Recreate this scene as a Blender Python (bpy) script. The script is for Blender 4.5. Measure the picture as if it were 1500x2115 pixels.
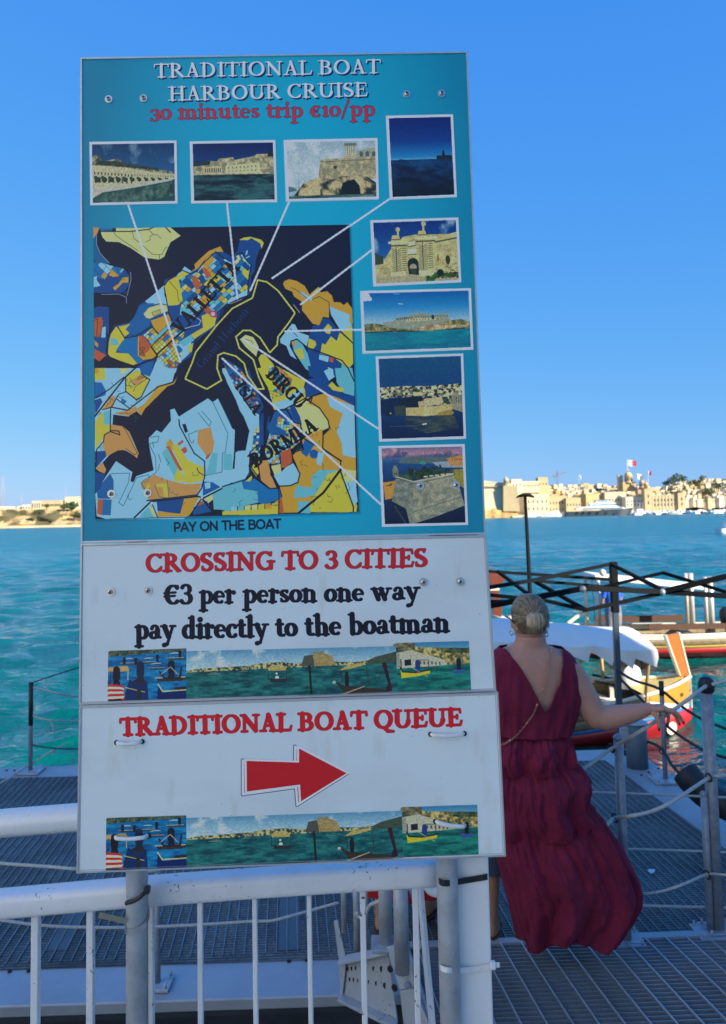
import bpy, bmesh, math, random
import numpy as np
from mathutils import Vector, Matrix, noise as mnoise

for o in list(bpy.data.objects):
    bpy.data.objects.remove(o)
scene = bpy.context.scene
COL = scene.collection

# ------------------------------------------------------------------ camera
F_PX, CX, PPY = 1590.0, 750.0, 960.4
PITCH, ROLL, CAM_Z = math.radians(3.8), 0.0205, 2.0
cF = Vector((0, math.cos(PITCH), math.sin(PITCH)))
cR0 = Vector((1, 0, 0))
cU0 = Vector((0, -math.sin(PITCH), math.cos(PITCH)))
cR = cR0 * math.cos(ROLL) - cU0 * math.sin(ROLL)
cU = cU0 * math.cos(ROLL) + cR0 * math.sin(ROLL)
EYE = Vector((0, 0, CAM_Z))
cam_data = bpy.data.cameras.new('camera')
cam = bpy.data.objects.new('camera', cam_data)
COL.objects.link(cam)
m = Matrix((cR, cU, -cF)).transposed().to_4x4()
m.translation = EYE
cam.matrix_world = m
cam_data.sensor_fit = 'VERTICAL'
cam_data.sensor_height = 36.0
cam_data.sensor_width = 36.0
cam_data.lens = 36.0 * F_PX / 2115.0
cam_data.shift_y = -(1057.5 - PPY) / 2115.0
cam_data.clip_start = 0.05
cam_data.clip_end = 9000
cam_data.dof.use_dof = True
cam_data.dof.focus_distance = 1.56
cam_data.dof.aperture_fstop = 27.0 / 3.4
scene.camera = cam

# ------------------------------------------------------------------ light
SUN_EL, SUN_AZ = math.radians(25), math.radians(180 - 50)   # azimuth clockwise from +Y
world = bpy.data.worlds.new('World')
scene.world = world
world.use_nodes = True
wn = world.node_tree
wn.nodes.clear()
wo = wn.nodes.new('ShaderNodeOutputWorld')
bg = wn.nodes.new('ShaderNodeBackground')
sky = wn.nodes.new('ShaderNodeTexSky')
sky.sky_type = 'NISHITA'
sky.sun_disc = False
sky.sun_elevation = SUN_EL
sky.sun_rotation = SUN_AZ
sky.altitude = 0
sky.air_density = 1.0
sky.dust_density = 0.35
sky.ozone_density = 3.0
# the photograph compresses the sky's contrast: one power curve per channel, the same over the whole dome
sp_ = wn.nodes.new('ShaderNodeSeparateColor'); cb_ = wn.nodes.new('ShaderNodeCombineColor')
wn.links.new(sky.outputs[0], sp_.inputs[0])
for ch_, (ex_, k_) in enumerate(((.90, .228), (.47, .764), (.10, 2.417))):
    pw_ = wn.nodes.new('ShaderNodeMath'); pw_.operation = 'POWER'; pw_.inputs[1].default_value = ex_
    ml_ = wn.nodes.new('ShaderNodeMath'); ml_.operation = 'MULTIPLY'; ml_.inputs[1].default_value = k_
    wn.links.new(sp_.outputs[ch_], pw_.inputs[0]); wn.links.new(pw_.outputs[0], ml_.inputs[0]); wn.links.new(ml_.outputs[0], cb_.inputs[ch_])
wn.links.new(cb_.outputs[0], bg.inputs[0])
wn.links.new(bg.outputs[0], wo.inputs[0])
bg.inputs[1].default_value = 0.15
sd = bpy.data.lights.new('sun', 'SUN')
sd.energy = 4.8
sd.angle = math.radians(0.5)
sd.color = (1.0, 0.9, 0.74)
sun = bpy.data.objects.new('sun', sd)
COL.objects.link(sun)
sdir = Vector((math.sin(SUN_AZ) * math.cos(SUN_EL), math.cos(SUN_AZ) * math.cos(SUN_EL), math.sin(SUN_EL)))
sun.rotation_euler = sdir.to_track_quat('Z', 'Y').to_euler()
sun.location = (20, -20, 30)
scene.view_settings.view_transform = 'Standard'
scene.view_settings.look = 'None'
scene.view_settings.gamma = 1
scene.view_settings.use_curve_mapping = False
scene.view_settings.exposure = 1.12

# ------------------------------------------------------------------ helpers
def ray(px, py):
    return (cF + cR * ((px - CX) / F_PX) + cU * ((PPY - py) / F_PX))
def at_y(px, py, Y):
    d = ray(px, py); return EYE + d * (Y / d.y)
def at_z(px, py, z=0.0):
    d = ray(px, py); return EYE + d * ((z - CAM_Z) / d.z)
WATER_Z = -1.4

def new_mesh_obj(name, mesh, mat=None, parent=None):
    o = bpy.data.objects.new(name, mesh)
    COL.objects.link(o)
    if mat is not None and not mesh.materials:
        mesh.materials.append(mat)
    if parent is not None:
        o.parent = parent
    return o
def tag(o, label=None, cat=None, group=None, kind=None):
    if label: o['label'] = label
    if cat: o['category'] = cat
    if group: o['group'] = group
    if kind: o['kind'] = kind
    return o
def empty(name, loc, label, cat, group=None, rz=0.0):
    o = bpy.data.objects.new(name, None)
    o.empty_display_size = 0.1
    COL.objects.link(o)
    o.location = loc
    o.rotation_euler.z = rz
    return tag(o, label, cat, group)
def copy_tree(o, parent=None):
    c = o.copy(); COL.objects.link(c)
    if parent is not None: c.parent = parent
    for ch in list(o.children): copy_tree(ch, c)
    return c

class MB:
    """collects simple solids into one mesh; points are world points, build() makes them local to the parent"""
    def __init__(self):
        self.v = []; self.f = []; self.sm = []
    def add(self, vs, fs, smooth=False):
        n = len(self.v)
        self.v += [Vector(p) for p in vs]
        self.f += [tuple(i + n for i in f) for f in fs]
        self.sm += [smooth] * len(fs)
        return self
    def hexa(self, b, t):
        """two quads (bottom, top) joined"""
        return self.add(list(b) + list(t), [(3, 2, 1, 0), (4, 5, 6, 7), (0, 1, 5, 4), (1, 2, 6, 5), (2, 3, 7, 6), (3, 0, 4, 7)])
    def box(self, c, s, rot=None):
        c = Vector(c); hx, hy, hz = s[0] / 2, s[1] / 2, s[2] / 2
        pts = [Vector((x, y, z)) for z in (-hz, hz) for x, y in ((-hx, -hy), (hx, -hy), (hx, hy), (-hx, hy))]
        if rot is not None: pts = [rot @ p for p in pts]
        pts = [c + p for p in pts]
        return self.hexa(pts[:4], pts[4:])
    def bar(self, a, b, w, h, up=Vector((0, 0, 1))):
        a = Vector(a); b = Vector(b)
        d = (b - a).normalized()
        s = d.cross(up)
        if s.length < 1e-4: s = d.cross(Vector((0, 1, 0)))
        s.normalize(); u = s.cross(d)
        q = lambda p: [p - s * w / 2 - u * h / 2, p + s * w / 2 - u * h / 2, p + s * w / 2 + u * h / 2, p - s * w / 2 + u * h / 2]
        return self.hexa(q(a), q(b))
    def tube(self, pts, r, n=10, cap=True, closed=False):
        pts = [Vector(p) for p in pts]
        rs = r if isinstance(r, (list, tuple)) else [r] * len(pts)
        base = len(self.v); m_ = len(pts)
        t0 = (pts[1] - pts[0]).normalized()
        ref = Vector((0, 0, 1)) if abs(t0.z) < 0.9 else Vector((1, 0, 0))
        s = t0.cross(ref).normalized()
        for i, p in enumerate(pts):
            if closed: t = (pts[(i + 1) % m_] - pts[i - 1])
            else: t = (pts[min(i + 1, m_ - 1)] - pts[max(i - 1, 0)])
            t.normalize()
            s = (s - t * s.dot(t)).normalized()
            u = t.cross(s)
            for k in range(n):
                a = 2 * math.pi * k / n
                self.v.append(p + (s * math.cos(a) + u * math.sin(a)) * rs[i])
        for i in range(m_ if closed else m_ - 1):
            j = (i + 1) % m_
            for k in range(n):
                k2 = (k + 1) % n
                self.f.append((base + i * n + k, base + i * n + k2, base + j * n + k2, base + j * n + k)); self.sm.append(True)
        if cap and not closed:
            self.f.append(tuple(base + k for k in range(n))[::-1]); self.sm.append(False)
            self.f.append(tuple(base + (m_ - 1) * n + k for k in range(n))); self.sm.append(False)
        return self
    def ball(self, c, r, n=12, sc=(1, 1, 1)):
        c = Vector(c); base = len(self.v); m_ = n // 2
        for i in range(m_ + 1):
            th = math.pi * i / m_
            for k in range(n):
                a = 2 * math.pi * k / n
                self.v.append(c + Vector((r * sc[0] * math.sin(th) * math.cos(a), r * sc[1] * math.sin(th) * math.sin(a), r * sc[2] * math.cos(th))))
        for i in range(m_):
            for k in range(n):
                k2 = (k + 1) % n
                if i == 0: self.f.append((base + k, base + n + k, base + n + k2))
                elif i == m_ - 1: self.f.append((base + i * n + k, base + (i + 1) * n + k, base + i * n + k2))
                else: self.f.append((base + i * n + k, base + (i + 1) * n + k, base + (i + 1) * n + k2, base + i * n + k2))
                self.sm.append(True)
        return self
    def torus(self, c, R, r, axis=Vector((0, 1, 0)), n=16, k=6):
        axis = Vector(axis).normalized(); s = axis.orthogonal().normalized(); u = axis.cross(s)
        return self.tube([Vector(c) + (s * math.cos(2 * math.pi * i / n) + u * math.sin(2 * math.pi * i / n)) * R for i in range(n)], r, k, closed=True)
    def loft(self, rings, cap=True, closed=True, smooth=True):
        base = len(self.v); n = len(rings[0])
        for r_ in rings: self.v += [Vector(p) for p in r_]
        for i in range(len(rings) - 1):
            for k in range(n if closed else n - 1):
                k2 = (k + 1) % n
                self.f.append((base + i * n + k, base + i * n + k2, base + (i + 1) * n + k2, base + (i + 1) * n + k)); self.sm.append(smooth)
        if cap:
            self.f.append(tuple(base + k for k in range(n))[::-1]); self.sm.append(False)
            self.f.append(tuple(base + (len(rings) - 1) * n + k for k in range(n))); self.sm.append(False)
        return self
    def prism(self, poly, off):
        """planar polygon (3d points) extruded by vector off"""
        off = Vector(off); n = len(poly)
        vs = [Vector(p) for p in poly] + [Vector(p) + off for p in poly]
        fs = [tuple(range(n))[::-1], tuple(range(n, 2 * n))] + [(i, (i + 1) % n, n + (i + 1) % n, n + i) for i in range(n)]
        return self.add(vs, fs)
    def mesh(self, name, inv=None, bevel=0.0, seg=1):
        me = bpy.data.meshes.new(name)
        vs = [inv @ p for p in self.v] if inv is not None else self.v
        me.from_pydata([tuple(p) for p in vs], [], self.f)
        me.validate()
        if len(me.polygons) == len(self.sm): me.polygons.foreach_set('use_smooth', self.sm)
        bm = bmesh.new(); bm.from_mesh(me)
        bmesh.ops.recalc_face_normals(bm, faces=bm.faces)
        if bevel > 0:
            es = [e for e in bm.edges if len(e.link_faces) == 2 and e.calc_face_angle(0) > 0.6]
            bmesh.ops.bevel(bm, geom=es, offset=bevel, segments=seg, affect='EDGES', clamp_overlap=True, profile=0.5)
        bm.to_mesh(me); bm.free()
        return me
    def build(self, name, mat, parent=None, bevel=0.0, seg=1, origin=None):
        if parent is not None:
            inv = Matrix.LocRotScale(parent.location, parent.rotation_euler, None).inverted()
            pp = parent.parent
            if pp is not None: inv = inv @ Matrix.LocRotScale(pp.location, pp.rotation_euler, None).inverted()
        elif origin is not None:
            inv = Matrix.Translation(-Vector(origin))
        else: inv = None
        o = new_mesh_obj(name, self.mesh(name, inv, bevel, seg), mat, parent)
        if parent is None and origin is not None: o.location = origin
        return o

def chipped(name, c, rough, dark=(.07, .065, .06), amount=.60, scale=55, coat=.2):
    """paint with grime clouds and small chips"""
    m_ = mat(name, c, rough, noise=(9, .35), color2=tuple(x * .62 for x in c), bump=(70, .12, .001), coat=coat); nt = m_.node_tree; b = nt.nodes['Principled BSDF']; L = nt.links.new
    src = b.inputs['Base Color'].links[0].from_socket; tc = nt.nodes.new('ShaderNodeTexCoord')
    n_ = nt.nodes.new('ShaderNodeTexNoise'); n_.inputs['Scale'].default_value = scale; n_.inputs['Detail'].default_value = 7; n_.inputs['Roughness'].default_value = .7; L(tc.outputs['Object'], n_.inputs['Vector'])
    n2 = nt.nodes.new('ShaderNodeTexNoise'); n2.inputs['Scale'].default_value = scale / 9; n2.inputs['Detail'].default_value = 3; L(tc.outputs['Object'], n2.inputs['Vector'])
    ad = nt.nodes.new('ShaderNodeMath'); ad.operation = 'MULTIPLY_ADD'; ad.inputs[1].default_value = .45; L(n2.outputs['Fac'], ad.inputs[0]); L(n_.outputs['Fac'], ad.inputs[2])
    r_ = nt.nodes.new('ShaderNodeMapRange'); r_.inputs['From Min'].default_value = amount + .225; r_.inputs['From Max'].default_value = amount + .255; L(ad.outputs[0], r_.inputs['Value'])
    mx = nt.nodes.new('ShaderNodeMix'); mx.data_type = 'RGBA'; L(r_.outputs[0], mx.inputs['Factor']); L(src, mx.inputs['A']); mx.inputs['B'].default_value = (*dark, 1); L(mx.outputs['Result'], b.inputs['Base Color'])
    return m_
def spline(pts, n=8):
    """Catmull-Rom through points"""
    pts = [Vector(p) for p in pts]; out = []
    P = [pts[0] * 2 - pts[1]] + pts + [pts[-1] * 2 - pts[-2]]
    for i in range(1, len(P) - 2):
        for k in range(n):
            t = k / n; a, b, c, d = P[i - 1], P[i], P[i + 1], P[i + 2]
            out.append(0.5 * ((2 * b) + (c - a) * t + (2 * a - 5 * b + 4 * c - d) * t * t + (3 * b - a - 3 * c + d) * t ** 3))
    out.append(pts[-1])
    return out

# ------------------------------------------------------------------ materials
MATS = {}
def mat(name, color, rough=0.6, metal=0.0, noise=None, bump=None, spec=0.5, color2=None, coat=0.0):
    """noise=(scale, amount) mottles between color and color2; bump=(scale, strength, distance)"""
    if name in MATS: return MATS[name]
    m_ = bpy.data.materials.new(name); m_.use_nodes = True
    nt = m_.node_tree; b = nt.nodes['Principled BSDF']
    b.inputs['Base Color'].default_value = (*color, 1)
    b.inputs['Roughness'].default_value = rough
    b.inputs['Metallic'].default_value = metal
    b.inputs['Specular IOR Level'].default_value = spec
    if coat: b.inputs['Coat Weight'].default_value = coat
    tc = nt.nodes.new('ShaderNodeTexCoord')
    if noise:
        nz = nt.nodes.new('ShaderNodeTexNoise'); nz.inputs['Scale'].default_value = noise[0]; nz.inputs['Detail'].default_value = 6
        nz.inputs['Roughness'].default_value = 0.65
        nt.links.new(tc.outputs['Object'], nz.inputs['Vector'])
        rp = nt.nodes.new('ShaderNodeValToRGB')
        c2 = color2 or tuple(c * 0.55 for c in color)
        rp.color_ramp.elements[0].position = 0.5 - 0.5 * (1 - noise[1]) * 0.5 - 0.05
        rp.color_ramp.elements[1].position = 0.5 + 0.12
        rp.color_ramp.elements[0].color = (*c2, 1); rp.color_ramp.elements[1].color = (*color, 1)
        nt.links.new(nz.outputs['Fac'], rp.inputs['Fac'])
        mx = nt.nodes.new('ShaderNodeMix'); mx.data_type = 'RGBA'
        mx.inputs['Factor'].default_value = noise[1]
        mx.inputs['A'].default_value = (*color, 1)
        nt.links.new(rp.outputs['Color'], mx.inputs['B'])
        nt.links.new(mx.outputs['Result'], b.inputs['Base Color'])
        mr = nt.nodes.new('ShaderNodeMapRange')
        mr.inputs['To Min'].default_value = min(1, rough + 0.15); mr.inputs['To Max'].default_value = max(0.05, rough - 0.1)
        nt.links.new(nz.outputs['Fac'], mr.inputs['Value']); nt.links.new(mr.outputs['Result'], b.inputs['Roughness'])
    if bump:
        n2 = nt.nodes.new('ShaderNodeTexNoise'); n2.inputs['Scale'].default_value = bump[0]; n2.inputs['Detail'].default_value = 5
        nt.links.new(tc.outputs['Object'], n2.inputs['Vector'])
        bp = nt.nodes.new('ShaderNodeBump'); bp.inputs['Strength'].default_value = bump[1]; bp.inputs['Distance'].default_value = bump[2]
        nt.links.new(n2.outputs['Fac'], bp.inputs['Height']); nt.links.new(bp.outputs['Normal'], b.inputs['Normal'])
    MATS[name] = m_
    return m_
# ------------------------------------------------------------------ flat print: a small raster painter
rng = np.random.RandomState(7)
def lin(c):
    c = np.asarray(c, dtype=float)
    return np.where(c <= 0.04045, c / 12.92, ((c + 0.055) / 1.055) ** 2.4)
def enc(c):
    c = np.clip(c, 0, 1)
    return np.where(c <= 0.0031308, c * 12.92, 1.055 * c ** (1 / 2.4) - 0.055)

def homography(src, dst):
    A = []; B = []
    for (x, y), (u, v) in zip(src, dst):
        A.append([x, y, 1, 0, 0, 0, -u * x, -u * y]); B.append(u)
        A.append([0, 0, 0, x, y, 1, -v * x, -v * y]); B.append(v)
    h = np.linalg.solve(np.array(A, float), np.array(B, float))
    return np.append(h, 1).reshape(3, 3)

def vnoise(h, w, cells, octaves=4, seed=0, ax=1.0):
    r = np.random.RandomState(seed); out = np.zeros((h, w)); amp = 1; tot = 0
    for o in range(octaves):
        gy = max(2, int(cells * 2 ** o)); gx = max(2, int(cells * 2 ** o * ax))
        g = r.rand(gy + 2, gx + 2)
        yy = np.linspace(0, gy, h, endpoint=False); xx = np.linspace(0, gx, w, endpoint=False)
        y0 = yy.astype(int); x0 = xx.astype(int); fy = (yy - y0)[:, None]; fx = (xx - x0)[None, :]
        fy = fy * fy * (3 - 2 * fy); fx = fx * fx * (3 - 2 * fx)
        a = g[y0][:, x0]; b = g[y0][:, x0 + 1]; c = g[y0 + 1][:, x0]; d = g[y0 + 1][:, x0 + 1]
        out += amp * ((a * (1 - fx) + b * fx) * (1 - fy) + (c * (1 - fx) + d * fx) * fy); tot += amp; amp *= 0.55
    return out / tot

class Canvas:
    def __init__(self, w, h, col, H=None, ws=1.0):
        self.w, self.h, self.H, self.ws = w, h, H, ws
        self.a = np.empty((h, w, 3)); self.a[:] = np.array(col) / 255.0
    def T(self, pts):
        p = np.array(pts, float).reshape(-1, 2)
        if self.H is None: return p * [self.w, self.h]
        q = np.c_[p, np.ones(len(p))] @ self.H.T
        return q[:, :2] / q[:, 2:]
    def mask(self, pts, raw=False):
        p = np.array(pts, float) if raw else self.T(pts)
        x0, y0 = np.floor(p.min(0)).astype(int) - 1; x1, y1 = np.ceil(p.max(0)).astype(int) + 2
        x0, y0 = max(0, x0), max(0, y0); x1, y1 = min(self.w, x1), min(self.h, y1)
        if x1 <= x0 or y1 <= y0: return None
        X = np.arange(x0, x1)[None, :] + 0.5; Y = np.arange(y0, y1)[:, None] + 0.5
        ins = np.zeros((y1 - y0, x1 - x0), bool)
        for i in range(len(p)):
            (ax, ay), (bx, by) = p[i - 1], p[i]
            if ay == by: continue
            ins ^= ((ay > Y) != (by > Y)) & (X < (bx - ax) * (Y - ay) / (by - ay) + ax)
        return (slice(y0, y1), slice(x0, x1)), ins
    def poly(self, pts, col, alpha=1.0):
        r = self.mask(pts)
        if r is None: return
        sl, m_ = r; c = np.array(col) / 255.0
        v = self.a[sl]; v[m_] = v[m_] * (1 - alpha) + c * alpha
    def disk(self, x, y, r, col, raw=False, ry=None):
        if not raw: (x, y), = self.T([(x, y)]); r *= self.ws
        ry = r if ry is None else ry * (1 if raw else self.ws)
        x0, x1, y0, y1 = int(x - r - 1), int(x + r + 2), int(y - ry - 1), int(y + ry + 2)
        x0, y0 = max(0, x0), max(0, y0); x1, y1 = min(self.w, x1), min(self.h, y1)
        if x1 <= x0 or y1 <= y0: return
        X = np.arange(x0, x1)[None, :] + 0.5; Y = np.arange(y0, y1)[:, None] + 0.5
        d = np.sqrt(((X - x) / max(r, .01)) ** 2 + ((Y - y) / max(ry, .01)) ** 2)
        al = np.clip((1 - d) * max(r, .01) + 0.5, 0, 1)[..., None]
        v = self.a[y0:y1, x0:x1]; v[:] = v * (1 - al) + np.array(col) / 255.0 * al
    def line(self, pts, wd, col, alpha=1.0, closed=False):
        p = self.T(pts); r = wd * self.ws / 2; c = np.array(col) / 255.0
        if closed: p = np.vstack([p, p[:1]])
        for (ax, ay), (bx, by) in zip(p[:-1], p[1:]):
            x0, x1 = int(min(ax, bx) - r - 1), int(max(ax, bx) + r + 2)
            y0, y1 = int(min(ay, by) - r - 1), int(max(ay, by) + r + 2)
            x0, y0 = max(0, x0), max(0, y0); x1, y1 = min(self.w, x1), min(self.h, y1)
            if x1 <= x0 or y1 <= y0: continue
            X = np.arange(x0, x1)[None, :] + 0.5; Y = np.arange(y0, y1)[:, None] + 0.5
            dx, dy = bx - ax, by - ay; L = dx * dx + dy * dy + 1e-9
            t = np.clip(((X - ax) * dx + (Y - ay) * dy) / L, 0, 1)
            d = np.sqrt((X - ax - t * dx) ** 2 + (Y - ay - t * dy) ** 2)
            al = (np.clip(r - d + 0.5, 0, 1) * alpha)[..., None]
            v = self.a[y0:y1, x0:x1]; v[:] = v * (1 - al) + c * al
    def paste(self, pic, quad):
        """pic array into the quad (tl, tr, br, bl)"""
        nz_ = vnoise(pic.shape[0], pic.shape[1], 80, 2, pic.shape[1] + int(pic[0, 0, 0] * 999), 1.5)[..., None]; dk = np.clip(1.4 - pic[..., 2:3] * 1.6 + pic[..., 0:1], 0, 1)
        pic = np.clip(pic * (1 + (nz_ - .5) * .45 * dk), 0, 1)
        q = self.T(quad); r = self.mask(q, raw=True)
        if r is None: return
        sl, m_ = r; ph, pw = pic.shape[:2]
        Hi = homography(q, [(0, 0), (pw, 0), (pw, ph), (0, ph)])
        X, Y = np.meshgrid(np.arange(sl[1].start, sl[1].stop) + .5, np.arange(sl[0].start, sl[0].stop) + .5)
        P = np.stack([X, Y, np.ones_like(X)], -1) @ Hi.T
        U = np.clip((P[..., 0] / P[..., 2]), 0, pw - 1.01); V = np.clip((P[..., 1] / P[..., 2]), 0, ph - 1.01)
        u0 = U.astype(int); v0 = V.astype(int); fu = (U - u0)[..., None]; fv = (V - v0)[..., None]
        S = (pic[v0, u0] * (1 - fu) + pic[v0, u0 + 1] * fu) * (1 - fv) + (pic[v0 + 1, u0] * (1 - fu) + pic[v0 + 1, u0 + 1] * fu) * fv
        v = self.a[sl]; v[m_] = S[m_]
    def image(self, name, white=(154, 177, 212)):
        alb = np.clip(lin(np.clip(self.a, 0, 1)) / lin(np.array(white) / 255.0) * 0.78, 0.004, 0.88)
        buf = np.ones((self.h, self.w, 4), np.float32)
        buf[..., :3] = enc(alb)[::-1]
        im = bpy.data.images.new(name, self.w, self.h)
        im.pixels.foreach_set(buf.ravel()); im.update(); im.pack()
        return im

# ---- a bold book serif drawn with a pen: strokes of letter height 1
K, N = .100, .036
def _v(x, a=0.04, b=0.96, w=K): return [('l', x, a, x, b, w, w)]
def _s(x, y, h=.21): return [('l', x - h, y, x + h, y, N, N)]
def _st(x, lo=.04, hi=.96): return _v(x, lo, hi) + _s(x, lo) + _s(x, hi)
def _a(cx, cy, rx, ry, a0, a1, k=K, n=N): return [('a', cx, cy, rx, ry, a0, a1, k, n)]
def _l(x0, y0, x1, y1, w=K, w2=None): return [('l', x0, y0, x1, y1, w, w if w2 is None else w2)]
def _x(x, lo=.04, hi=.60): return _v(x, lo, hi) + _s(x, lo, .18) + _l(x - .17, hi - .02, x, hi, N + .01)
GL = {
 'T': (.86, _v(.43) + _s(.43, .04) + _l(.05, .95, .81, .95, N + .005) + _l(.05, .95, .03, .76, N) + _l(.81, .95, .84, .76, N)),
 'R': (.92, _st(.22) + _a(.34, .74, .27, .22, -90, 90) + _l(.22, .96, .34, .96, N) + _l(.22, .52, .36, .52, N) + _l(.42, .5, .78, .06, K - .01) + _l(.76, .04, .9, .04, N)),
 'A': (.90, _l(.2, .05, .45, .98, N + .012) + _l(.45, .95, .70, .06, K) + _l(.26, .34, .6, .34, N) + _s(.17, .04, .15) + _s(.72, .04, .18)),
 'D': (.98, _st(.22) + _a(.36, .5, .42, .46, -90, 90) + _l(.22, .96, .38, .96, N) + _l(.22, .04, .38, .04, N)),
 'I': (.46, _st(.23)),
 'O': (1.0, _a(.5, .5, .38, .47, 0, 360)),
 'Q': (1.0, _a(.5, .5, .38, .47, 0, 360) + _l(.5, .04, .72, -.16, .05, .08) + _l(.72, -.17, 1.02, -.2, .07, .04)),
 'N': (1.02, _v(.2, .04, .94, N + .015) + _v(.82, .04, .96, N + .015) + _l(.2, .92, .80, .08, K) + _s(.2, .04, .15) + _s(.14, .96, .12) + _s(.82, .96, .15)),
 'L': (.78, _st(.22) + _l(.22, .05, .70, .05, N + .01) + _l(.70, .05, .76, .28, N)),
 'B': (.86, _st(.22) + _a(.36, .74, .25, .21, -90, 90) + _a(.38, .28, .31, .25, -90, 90) + _l(.22, .96, .38, .96, N) + _l(.22, .53, .38, .53, N) + _l(.22, .04, .38, .04, N)),
 'H': (1.02, _st(.22) + _st(.80) + _l(.22, .51, .8, .51, N + .005)),
 'U': (1.0, _v(.22, .36, .96) + _s(.22, .96) + _v(.80, .36, .96, N + .012) + _s(.8, .96, .16) + _a(.51, .38, .29, .35, 180, 360)),
 'C': (.90, _a(.5, .5, .38, .47, 48, 312) + _l(.77, .80, .80, .97, N) + _l(.76, .16, .80, .26, N)),
 'G': (.98, _a(.5, .5, .38, .47, 48, 300) + _l(.77, .80, .80, .97, N) + _v(.79, .10, .44, K - .01) + _s(.79, .46, .17) + _l(.6, .06, .79, .12, N + .01)),
 'S': (.68, _a(.34, .73, .22, .23, 50, 235) + _l(.2, .62, .5, .42, K - .005) + _a(.33, .27, .24, .23, -130, 50) + _l(.5, .82, .54, .96, N) + _l(.13, .06, .12, .24, N)),
 'E': (.80, _st(.22) + _l(.22, .95, .68, .95, N + .005) + _l(.68, .95, .71, .76, N) + _l(.22, .52, .54, .52, N) + _l(.54, .62, .54, .42, N) + _l(.22, .05, .70, .05, N + .005) + _l(.70, .05, .76, .27, N)),
 'V': (.92, _l(.2, .95, .46, .06, K) + _l(.46, .05, .72, .95, N + .012) + _s(.17, .96, .17) + _s(.75, .96, .15)),
 'M': (1.2, _v(.2, .04, .94, N + .015) + _l(.22, .94, .58, .08, K - .01) + _l(.58, .08, .95, .94, N) + _v(.98) + _s(.2, .04, .15) + _s(.98, .04, .18) + _s(.16, .96, .12) + _s(1.02, .96, .14)),
 'P': (.84, _st(.22) + _a(.36, .72, .27, .24, -90, 90) + _l(.22, .96, .36, .96, N) + _l(.22, .48, .38, .48, N)),
 'a': (.64, _v(.44, .12, .42) + _a(.30, .44, .15, .17, 0, 165, K - .03) + _a(.25, .17, .15, .14, 30, 330, K - .02) + _l(.30, .32, .44, .36, N) + _l(.44, .10, .60, .06, K - .04, N)),
 'b': (.70, _v(.18, .05, .96) + _l(.02, .94, .18, .97, N) + _a(.36, .31, .23, .29, -130, 130)),
 'c': (.56, _a(.31, .31, .22, .28, 50, 315) + _l(.45, .48, .47, .50, K - .03)),
 'd': (.72, _v(.50, .06, .96) + _l(.34, .94, .5, .97, N) + _a(.31, .31, .22, .28, 50, 310) + _l(.5, .06, .66, .06, N + .01)),
 'e': (.60, _a(.31, .31, .22, .27, 95, 302) + _a(.31, .33, .20, .25, 4, 95, K - .045, N) + _l(.13, .33, .51, .35, N - .008)),
 'h': (.76, _v(.19, .04, .96) + _l(.02, .94, .19, .97, N) + _s(.19, .04, .16) + _a(.37, .38, .19, .20, 0, 150, K) + _v(.56, .04, .38) + _s(.56, .04, .16)),
 'i': (.38, _x(.19) + [('d', .19, .86, .11)]),
 'l': (.38, _v(.19, .04, .96) + _l(.02, .94, .19, .97, N) + _s(.19, .04, .17)),
 'm': (1.10, _x(.19) + _a(.36, .40, .18, .18, 0, 150) + _v(.54, .04, .40) + _s(.54, .04, .14) + _a(.71, .40, .18, .18, 0, 150) + _v(.90, .04, .40) + _s(.90, .04, .16)),
 'n': (.76, _x(.19) + _a(.37, .40, .19, .18, 0, 150) + _v(.56, .04, .40) + _s(.56, .04, .16)),
 'o': (.64, _a(.32, .31, .22, .27, 0, 360)),
 'p': (.72, _v(.20, -.34, .58) + _l(.03, .56, .2, .6, N) + _s(.20, -.34, .19) + _a(.38, .31, .22, .28, -130, 130)),
 'r': (.54, _x(.19) + _a(.37, .42, .17, .16, 60, 150) + [('d', .44, .52, .085)]),
 's': (.50, _a(.26, .45, .15, .13, 40, 240, K - .015) + _l(.17, .38, .34, .26, K - .02) + _a(.24, .18, .16, .13, -140, 50, K - .015) + _l(.38, .48, .40, .58, N) + _l(.10, .06, .09, .18, N)),
 't': (.46, _v(.20, .18, .74) + _l(.05, .58, .38, .58, N + .01) + _a(.34, .18, .14, .14, 180, 300)),
 'u': (.78, _v(.19, .22, .58) + _l(.03, .57, .19, .59, N) + _a(.35, .22, .17, .17, 180, 330) + _v(.56, .04, .58) + _l(.42, .57, .56, .59, N) + _l(.56, .05, .70, .05, N + .01)),
 'w': (1.0, _l(.14, .57, .32, .06, K) + _l(.32, .06, .48, .55, N) + _l(.46, .57, .64, .06, K) + _l(.64, .06, .82, .55, N) + _s(.12, .58, .13) + _s(.46, .58, .12) + _s(.85, .58, .11)),
 'y': (.72, _l(.16, .57, .37, .08, K) + _l(.58, .56, .30, -.26, N + .01) + _l(.30, -.26, .14, -.30, .06, .09) + _s(.13, .58, .14) + _s(.59, .58, .13)),
 '3': (.62, _a(.29, .73, .20, .21, -85, 155, K - .01) + _a(.28, .27, .25, .25, -150, 90) + _l(.24, .52, .32, .52, N)),
 '0': (.66, _a(.33, .32, .23, .29, 0, 360)),
 '1': (.42, _v(.22, .04, .60) + _s(.22, .04, .16) + _l(.06, .54, .2, .62, N)),
 '€': (.86, _a(.50, .47, .32, .44, 50, 310, K + .01) + _l(.05, .55, .62, .58, N) + _l(.05, .38, .58, .41, N) + _l(.70, .75, .74, .90, N)),
 '/': (.50, _l(.06, -.14, .46, 1.06, N + .02)),
 ' ': (.36, []),
}
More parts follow.
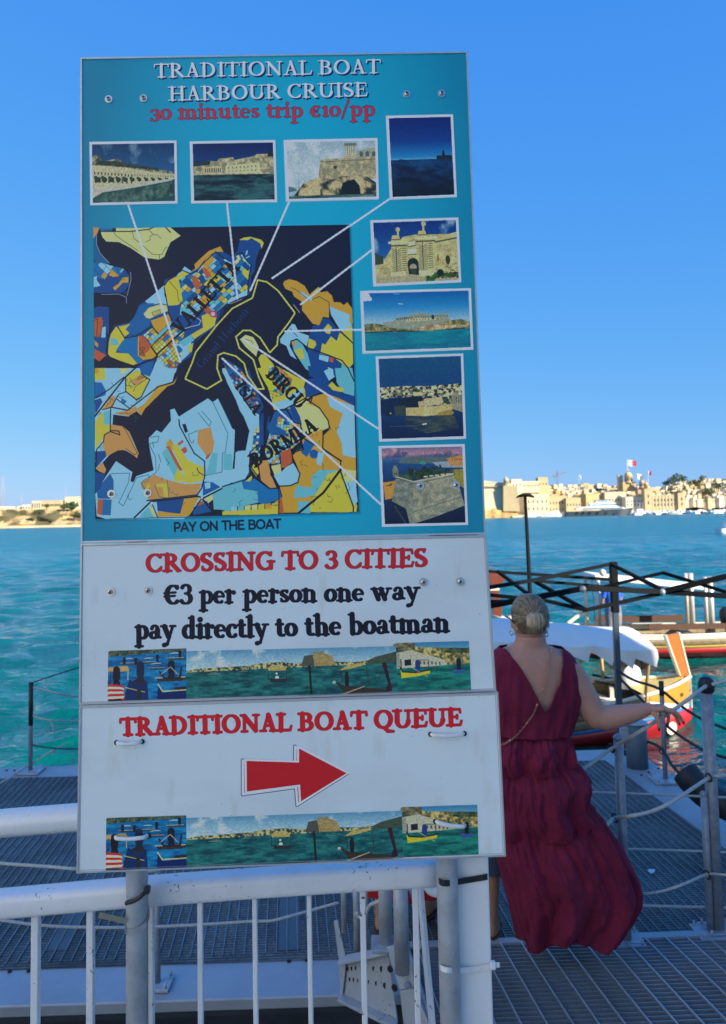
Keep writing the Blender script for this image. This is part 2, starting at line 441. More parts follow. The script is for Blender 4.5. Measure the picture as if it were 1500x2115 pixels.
GL['³'] = (.56, _a(.26, .46, .18, .15, -85, 155, K - .01) + _a(.25, .12, .22, .19, -150, 90) + _l(.22, .30, .3, .30, N))   # old-style low figure
# ---- monoline capitals for the small sans line
def _m(*segs): return [('l', *s_, .102, .102) for s_ in segs]
SANS = {
 'P': (.72, _m((.12, 0, .12, 1), (.12, 1, .4, 1), (.12, .4, .4, .4)) + [('a', .4, .7, .26, .3, -90, 90, .102, .102)]),
 'A': (.88, _m((.06, 0, .44, 1), (.44, 1, .82, 0), (.2, .28, .68, .28))),
 'Y': (.80, _m((.4, 0, .4, .42), (.4, .42, .06, 1), (.4, .42, .74, 1))),
 'O': (1.02, [('a', .5, .5, .42, .5, 0, 360, .102, .102)]),
 'N': (.92, _m((.12, 0, .12, 1), (.12, 1, .78, 0), (.78, 0, .78, 1))),
 'T': (.76, _m((.38, 0, .38, 1), (.04, 1, .72, 1))),
 'H': (.92, _m((.12, 0, .12, 1), (.78, 0, .78, 1), (.12, .5, .78, .5))),
 'E': (.74, _m((.12, 0, .12, 1), (.12, 1, .64, 1), (.12, .52, .58, .52), (.12, 0, .66, 0))),
 'B': (.82, _m((.12, 0, .12, 1), (.12, 1, .44, 1), (.12, .53, .46, .53), (.12, 0, .46, 0)) + [('a', .44, .76, .22, .24, -90, 90, .102, .102), ('a', .46, .26, .26, .27, -90, 90, .102, .102)]),
 ' ': (.38, []),
}
def text(cv, s, a, b, h, col, grow=0.0, off=(0, 0), font=None, up=None):
    """write s from baseline point a to b, capitals h high; grow fattens the pen (an outline under the fill)"""
    font = font or GL
    adv = sum(font[c][0] for c in s)
    a = np.array(a, float) + off; b = np.array(b, float) + off
    u = (b - a) / adv
    if up is None:
        n_ = np.array([u[1], -u[0]]); up = n_ / np.linalg.norm(n_) * h
    else: up = np.array(up, float)
    hw = h
    x = 0.0
    for c in s:
        w_, st = font[c]
        for q in st:
            if q[0] == 'l':
                n_ = max(2, int(np.hypot(q[3] - q[1], q[4] - q[2]) * h * cv.ws / 0.7))
                for i in range(n_ + 1):
                    t = i / n_
                    p = a + u * (x + q[1] + (q[3] - q[1]) * t) + up * (q[2] + (q[4] - q[2]) * t)
                    cv.disk(p[0], p[1], (q[5] + (q[6] - q[5]) * t) * hw + grow, col)
            elif q[0] == 'a':
                _, cx, cy, rx, ry, a0, a1, k, n0 = q
                n_ = max(6, int(abs(a1 - a0) / 360 * 6.3 * max(rx, ry) * h * cv.ws / 0.7))
                for i in range(n_ + 1):
                    t = math.radians(a0 + (a1 - a0) * i / n_)
                    dx, dy = -math.sin(t) * rx, math.cos(t) * ry
                    v_ = abs(dy) / (math.hypot(dx, dy) + 1e-9)
                    r = n0 + (k - n0) * v_ ** 1.5
                    # keep the outer edge of the bowl where the skeleton's ellipse is
                    p = a + u * (x + cx + rx * math.cos(t)) + up * (cy + (ry - max(0, r - n0) * 0.0) * math.sin(t))
                    cv.disk(p[0], p[1], r * hw + grow, col)
            else:
                p = a + u * (x + q[1]) + up * q[2]
                cv.disk(p[0], p[1], q[3] * hw + grow, col)
        x += w_
def crop(ox, oy, s):
    return lambda *p: [(ox + x / s, oy + y / s) for x, y in p]

# ---- small printed photographs (flat pictures, painted as arrays)
def grad(h, w, stops):
    t = np.linspace(0, 1, h); out = np.empty((h, w, 3))
    ps = [s_[0] for s_ in stops]
    for k in range(3): out[:, :, k] = np.interp(t, ps, [s_[1][k] for s_ in stops])[:, None] / 255.0
    return out
def pic_base(w, h, stops):
    c = Canvas(w, h, (0, 0, 0)); c.a = grad(h, w, stops); c.ws = w / 100.0
    return c
def mottle(c, pts, colA, colB, cells=10, seed=0, ax=1.0, oct_=4, contrast=2.0):
    r = c.mask(pts)
    if r is None: return
    sl, m_ = r
    nz = vnoise(c.h, c.w, cells, oct_, seed, ax)[sl]
    t = np.clip((nz - .5) * contrast + .5, 0, 1)[..., None]
    v = c.a[sl]; S = np.array(colA) / 255. * (1 - t) + np.array(colB) / 255. * t
    v[m_] = S[m_]
def clouds(c, y1, col, thr=.55, seed=3, cells=3, ax=2):
    n_ = int(c.h * y1); nz = vnoise(c.h, c.w, cells, 5, seed, ax)[:n_]
    t = (np.clip((nz - thr) * 6, 0, 1) * .8)[..., None]
    c.a[:n_] = c.a[:n_] * (1 - t) + np.array(col) / 255. * t
def waves(c, y0, dark, light, seed=1, cells=14, ax=.35):
    mottle(c, [(0, y0), (1, y0), (1, 1.01), (0, 1.01)], dark, light, cells, seed, ax, 4, 3.0)
R1 = [(0, .5)]
def rects(c, x0, x1, y, n, w, h, col, jitter=0, slope=0.0):
    for i in range(n):
        x = x0 + (x1 - x0) * (i + .5) / n; yy = y + slope * (x - x0)
        c.poly([(x - w / 2, yy), (x + w / 2, yy), (x + w / 2, yy + h), (x - w / 2, yy + h)], col)

def pic_waterfront():
    c = pic_base(360, 260, [(0, (5, 48, 100)), (.6, (20, 85, 145)), (1, (20, 85, 145))])
    clouds(c, .35, (90, 125, 160), .60, 5)
    mottle(c, [(0, .22), (.05, .18), (.1, .2), (.12, .3), (.3, .25), (.45, .38), (.7, .42), (.98, .5), (1, .6), (0, .6)], (40, 60, 60), (150, 160, 140), 22, 2, 1.6)
    c.poly([(0, .36), (.2, .38), (.45, .42), (.75, .5), (1, .54), (1, .63), (.95, .64), (.4, .72), (0, .74)], (155, 165, 145))
    mottle(c, [(.05, .28), (.3, .3), (.5, .36), (.8, .43), (.8, .47), (.4, .4), (.05, .35)], (15, 35, 40), (50, 70, 60), 26, 4, 2)
    rects(c, .01, .5, .47, 12, .014, .045, (45, 60, 70), slope=.12); rects(c, .5, 1, .53, 16, .008, .03, (70, 85, 90), slope=.08)
    rects(c, .01, .5, .56, 9, .02, .10, (70, 85, 80), slope=.06)
    for i in range(11): c.disk(.06 + i * .085, .61 + .002 * i, 3.6 - .2 * i, (25, 50, 45)); c.disk(.04 + i * .085, .57 + .004 * i, 2.2 - .12 * i, (35, 62, 52))
    c.poly([(0, .74), (.45, .70), (.95, .62), (.97, .65), (.5, .76), (.12, .83), (0, .93)], (150, 165, 165))
    c.poly([(0, .93), (.12, .83), (.5, .765), (.97, .655), (1, .62), (1, 1), (0, 1)], (20, 65, 75))
    mottle(c, [(.1, .86), (.5, .78), (.97, .67), (1, .9), (.6, 1), (0, 1)], (15, 50, 60), (70, 110, 105), 12, 9, 2)
    return c.a
def pic_barracks():
    c = pic_base(360, 260, [(0, (0, 25, 85)), (.45, (10, 60, 130)), (1, (10, 60, 130))])
    mottle(c, [(0, .34), (.2, .3), (.3, .32), (.32, .27), (.5, .25), (.52, .3), (.62, .27), (.75, .24), (.8, .2), (.92, .2), (1, .12), (1, .56), (0, .56)], (90, 105, 95), (175, 175, 145), 20, 5, 1.6)
    c.poly([(.0, .33), (.22, .3), (.2, .38), (0, .4)], (20, 45, 55)); c.poly([(.93, .19), (1, .1), (1, .24), (.93, .25)], (15, 35, 50))
    c.poly([(.13, .42), (.32, .4), (.36, .42), (.36, .54), (.13, .54)], (165, 165, 140)); c.poly([(.4, .4), (.78, .35), (.83, .38), (.84, .54), (.4, .54)], (180, 178, 148))
    rects(c, .14, .35, .44, 9, .012, .07, (60, 75, 75)); rects(c, .42, .8, .42, 8, .014, .03, (80, 95, 90), slope=-.06); rects(c, .42, .8, .48, 8, .012, .025, (90, 105, 95), slope=-.03)
    waves(c, .555, (2, 28, 45), (35, 85, 100), 3, 16)
    return c.a
def pic_belltower():
    c = pic_base(380, 260, [(0, (125, 160, 190)), (.5, (150, 180, 205)), (1, (120, 160, 190))])
    clouds(c, .8, (175, 200, 220), .5, 6)
    c.poly([(.66, .06), (.78, .06), (.78, .26), (.66, .26)], (110, 130, 135))
    for x in (.665, .69, .715, .74, .765): c.poly([(x, .09), (x + .012, .09), (x + .012, .26), (x, .26)], (165, 175, 165))
    c.poly([(.65, .04), (.79, .04), (.79, .08), (.65, .08)], (85, 105, 110)); c.poly([(.65, .22), (.80, .22), (.80, .3), (.65, .3)], (150, 160, 145))
    c.poly([(.79, .18), (1, .12), (1, .3), (.79, .3)], (130, 145, 135))
    for x in (.84, .91, .98): c.disk(x, .22, 2.1, (60, 85, 95)); c.poly([(x - .02, .22), (x + .02, .22), (x + .02, .28), (x - .02, .28)], (60, 85, 95))
    mottle(c, [(.37, .34), (.4, .31), (.7, .3), (1, .28), (1, .68), (.34, .68)], (110, 120, 105), (165, 165, 140), 16, 3, 1.5)
    c.line([(.38, .36), (1, .33)], .8, (80, 90, 85)); c.disk(.54, .46, 1.8, (30, 40, 45))
    mottle(c, [(.05, .97), (.18, .72), (.35, .63), (.5, .68), (.6, .62), (.9, .64), (1, .75), (1, .97)], (25, 40, 45), (165, 160, 130), 9, 8, 1.4, 4, 4)
    c.poly([(.58, .95), (.62, .74), (.75, .68), (.81, .8), (.82, .95)], (8, 22, 30)); c.poly([(.22, .95), (.24, .82), (.36, .8), (.36, .95)], (170, 165, 135))
    waves(c, .955, (15, 55, 65), (80, 120, 120), 5, 20)
    c.line([(.12, .7), (.12, .85)], .5, (50, 80, 100)); c.poly([(0, .78), (.06, .8), (.1, .86), (0, .88)], (60, 100, 120))
    return c.a
def pic_lighthouse():
    c = pic_base(270, 340, [(0, (2, 25, 105)), (.3, (4, 50, 135)), (.5, (25, 115, 190)), (.53, (60, 140, 195)), (1, (0, 20, 60))])
    waves(c, .535, (0, 20, 60), (10, 55, 105), 4, 14)
    g_ = np.linspace(1.15, .45, c.h - int(.535 * c.h))[:, None, None]; c.a[int(.535 * c.h):] *= g_
    c.poly([(.74, .5), (.76, .49), (.96, .49), (1, .5), (1, .545), (.74, .545)], (20, 30, 50)); c.poly([(.84, .44), (.87, .44), (.88, .49), (.83, .49)], (15, 30, 55)); c.disk(.855, .435, 1.2, (15, 30, 55))
    c.line([(.14, .53), (.2, .53)], 1.0, (30, 60, 90)); c.line([(.18, .525), (.185, .51)], .5, (120, 160, 190))
    return c.a
def pic_gate():
    c = pic_base(360, 260, [(0, (0, 40, 120)), (.5, (10, 80, 160)), (1, (140, 150, 120))])
    clouds(c, .5, (130, 165, 200), .62, 12)
    st, sd_ = (165, 168, 125), (120, 130, 100)
    mottle(c, [(0, .62), (.12, .6), (.2, .44), (.35, .25), (.5, .22), (.9, .23), (1, .2), (1, .9), (0, .9)], (135, 142, 108), (180, 180, 135), 9, 6)
    c.line([(.72, .36), (1, .30)], 1.8, (60, 75, 70)); c.line([(.72, .33), (1, .27)], 1.2, st)
    for x0, x1, y0 in ((.2, .38, .34), (.52, .73, .28)):
        c.poly([(x0, y0), (x1, y0), (x1, .82), (x0, .82)], st)
        for i in range(12):
            y = y0 + .1 + i * .036
            for xa, xb in ((x0 + .01, x0 + .055), (x0 + .115, x0 + .06)): c.line([(xa, y), (xb, y + .05)], .9, (90, 105, 90))
            c.line([(x0 + .13, y), (x0 + .175, y)], 1.0, (80, 92, 80))
        c.line([(x0 + .058, y0 + .08), (x0 + .058, .8)], .9, (50, 65, 65)); c.line([(x0 - .02, y0), (x1 + .01, y0)], 3.0, (185, 185, 150)); c.line([(x0 - .01, y0 + .055), (x1, y0 + .055)], 1.6, (50, 60, 60))
        c.poly([(x0, y0 - .02), (x0 + .02, y0 - .12), (x0 + .1, y0 - .12), (x0 + .12, y0 - .02)], st); c.line([(x0 + .005, y0 - .05), (x0 + .12, y0 - .05)], 1.2, (75, 85, 80))
    c.disk(.29, .125, 2.8, (150, 160, 135)); c.disk(.605, .045, 3.0, (160, 168, 140)); c.line([(.29, .15), (.29, .22)], 2.4, st); c.line([(.6, .08), (.6, .16)], 2.4, st)
    c.poly([(.395, .46), (.5, .45), (.5, .54), (.395, .55)], (185, 195, 180)); c.line([(.4, .55), (.5, .545)], .8, (50, 60, 60)); c.line([(.41, .42), (.5, .4)], .8, (50, 60, 60)); c.poly([(.41, .34), (.49, .33), (.49, .39), (.41, .4)], (170, 180, 165))
    c.disk(.455, .70, 6.6, (20, 35, 45), ry=6.6); c.poly([(.39, .7), (.52, .7), (.53, .9), (.40, .9)], (20, 35, 45)); c.disk(.455, .76, 4.2, (135, 145, 125)); c.poly([(.42, .78), (.49, .78), (.49, .88), (.43, .88)], (45, 60, 55))
    c.poly([(0, .9), (.4, .87), (.55, .9), (1, .88), (1, 1), (0, 1)], (140, 148, 125)); c.poly([(.18, .83), (.36, .82), (.36, .9), (.18, .9)], (175, 178, 150)); c.poly([(.52, .82), (.72, .82), (.72, .9), (.52, .92)], (175, 178, 150))
    for i in range(60):
        a, b = rng.rand(2); c.disk(.62 + a * .38, .93 + b * .07 - .05 * (a > .2), 1.2 + rng.rand(), (20 + 40 * rng.rand(), 50 + 50 * rng.rand(), 35))
    c.disk(.78, .87, 4.2, (10, 30, 35)); c.disk(.88, .66, 2.8, (35, 45, 40), ry=5.5); c.disk(.76, .62, .9, (110, 90, 60), ry=5)
    for i in range(14): x, y = .84 + .16 * rng.rand(), .72 + .14 * rng.rand(); c.line([(x, y), (x + .03, y)], .7, (70, 80, 65))
    c.poly([(0, .5), (.1, .56), (.1, .68), (0, .7)], (35, 65, 55))
    return c.a
def pic_island():
    c = pic_base(440, 250, [(0, (0, 85, 170)), (.25, (25, 120, 195)), (.5, (120, 170, 210)), (.62, (120, 160, 195)), (.69, (10, 105, 145)), (1, (0, 110, 145))])
    c.disk(.02, .06, 4.5, (190, 205, 225)); c.disk(.06, .10, 2.2, (170, 195, 220)); c.line([(.33, .2), (.37, .205)], .8, (150, 190, 220)); c.line([(.29, .02), (.34, .03)], .8, (90, 160, 210))
    mottle(c, [(0, .54), (.1, .53), (.18, .56), (.3, .6), (.8, .52), (.92, .5), (1, .56), (1, .66), (.7, .69), (.4, .7), (0, .68)], (50, 70, 50), (150, 150, 110), 16, 4, 2)
    c.poly([(.16, .52), (.28, .5), (.3, .45), (.42, .42), (.48, .37), (.55, .37), (.6, .40), (.66, .42), (.78, .39), (.8, .46), (.82, .52), (.62, .6), (.48, .66), (.25, .62), (.2, .57)], (120, 140, 135))
    c.poly([(.39, .46), (.68, .47), (.68, .5), (.4, .52)], (165, 170, 150)); rects(c, .3, .46, .45, 9, .012, .03, (60, 85, 95), slope=-.1); rects(c, .48, .8, .42, 14, .01, .03, (80, 100, 100)); rects(c, .4, .62, .475, 8, .008, .022, (45, 65, 75))
    c.disk(.65, .45, 1.2, (10, 50, 50), ry=2.5)
    mottle(c, [(.5, .64), (.62, .58), (.9, .6), (.98, .62), (.8, .66), (.4, .69)], (110, 100, 70), (205, 200, 175), 14, 9, 2)
    c.line([(0, .685), (.35, .675), (.6, .70), (.95, .665)], 1.0, (20, 45, 50))
    mottle(c, [(0, .70), (1, .68), (1, 1.01), (0, 1.01)], (0, 95, 140), (10, 130, 155), 16, 2, .4)
    return c.a
def pic_fort():
    c = pic_base(340, 340, [(0, (10, 70, 120)), (.3, (8, 60, 120)), (.38, (10, 65, 125)), (1, (0, 25, 70))])
    mottle(c, [(0, .36), (.3, .35), (.6, .36), (1, .34), (1, .6), (.6, .6), (.25, .48), (0, .51)], (20, 40, 50), (190, 185, 155), 34, 3, 1, 3, 5)
    for i in range(70):
        x, y = rng.rand(), .36 + rng.rand() * .13; s_ = .01 + rng.rand() * .02
        c.poly([(x, y), (x + s_ * 1.4, y), (x + s_ * 1.4, y + s_), (x, y + s_)], [(190, 185, 155), (150, 155, 135), (90, 105, 100)][i % 3])
    c.poly([(.9, .44), (1, .5), (1, .7), (.86, .65), (.84, .56)], (120, 130, 115)); rects(c, .86, 1, .5, 5, .01, .08, (60, 80, 90))
    c.poly([(0, .52), (.3, .49), (.5, .47), (.55, .6), (.3, .7), (0, .7)], (5, 30, 75)); c.poly([(.25, .52), (.5, .48), (.54, .6), (.25, .6)], (10, 28, 50))
    c.poly([(.16, .6), (.31, .59), (.31, .72), (.18, .71)], (40, 60, 65)); c.poly([(.31, .62), (.6, .62), (.87, .59), (.88, .66), (.8, .72), (.55, .735), (.31, .72)], (165, 160, 115)); c.poly([(.52, .62), (.64, .61), (.64, .73), (.52, .735)], (175, 172, 130))
    c.poly([(.53, .52), (.75, .5), (.77, .57), (.65, .6), (.53, .62)], (165, 165, 135)); c.poly([(.46, .55), (.54, .54), (.54, .62), (.47, .62)], (155, 155, 125)); c.poly([(.41, .43), (.52, .43), (.52, .48), (.41, .48)], (185, 175, 135)); c.poly([(.75, .5), (.82, .5), (.86, .6), (.78, .58)], (40, 60, 55))
    c.poly([(.7, .7), (.85, .66), (.9, .7), (.87, .73), (.7, .735)], (130, 120, 65)); c.disk(.1, .69, 5, (10, 30, 50), ry=2.5); c.disk(.12, .685, 1.2, (130, 150, 160))
    mottle(c, [(.3, .74), (.9, .73), (.95, .9), (.55, .95), (.3, .85)], (15, 40, 70), (60, 75, 75), 20, 3, .3)
    c.line([(.1, .85), (.4, .85), (.5, .835)], .5, (60, 90, 130)); c.line([(.51, .835), (.55, .83)], 1.8, (190, 205, 215))
    return c.a
def pic_bastion():
    c = pic_base(330, 350, [(0, (95, 95, 140)), (.08, (150, 120, 150)), (.14, (60, 85, 140)), (.2, (20, 70, 130)), (.4, (10, 50, 110)), (1, (5, 20, 55))])
    clouds(c, .13, (45, 60, 115), .5, 9, 7, 1.2); clouds(c, .1, (195, 160, 165), .58, 19, 6, 1)
    c.poly([(.2, .2), (.25, .12), (.5, .12), (.7, .13), (1, .12), (1, .2), (.75, .2), (.5, .22)], (70, 95, 110)); c.poly([(.62, .2), (1, .18), (1, .28), (.7, .27)], (120, 145, 175))
    c.poly([(.8, .15), (1, .11), (1, .26), (.85, .25)], (160, 125, 80)); rects(c, .86, 1, .16, 5, .012, .02, (90, 75, 70)); c.poly([(.88, .3), (1, .3), (1, .55), (.9, .48)], (120, 125, 50))
    c.poly([(0, .45), (.16, .43), (.12, .66), (.02, .68)], (180, 130, 60)); c.poly([(.03, .5), (.12, .46), (.1, .5)], (80, 65, 50))
    mottle(c, [(.12, .38), (.35, .3), (.88, .3), (.9, .36), (.4, .44)], (20, 45, 55), (70, 95, 90), 18, 2)
    for i in range(70):
        a, b = rng.rand(2); c.disk(.33 + a * .5, .23 + b * .14 + .05 * (1 - a), 1.0 + 1.8 * rng.rand(), (12 + 25 * rng.rand(), 35 + 30 * rng.rand(), 40))
    c.poly([(.46, .21), (.5, .17), (.55, .21), (.52, .23)], (50, 130, 130))
    mottle(c, [(.16, .4), (.38, .46), (.34, 1.0), (.31, 1.0), (.27, .8), (.1, .7)], (80, 100, 105), (120, 135, 130), 18, 3)
    mottle(c, [(.38, .46), (.88, .36), (.95, .55), (1, .78), (.6, .93), (.34, 1.01)], (95, 112, 112), (140, 150, 138), 20, 5)
    c.line([(.15, .39), (.38, .48), (.88, .38)], 1.0, (75, 90, 92)); c.line([(.15, .375), (.38, .45), (.88, .355)], 1.6, (165, 172, 160)); c.line([(.36, .85), (.98, .66)], 1.0, (75, 90, 95)); c.poly([(.10, .7), (.2, .76), (.28, 1), (.12, .82)], (12, 30, 55))
    c.disk(.16, .29, 3.6, (95, 115, 110), ry=4); c.disk(.16, .25, 2.2, (110, 130, 125)); c.line([(.16, .21), (.16, .25)], .6, (60, 80, 90)); c.poly([(.125, .3), (.2, .3), (.19, .38), (.13, .38)], (90, 108, 105)); rects(c, .135, .19, .325, 2, .014, .03, (25, 45, 60))
    rects(c, .5, .85, .38, 5, .05, .02, (165, 172, 165), slope=-.1); c.line([(.13, .76), (.26, 1)], .5, (80, 110, 140))
    for x in (.45, .62, .72, .87): c.line([(x, .02), (x, .14)], .25, (90, 100, 130))
    return c.a

def boat_art(c, x, y, s_, hull=(30, 45, 60), canopy=(180, 180, 150), flip=1):
    """a little moored boat with a canopy, on the printed strips"""
    f = flip
    c.poly([(x - s_ * f, y - s_ * .12), (x + s_ * f, y - s_ * .16), (x + s_ * 1.15 * f, y - s_ * .5), (x + s_ * 1.05 * f, y + s_ * .05), (x + s_ * .7 * f, y + s_ * .24), (x - s_ * .8 * f, y + s_ * .22)], hull)
    c.line([(x - s_ * f, y - s_ * .14), (x + s_ * f, y - s_ * .17)], s_ * 6, (190, 185, 160))
    if canopy:
        for k in (-.75, .45): c.line([(x + k * s_ * f, y - s_ * .1), (x + k * s_ * f, y - s_ * .95)], s_ * 4, (40, 50, 55))
        c.poly([(x - s_ * .85 * f, y - s_ * .85), (x - s_ * .3 * f, y - s_ * 1.12), (x + s_ * .55 * f, y - s_ * 1.08), (x + s_ * .6 * f, y - s_ * .92), (x - s_ * .2 * f, y - s_ * .92)], canopy)
def man_art(c, x, y, s_, col=(15, 25, 45)):
    c.disk(x, y - s_ * 1.0, s_ * 100 * .16 / 1, col); c.line([(x, y - s_ * .85), (x, y - s_ * .4)], s_ * 34, col); c.line([(x, y - s_ * .4), (x - s_ * .08, y)], s_ * 16, col); c.line([(x, y - s_ * .4), (x + s_ * .1, y)], s_ * 16, col)
def strip_left():
    c = pic_base(320, 220, [(0, (0, 75, 150)), (.3, (0, 110, 185)), (1, (0, 70, 130))]); 
    mottle(c, [(0, 0), (1, 0), (1, .05), (.6, .07), (0, .12)], (20, 45, 45), (90, 110, 90), 26, 3, 2)
    mottle(c, [(0, .12), (1, .06), (1, 1.01), (0, 1.01)], (0, 65, 130), (10, 125, 195), 20, 3, .4)
    for x, y, s_ in ((.25, .27, .10), (.52, .26, .09), (.86, .2, .11), (.62, .38, .1)): boat_art(c, x, y, s_, (40, 60, 80), (150, 180, 190))
    for x, y in ((.2, .27), (.35, .29), (.63, .24), (.92, .17)): man_art(c, x, y, .11)
    boat_art(c, .8, .60, .19, (45, 40, 40), None); c.line([(.66, .45), (.72, .58), (.92, .58), (.94, .38)], 2.2, (25, 25, 30))
    man_art(c, .81, .55, .26); man_art(c, .41, .60, .3, (20, 35, 70)); c.line([(.68, .5), (.8, .36), (.9, .52)], .9, (160, 165, 160))
    c.poly([(.22, .85), (.27, .58), (.36, .66), (.47, .66), (.5, .62), (.52, 1), (.2, 1)], (10, 40, 95)); c.disk(.4, .63, 8, (30, 35, 50), ry=4); c.line([(.25, .58), (.25, .35), (.02, .36)], 1.4, (170, 150, 110)); c.poly([(0, .33), (.24, .31), (.27, .42), (.0, .42)], (165, 145, 100)); man_art(c, .1, .66, .28, (25, 20, 35)); c.line([(.02, .4), (.02, .65)], 1, (40, 40, 50))
    c.poly([(.64, .72), (.7, .86), (1, .84), (1, 1), (.63, 1)], (0, 30, 95)); c.line([(.64, .7), (.7, .84), (1, .82)], 1.6, (185, 175, 120)); c.poly([(.85, .77), (1, .76), (1, .81), (.86, .82)], (30, 30, 40))
    for i in range(7): c.poly([(0, .66 + i * .05), (.12 + .02 * i, .68 + i * .045), (.2, .70 + i * .045), (.2, .75 + i * .045), (0, .715 + i * .05)], [(165, 40, 50), (205, 200, 190)][i % 2])
    c.line([(.22, .74), (.47, .84)], 1.0, (190, 170, 90)); c.poly([(.37, .8), (.42, .78), (.42, 1), (.38, 1)], (25, 35, 45)); c.poly([(0, .97), (.15, .96), (.2, 1), (0, 1)], (15, 20, 30))
    return c.a
def strip_mid():
    c = pic_base(860, 220, [(0, (70, 130, 180)), (.2, (110, 160, 200)), (.4, (140, 180, 205)), (1, (10, 70, 85))])
    clouds(c, .4, (165, 190, 210), .55, 14, 3, 5); c.ws = 6.0
    mottle(c, [(0, .42), (.06, .38), (.18, .36), (.3, .34), (.34, .3), (.45, .28), (.52, .32), (.6, .28), (.8, .32), (.9, .28), (1, .2), (1, .42), (.4, .42), (0, .46)], (30, 55, 60), (170, 170, 125), 26, 5, 4, 3, 4)
    mottle(c, [(0, .45), (.4, .41), (1, .36), (1, 1.01), (0, 1.01)], (3, 55, 72), (30, 110, 120), 18, 6, 1.2)
    c.poly([(.545, .38), (.56, .16), (.66, .12), (.69, .16), (.71, .34), (.7, .38)], (130, 125, 90)); c.poly([(.545, .38), (.56, .16), (.6, .14), (.61, .38)], (60, 70, 70)); c.poly([(.6, .09), (.65, .07), (.66, .13), (.6, .14)], (110, 115, 100))
    c.poly([(.86, .3), (.9, .22), (1, .12), (1, .36), (.86, .38)], (50, 70, 65))
    for x, y, s_ in ((.13, .5, .03), (.27, .46, .02), (.66, .47, .02)): boat_art(c, x, y, s_, (60, 80, 90), (170, 190, 200))
    boat_art(c, .43, .66, .035, (30, 45, 55), (150, 150, 95)); c.poly([(.385, .40), (.41, .34), (.46, .35), (.48, .46), (.39, .46)], (150, 150, 95)); c.disk(.428, .52, .8, (200, 210, 215)); c.disk(.43, .6, 1.3, (170, 190, 205)); c.poly([(.39, .62), (.48, .64), (.47, .72), (.4, .7)], (30, 40, 50)); c.line([(.388, .44), (.388, .66)], .5, (30, 45, 50)); c.line([(.475, .44), (.475, .66)], .5, (30, 45, 50))
    c.line([(.585, .38), (.59, 1)], 1.5, (15, 25, 30))
    c.poly([(.70, .72), (.75, .82), (.82, .86), (.9, .9), (.955, .93), (.945, 1), (.75, 1)], (40, 40, 40)); c.poly([(.93, .36), (.95, .34), (.975, .95), (.94, 1), (.955, .8)], (35, 20, 35))
    c.poly([(.72, .50), (.77, .38), (.84, .34), (.86, .38), (.78, .46)], (150, 145, 90)); c.line([(.73, .48), (.74, .72)], .6, (30, 35, 40)); c.line([(.855, .38), (.865, .82)], .6, (40, 50, 50)); c.disk(.76, .55, 1.0, (25, 20, 25)); c.line([(.76, .6), (.76, .8)], 2.8, (20, 22, 35)); c.line([(.9, .78), (.93, .5)], .3, (30, 40, 50)); c.line([(.74, 1), (.84, .85)], .8, (150, 150, 140)); c.disk(.70, .74, 1.2, (150, 165, 170))
    return c.a
def strip_right():
    c = pic_base(290, 210, [(0, (40, 110, 170)), (.2, (90, 150, 190)), (1, (10, 85, 95))])
    mottle(c, [(0, 0), (.25, 0), (.28, .1), (.6, .12), (.75, .14), (1, .14), (1, .45), (0, .5)], (60, 75, 55), (185, 170, 115), 20, 3, 1.4, 4, 3)
    mottle(c, [(0, 0), (.26, .0), (.26, .17), (0, .2)], (35, 50, 50), (130, 130, 100), 16, 5); mottle(c, [(.6, .12), (1, .14), (1, .25), (.62, .22)], (25, 50, 45), (90, 105, 70), 20, 5)
    c.poly([(0, .2), (.22, .16), (.3, .2), (.65, .36), (.7, .48), (0, .52)], (150, 165, 160)); c.poly([(0, .2), (.05, .22), (.05, .5), (0, .52)], (120, 140, 140)); c.poly([(.11, .35), (.2, .34), (.2, .46), (.11, .47)], (25, 30, 40)); rects(c, .3, .62, .38, 6, .02, .06, (60, 75, 80), slope=.1)
    mottle(c, [(0, .53), (.4, .5), (1, .45), (1, 1.01), (0, 1.01)], (0, 65, 75), (25, 125, 125), 16, 3, .4)
    c.poly([(.05, .52), (.08, .6), (.25, .62), (.46, .57), (.45, .64), (.3, .68), (.06, .72)], (190, 170, 40)); c.line([(.05, .5), (.08, .59), (.25, .61), (.47, .56)], 2.0, (25, 35, 45)); c.line([(.06, .34), (.06, .55)], 1.4, (30, 35, 50)); man_art(c, .29, .6, .2, (25, 50, 120)); c.line([(.2, .5), (.42, .7)], .8, (160, 165, 120)); c.line([(.3, .36), (.44, .36), (.44, .56)], .8, (40, 60, 70))
    c.poly([(.76, .56), (.94, .55), (.92, .65), (.78, .66)], (30, 80, 150)); c.line([(.76, .56), (.94, .55)], 1.6, (60, 50, 55)); c.line([(.79, .38), (.79, .56)], .8, (60, 60, 70)); c.line([(.79, .4), (.93, .4)], .8, (110, 130, 130)); man_art(c, .85, .56, .18)
    return c.a
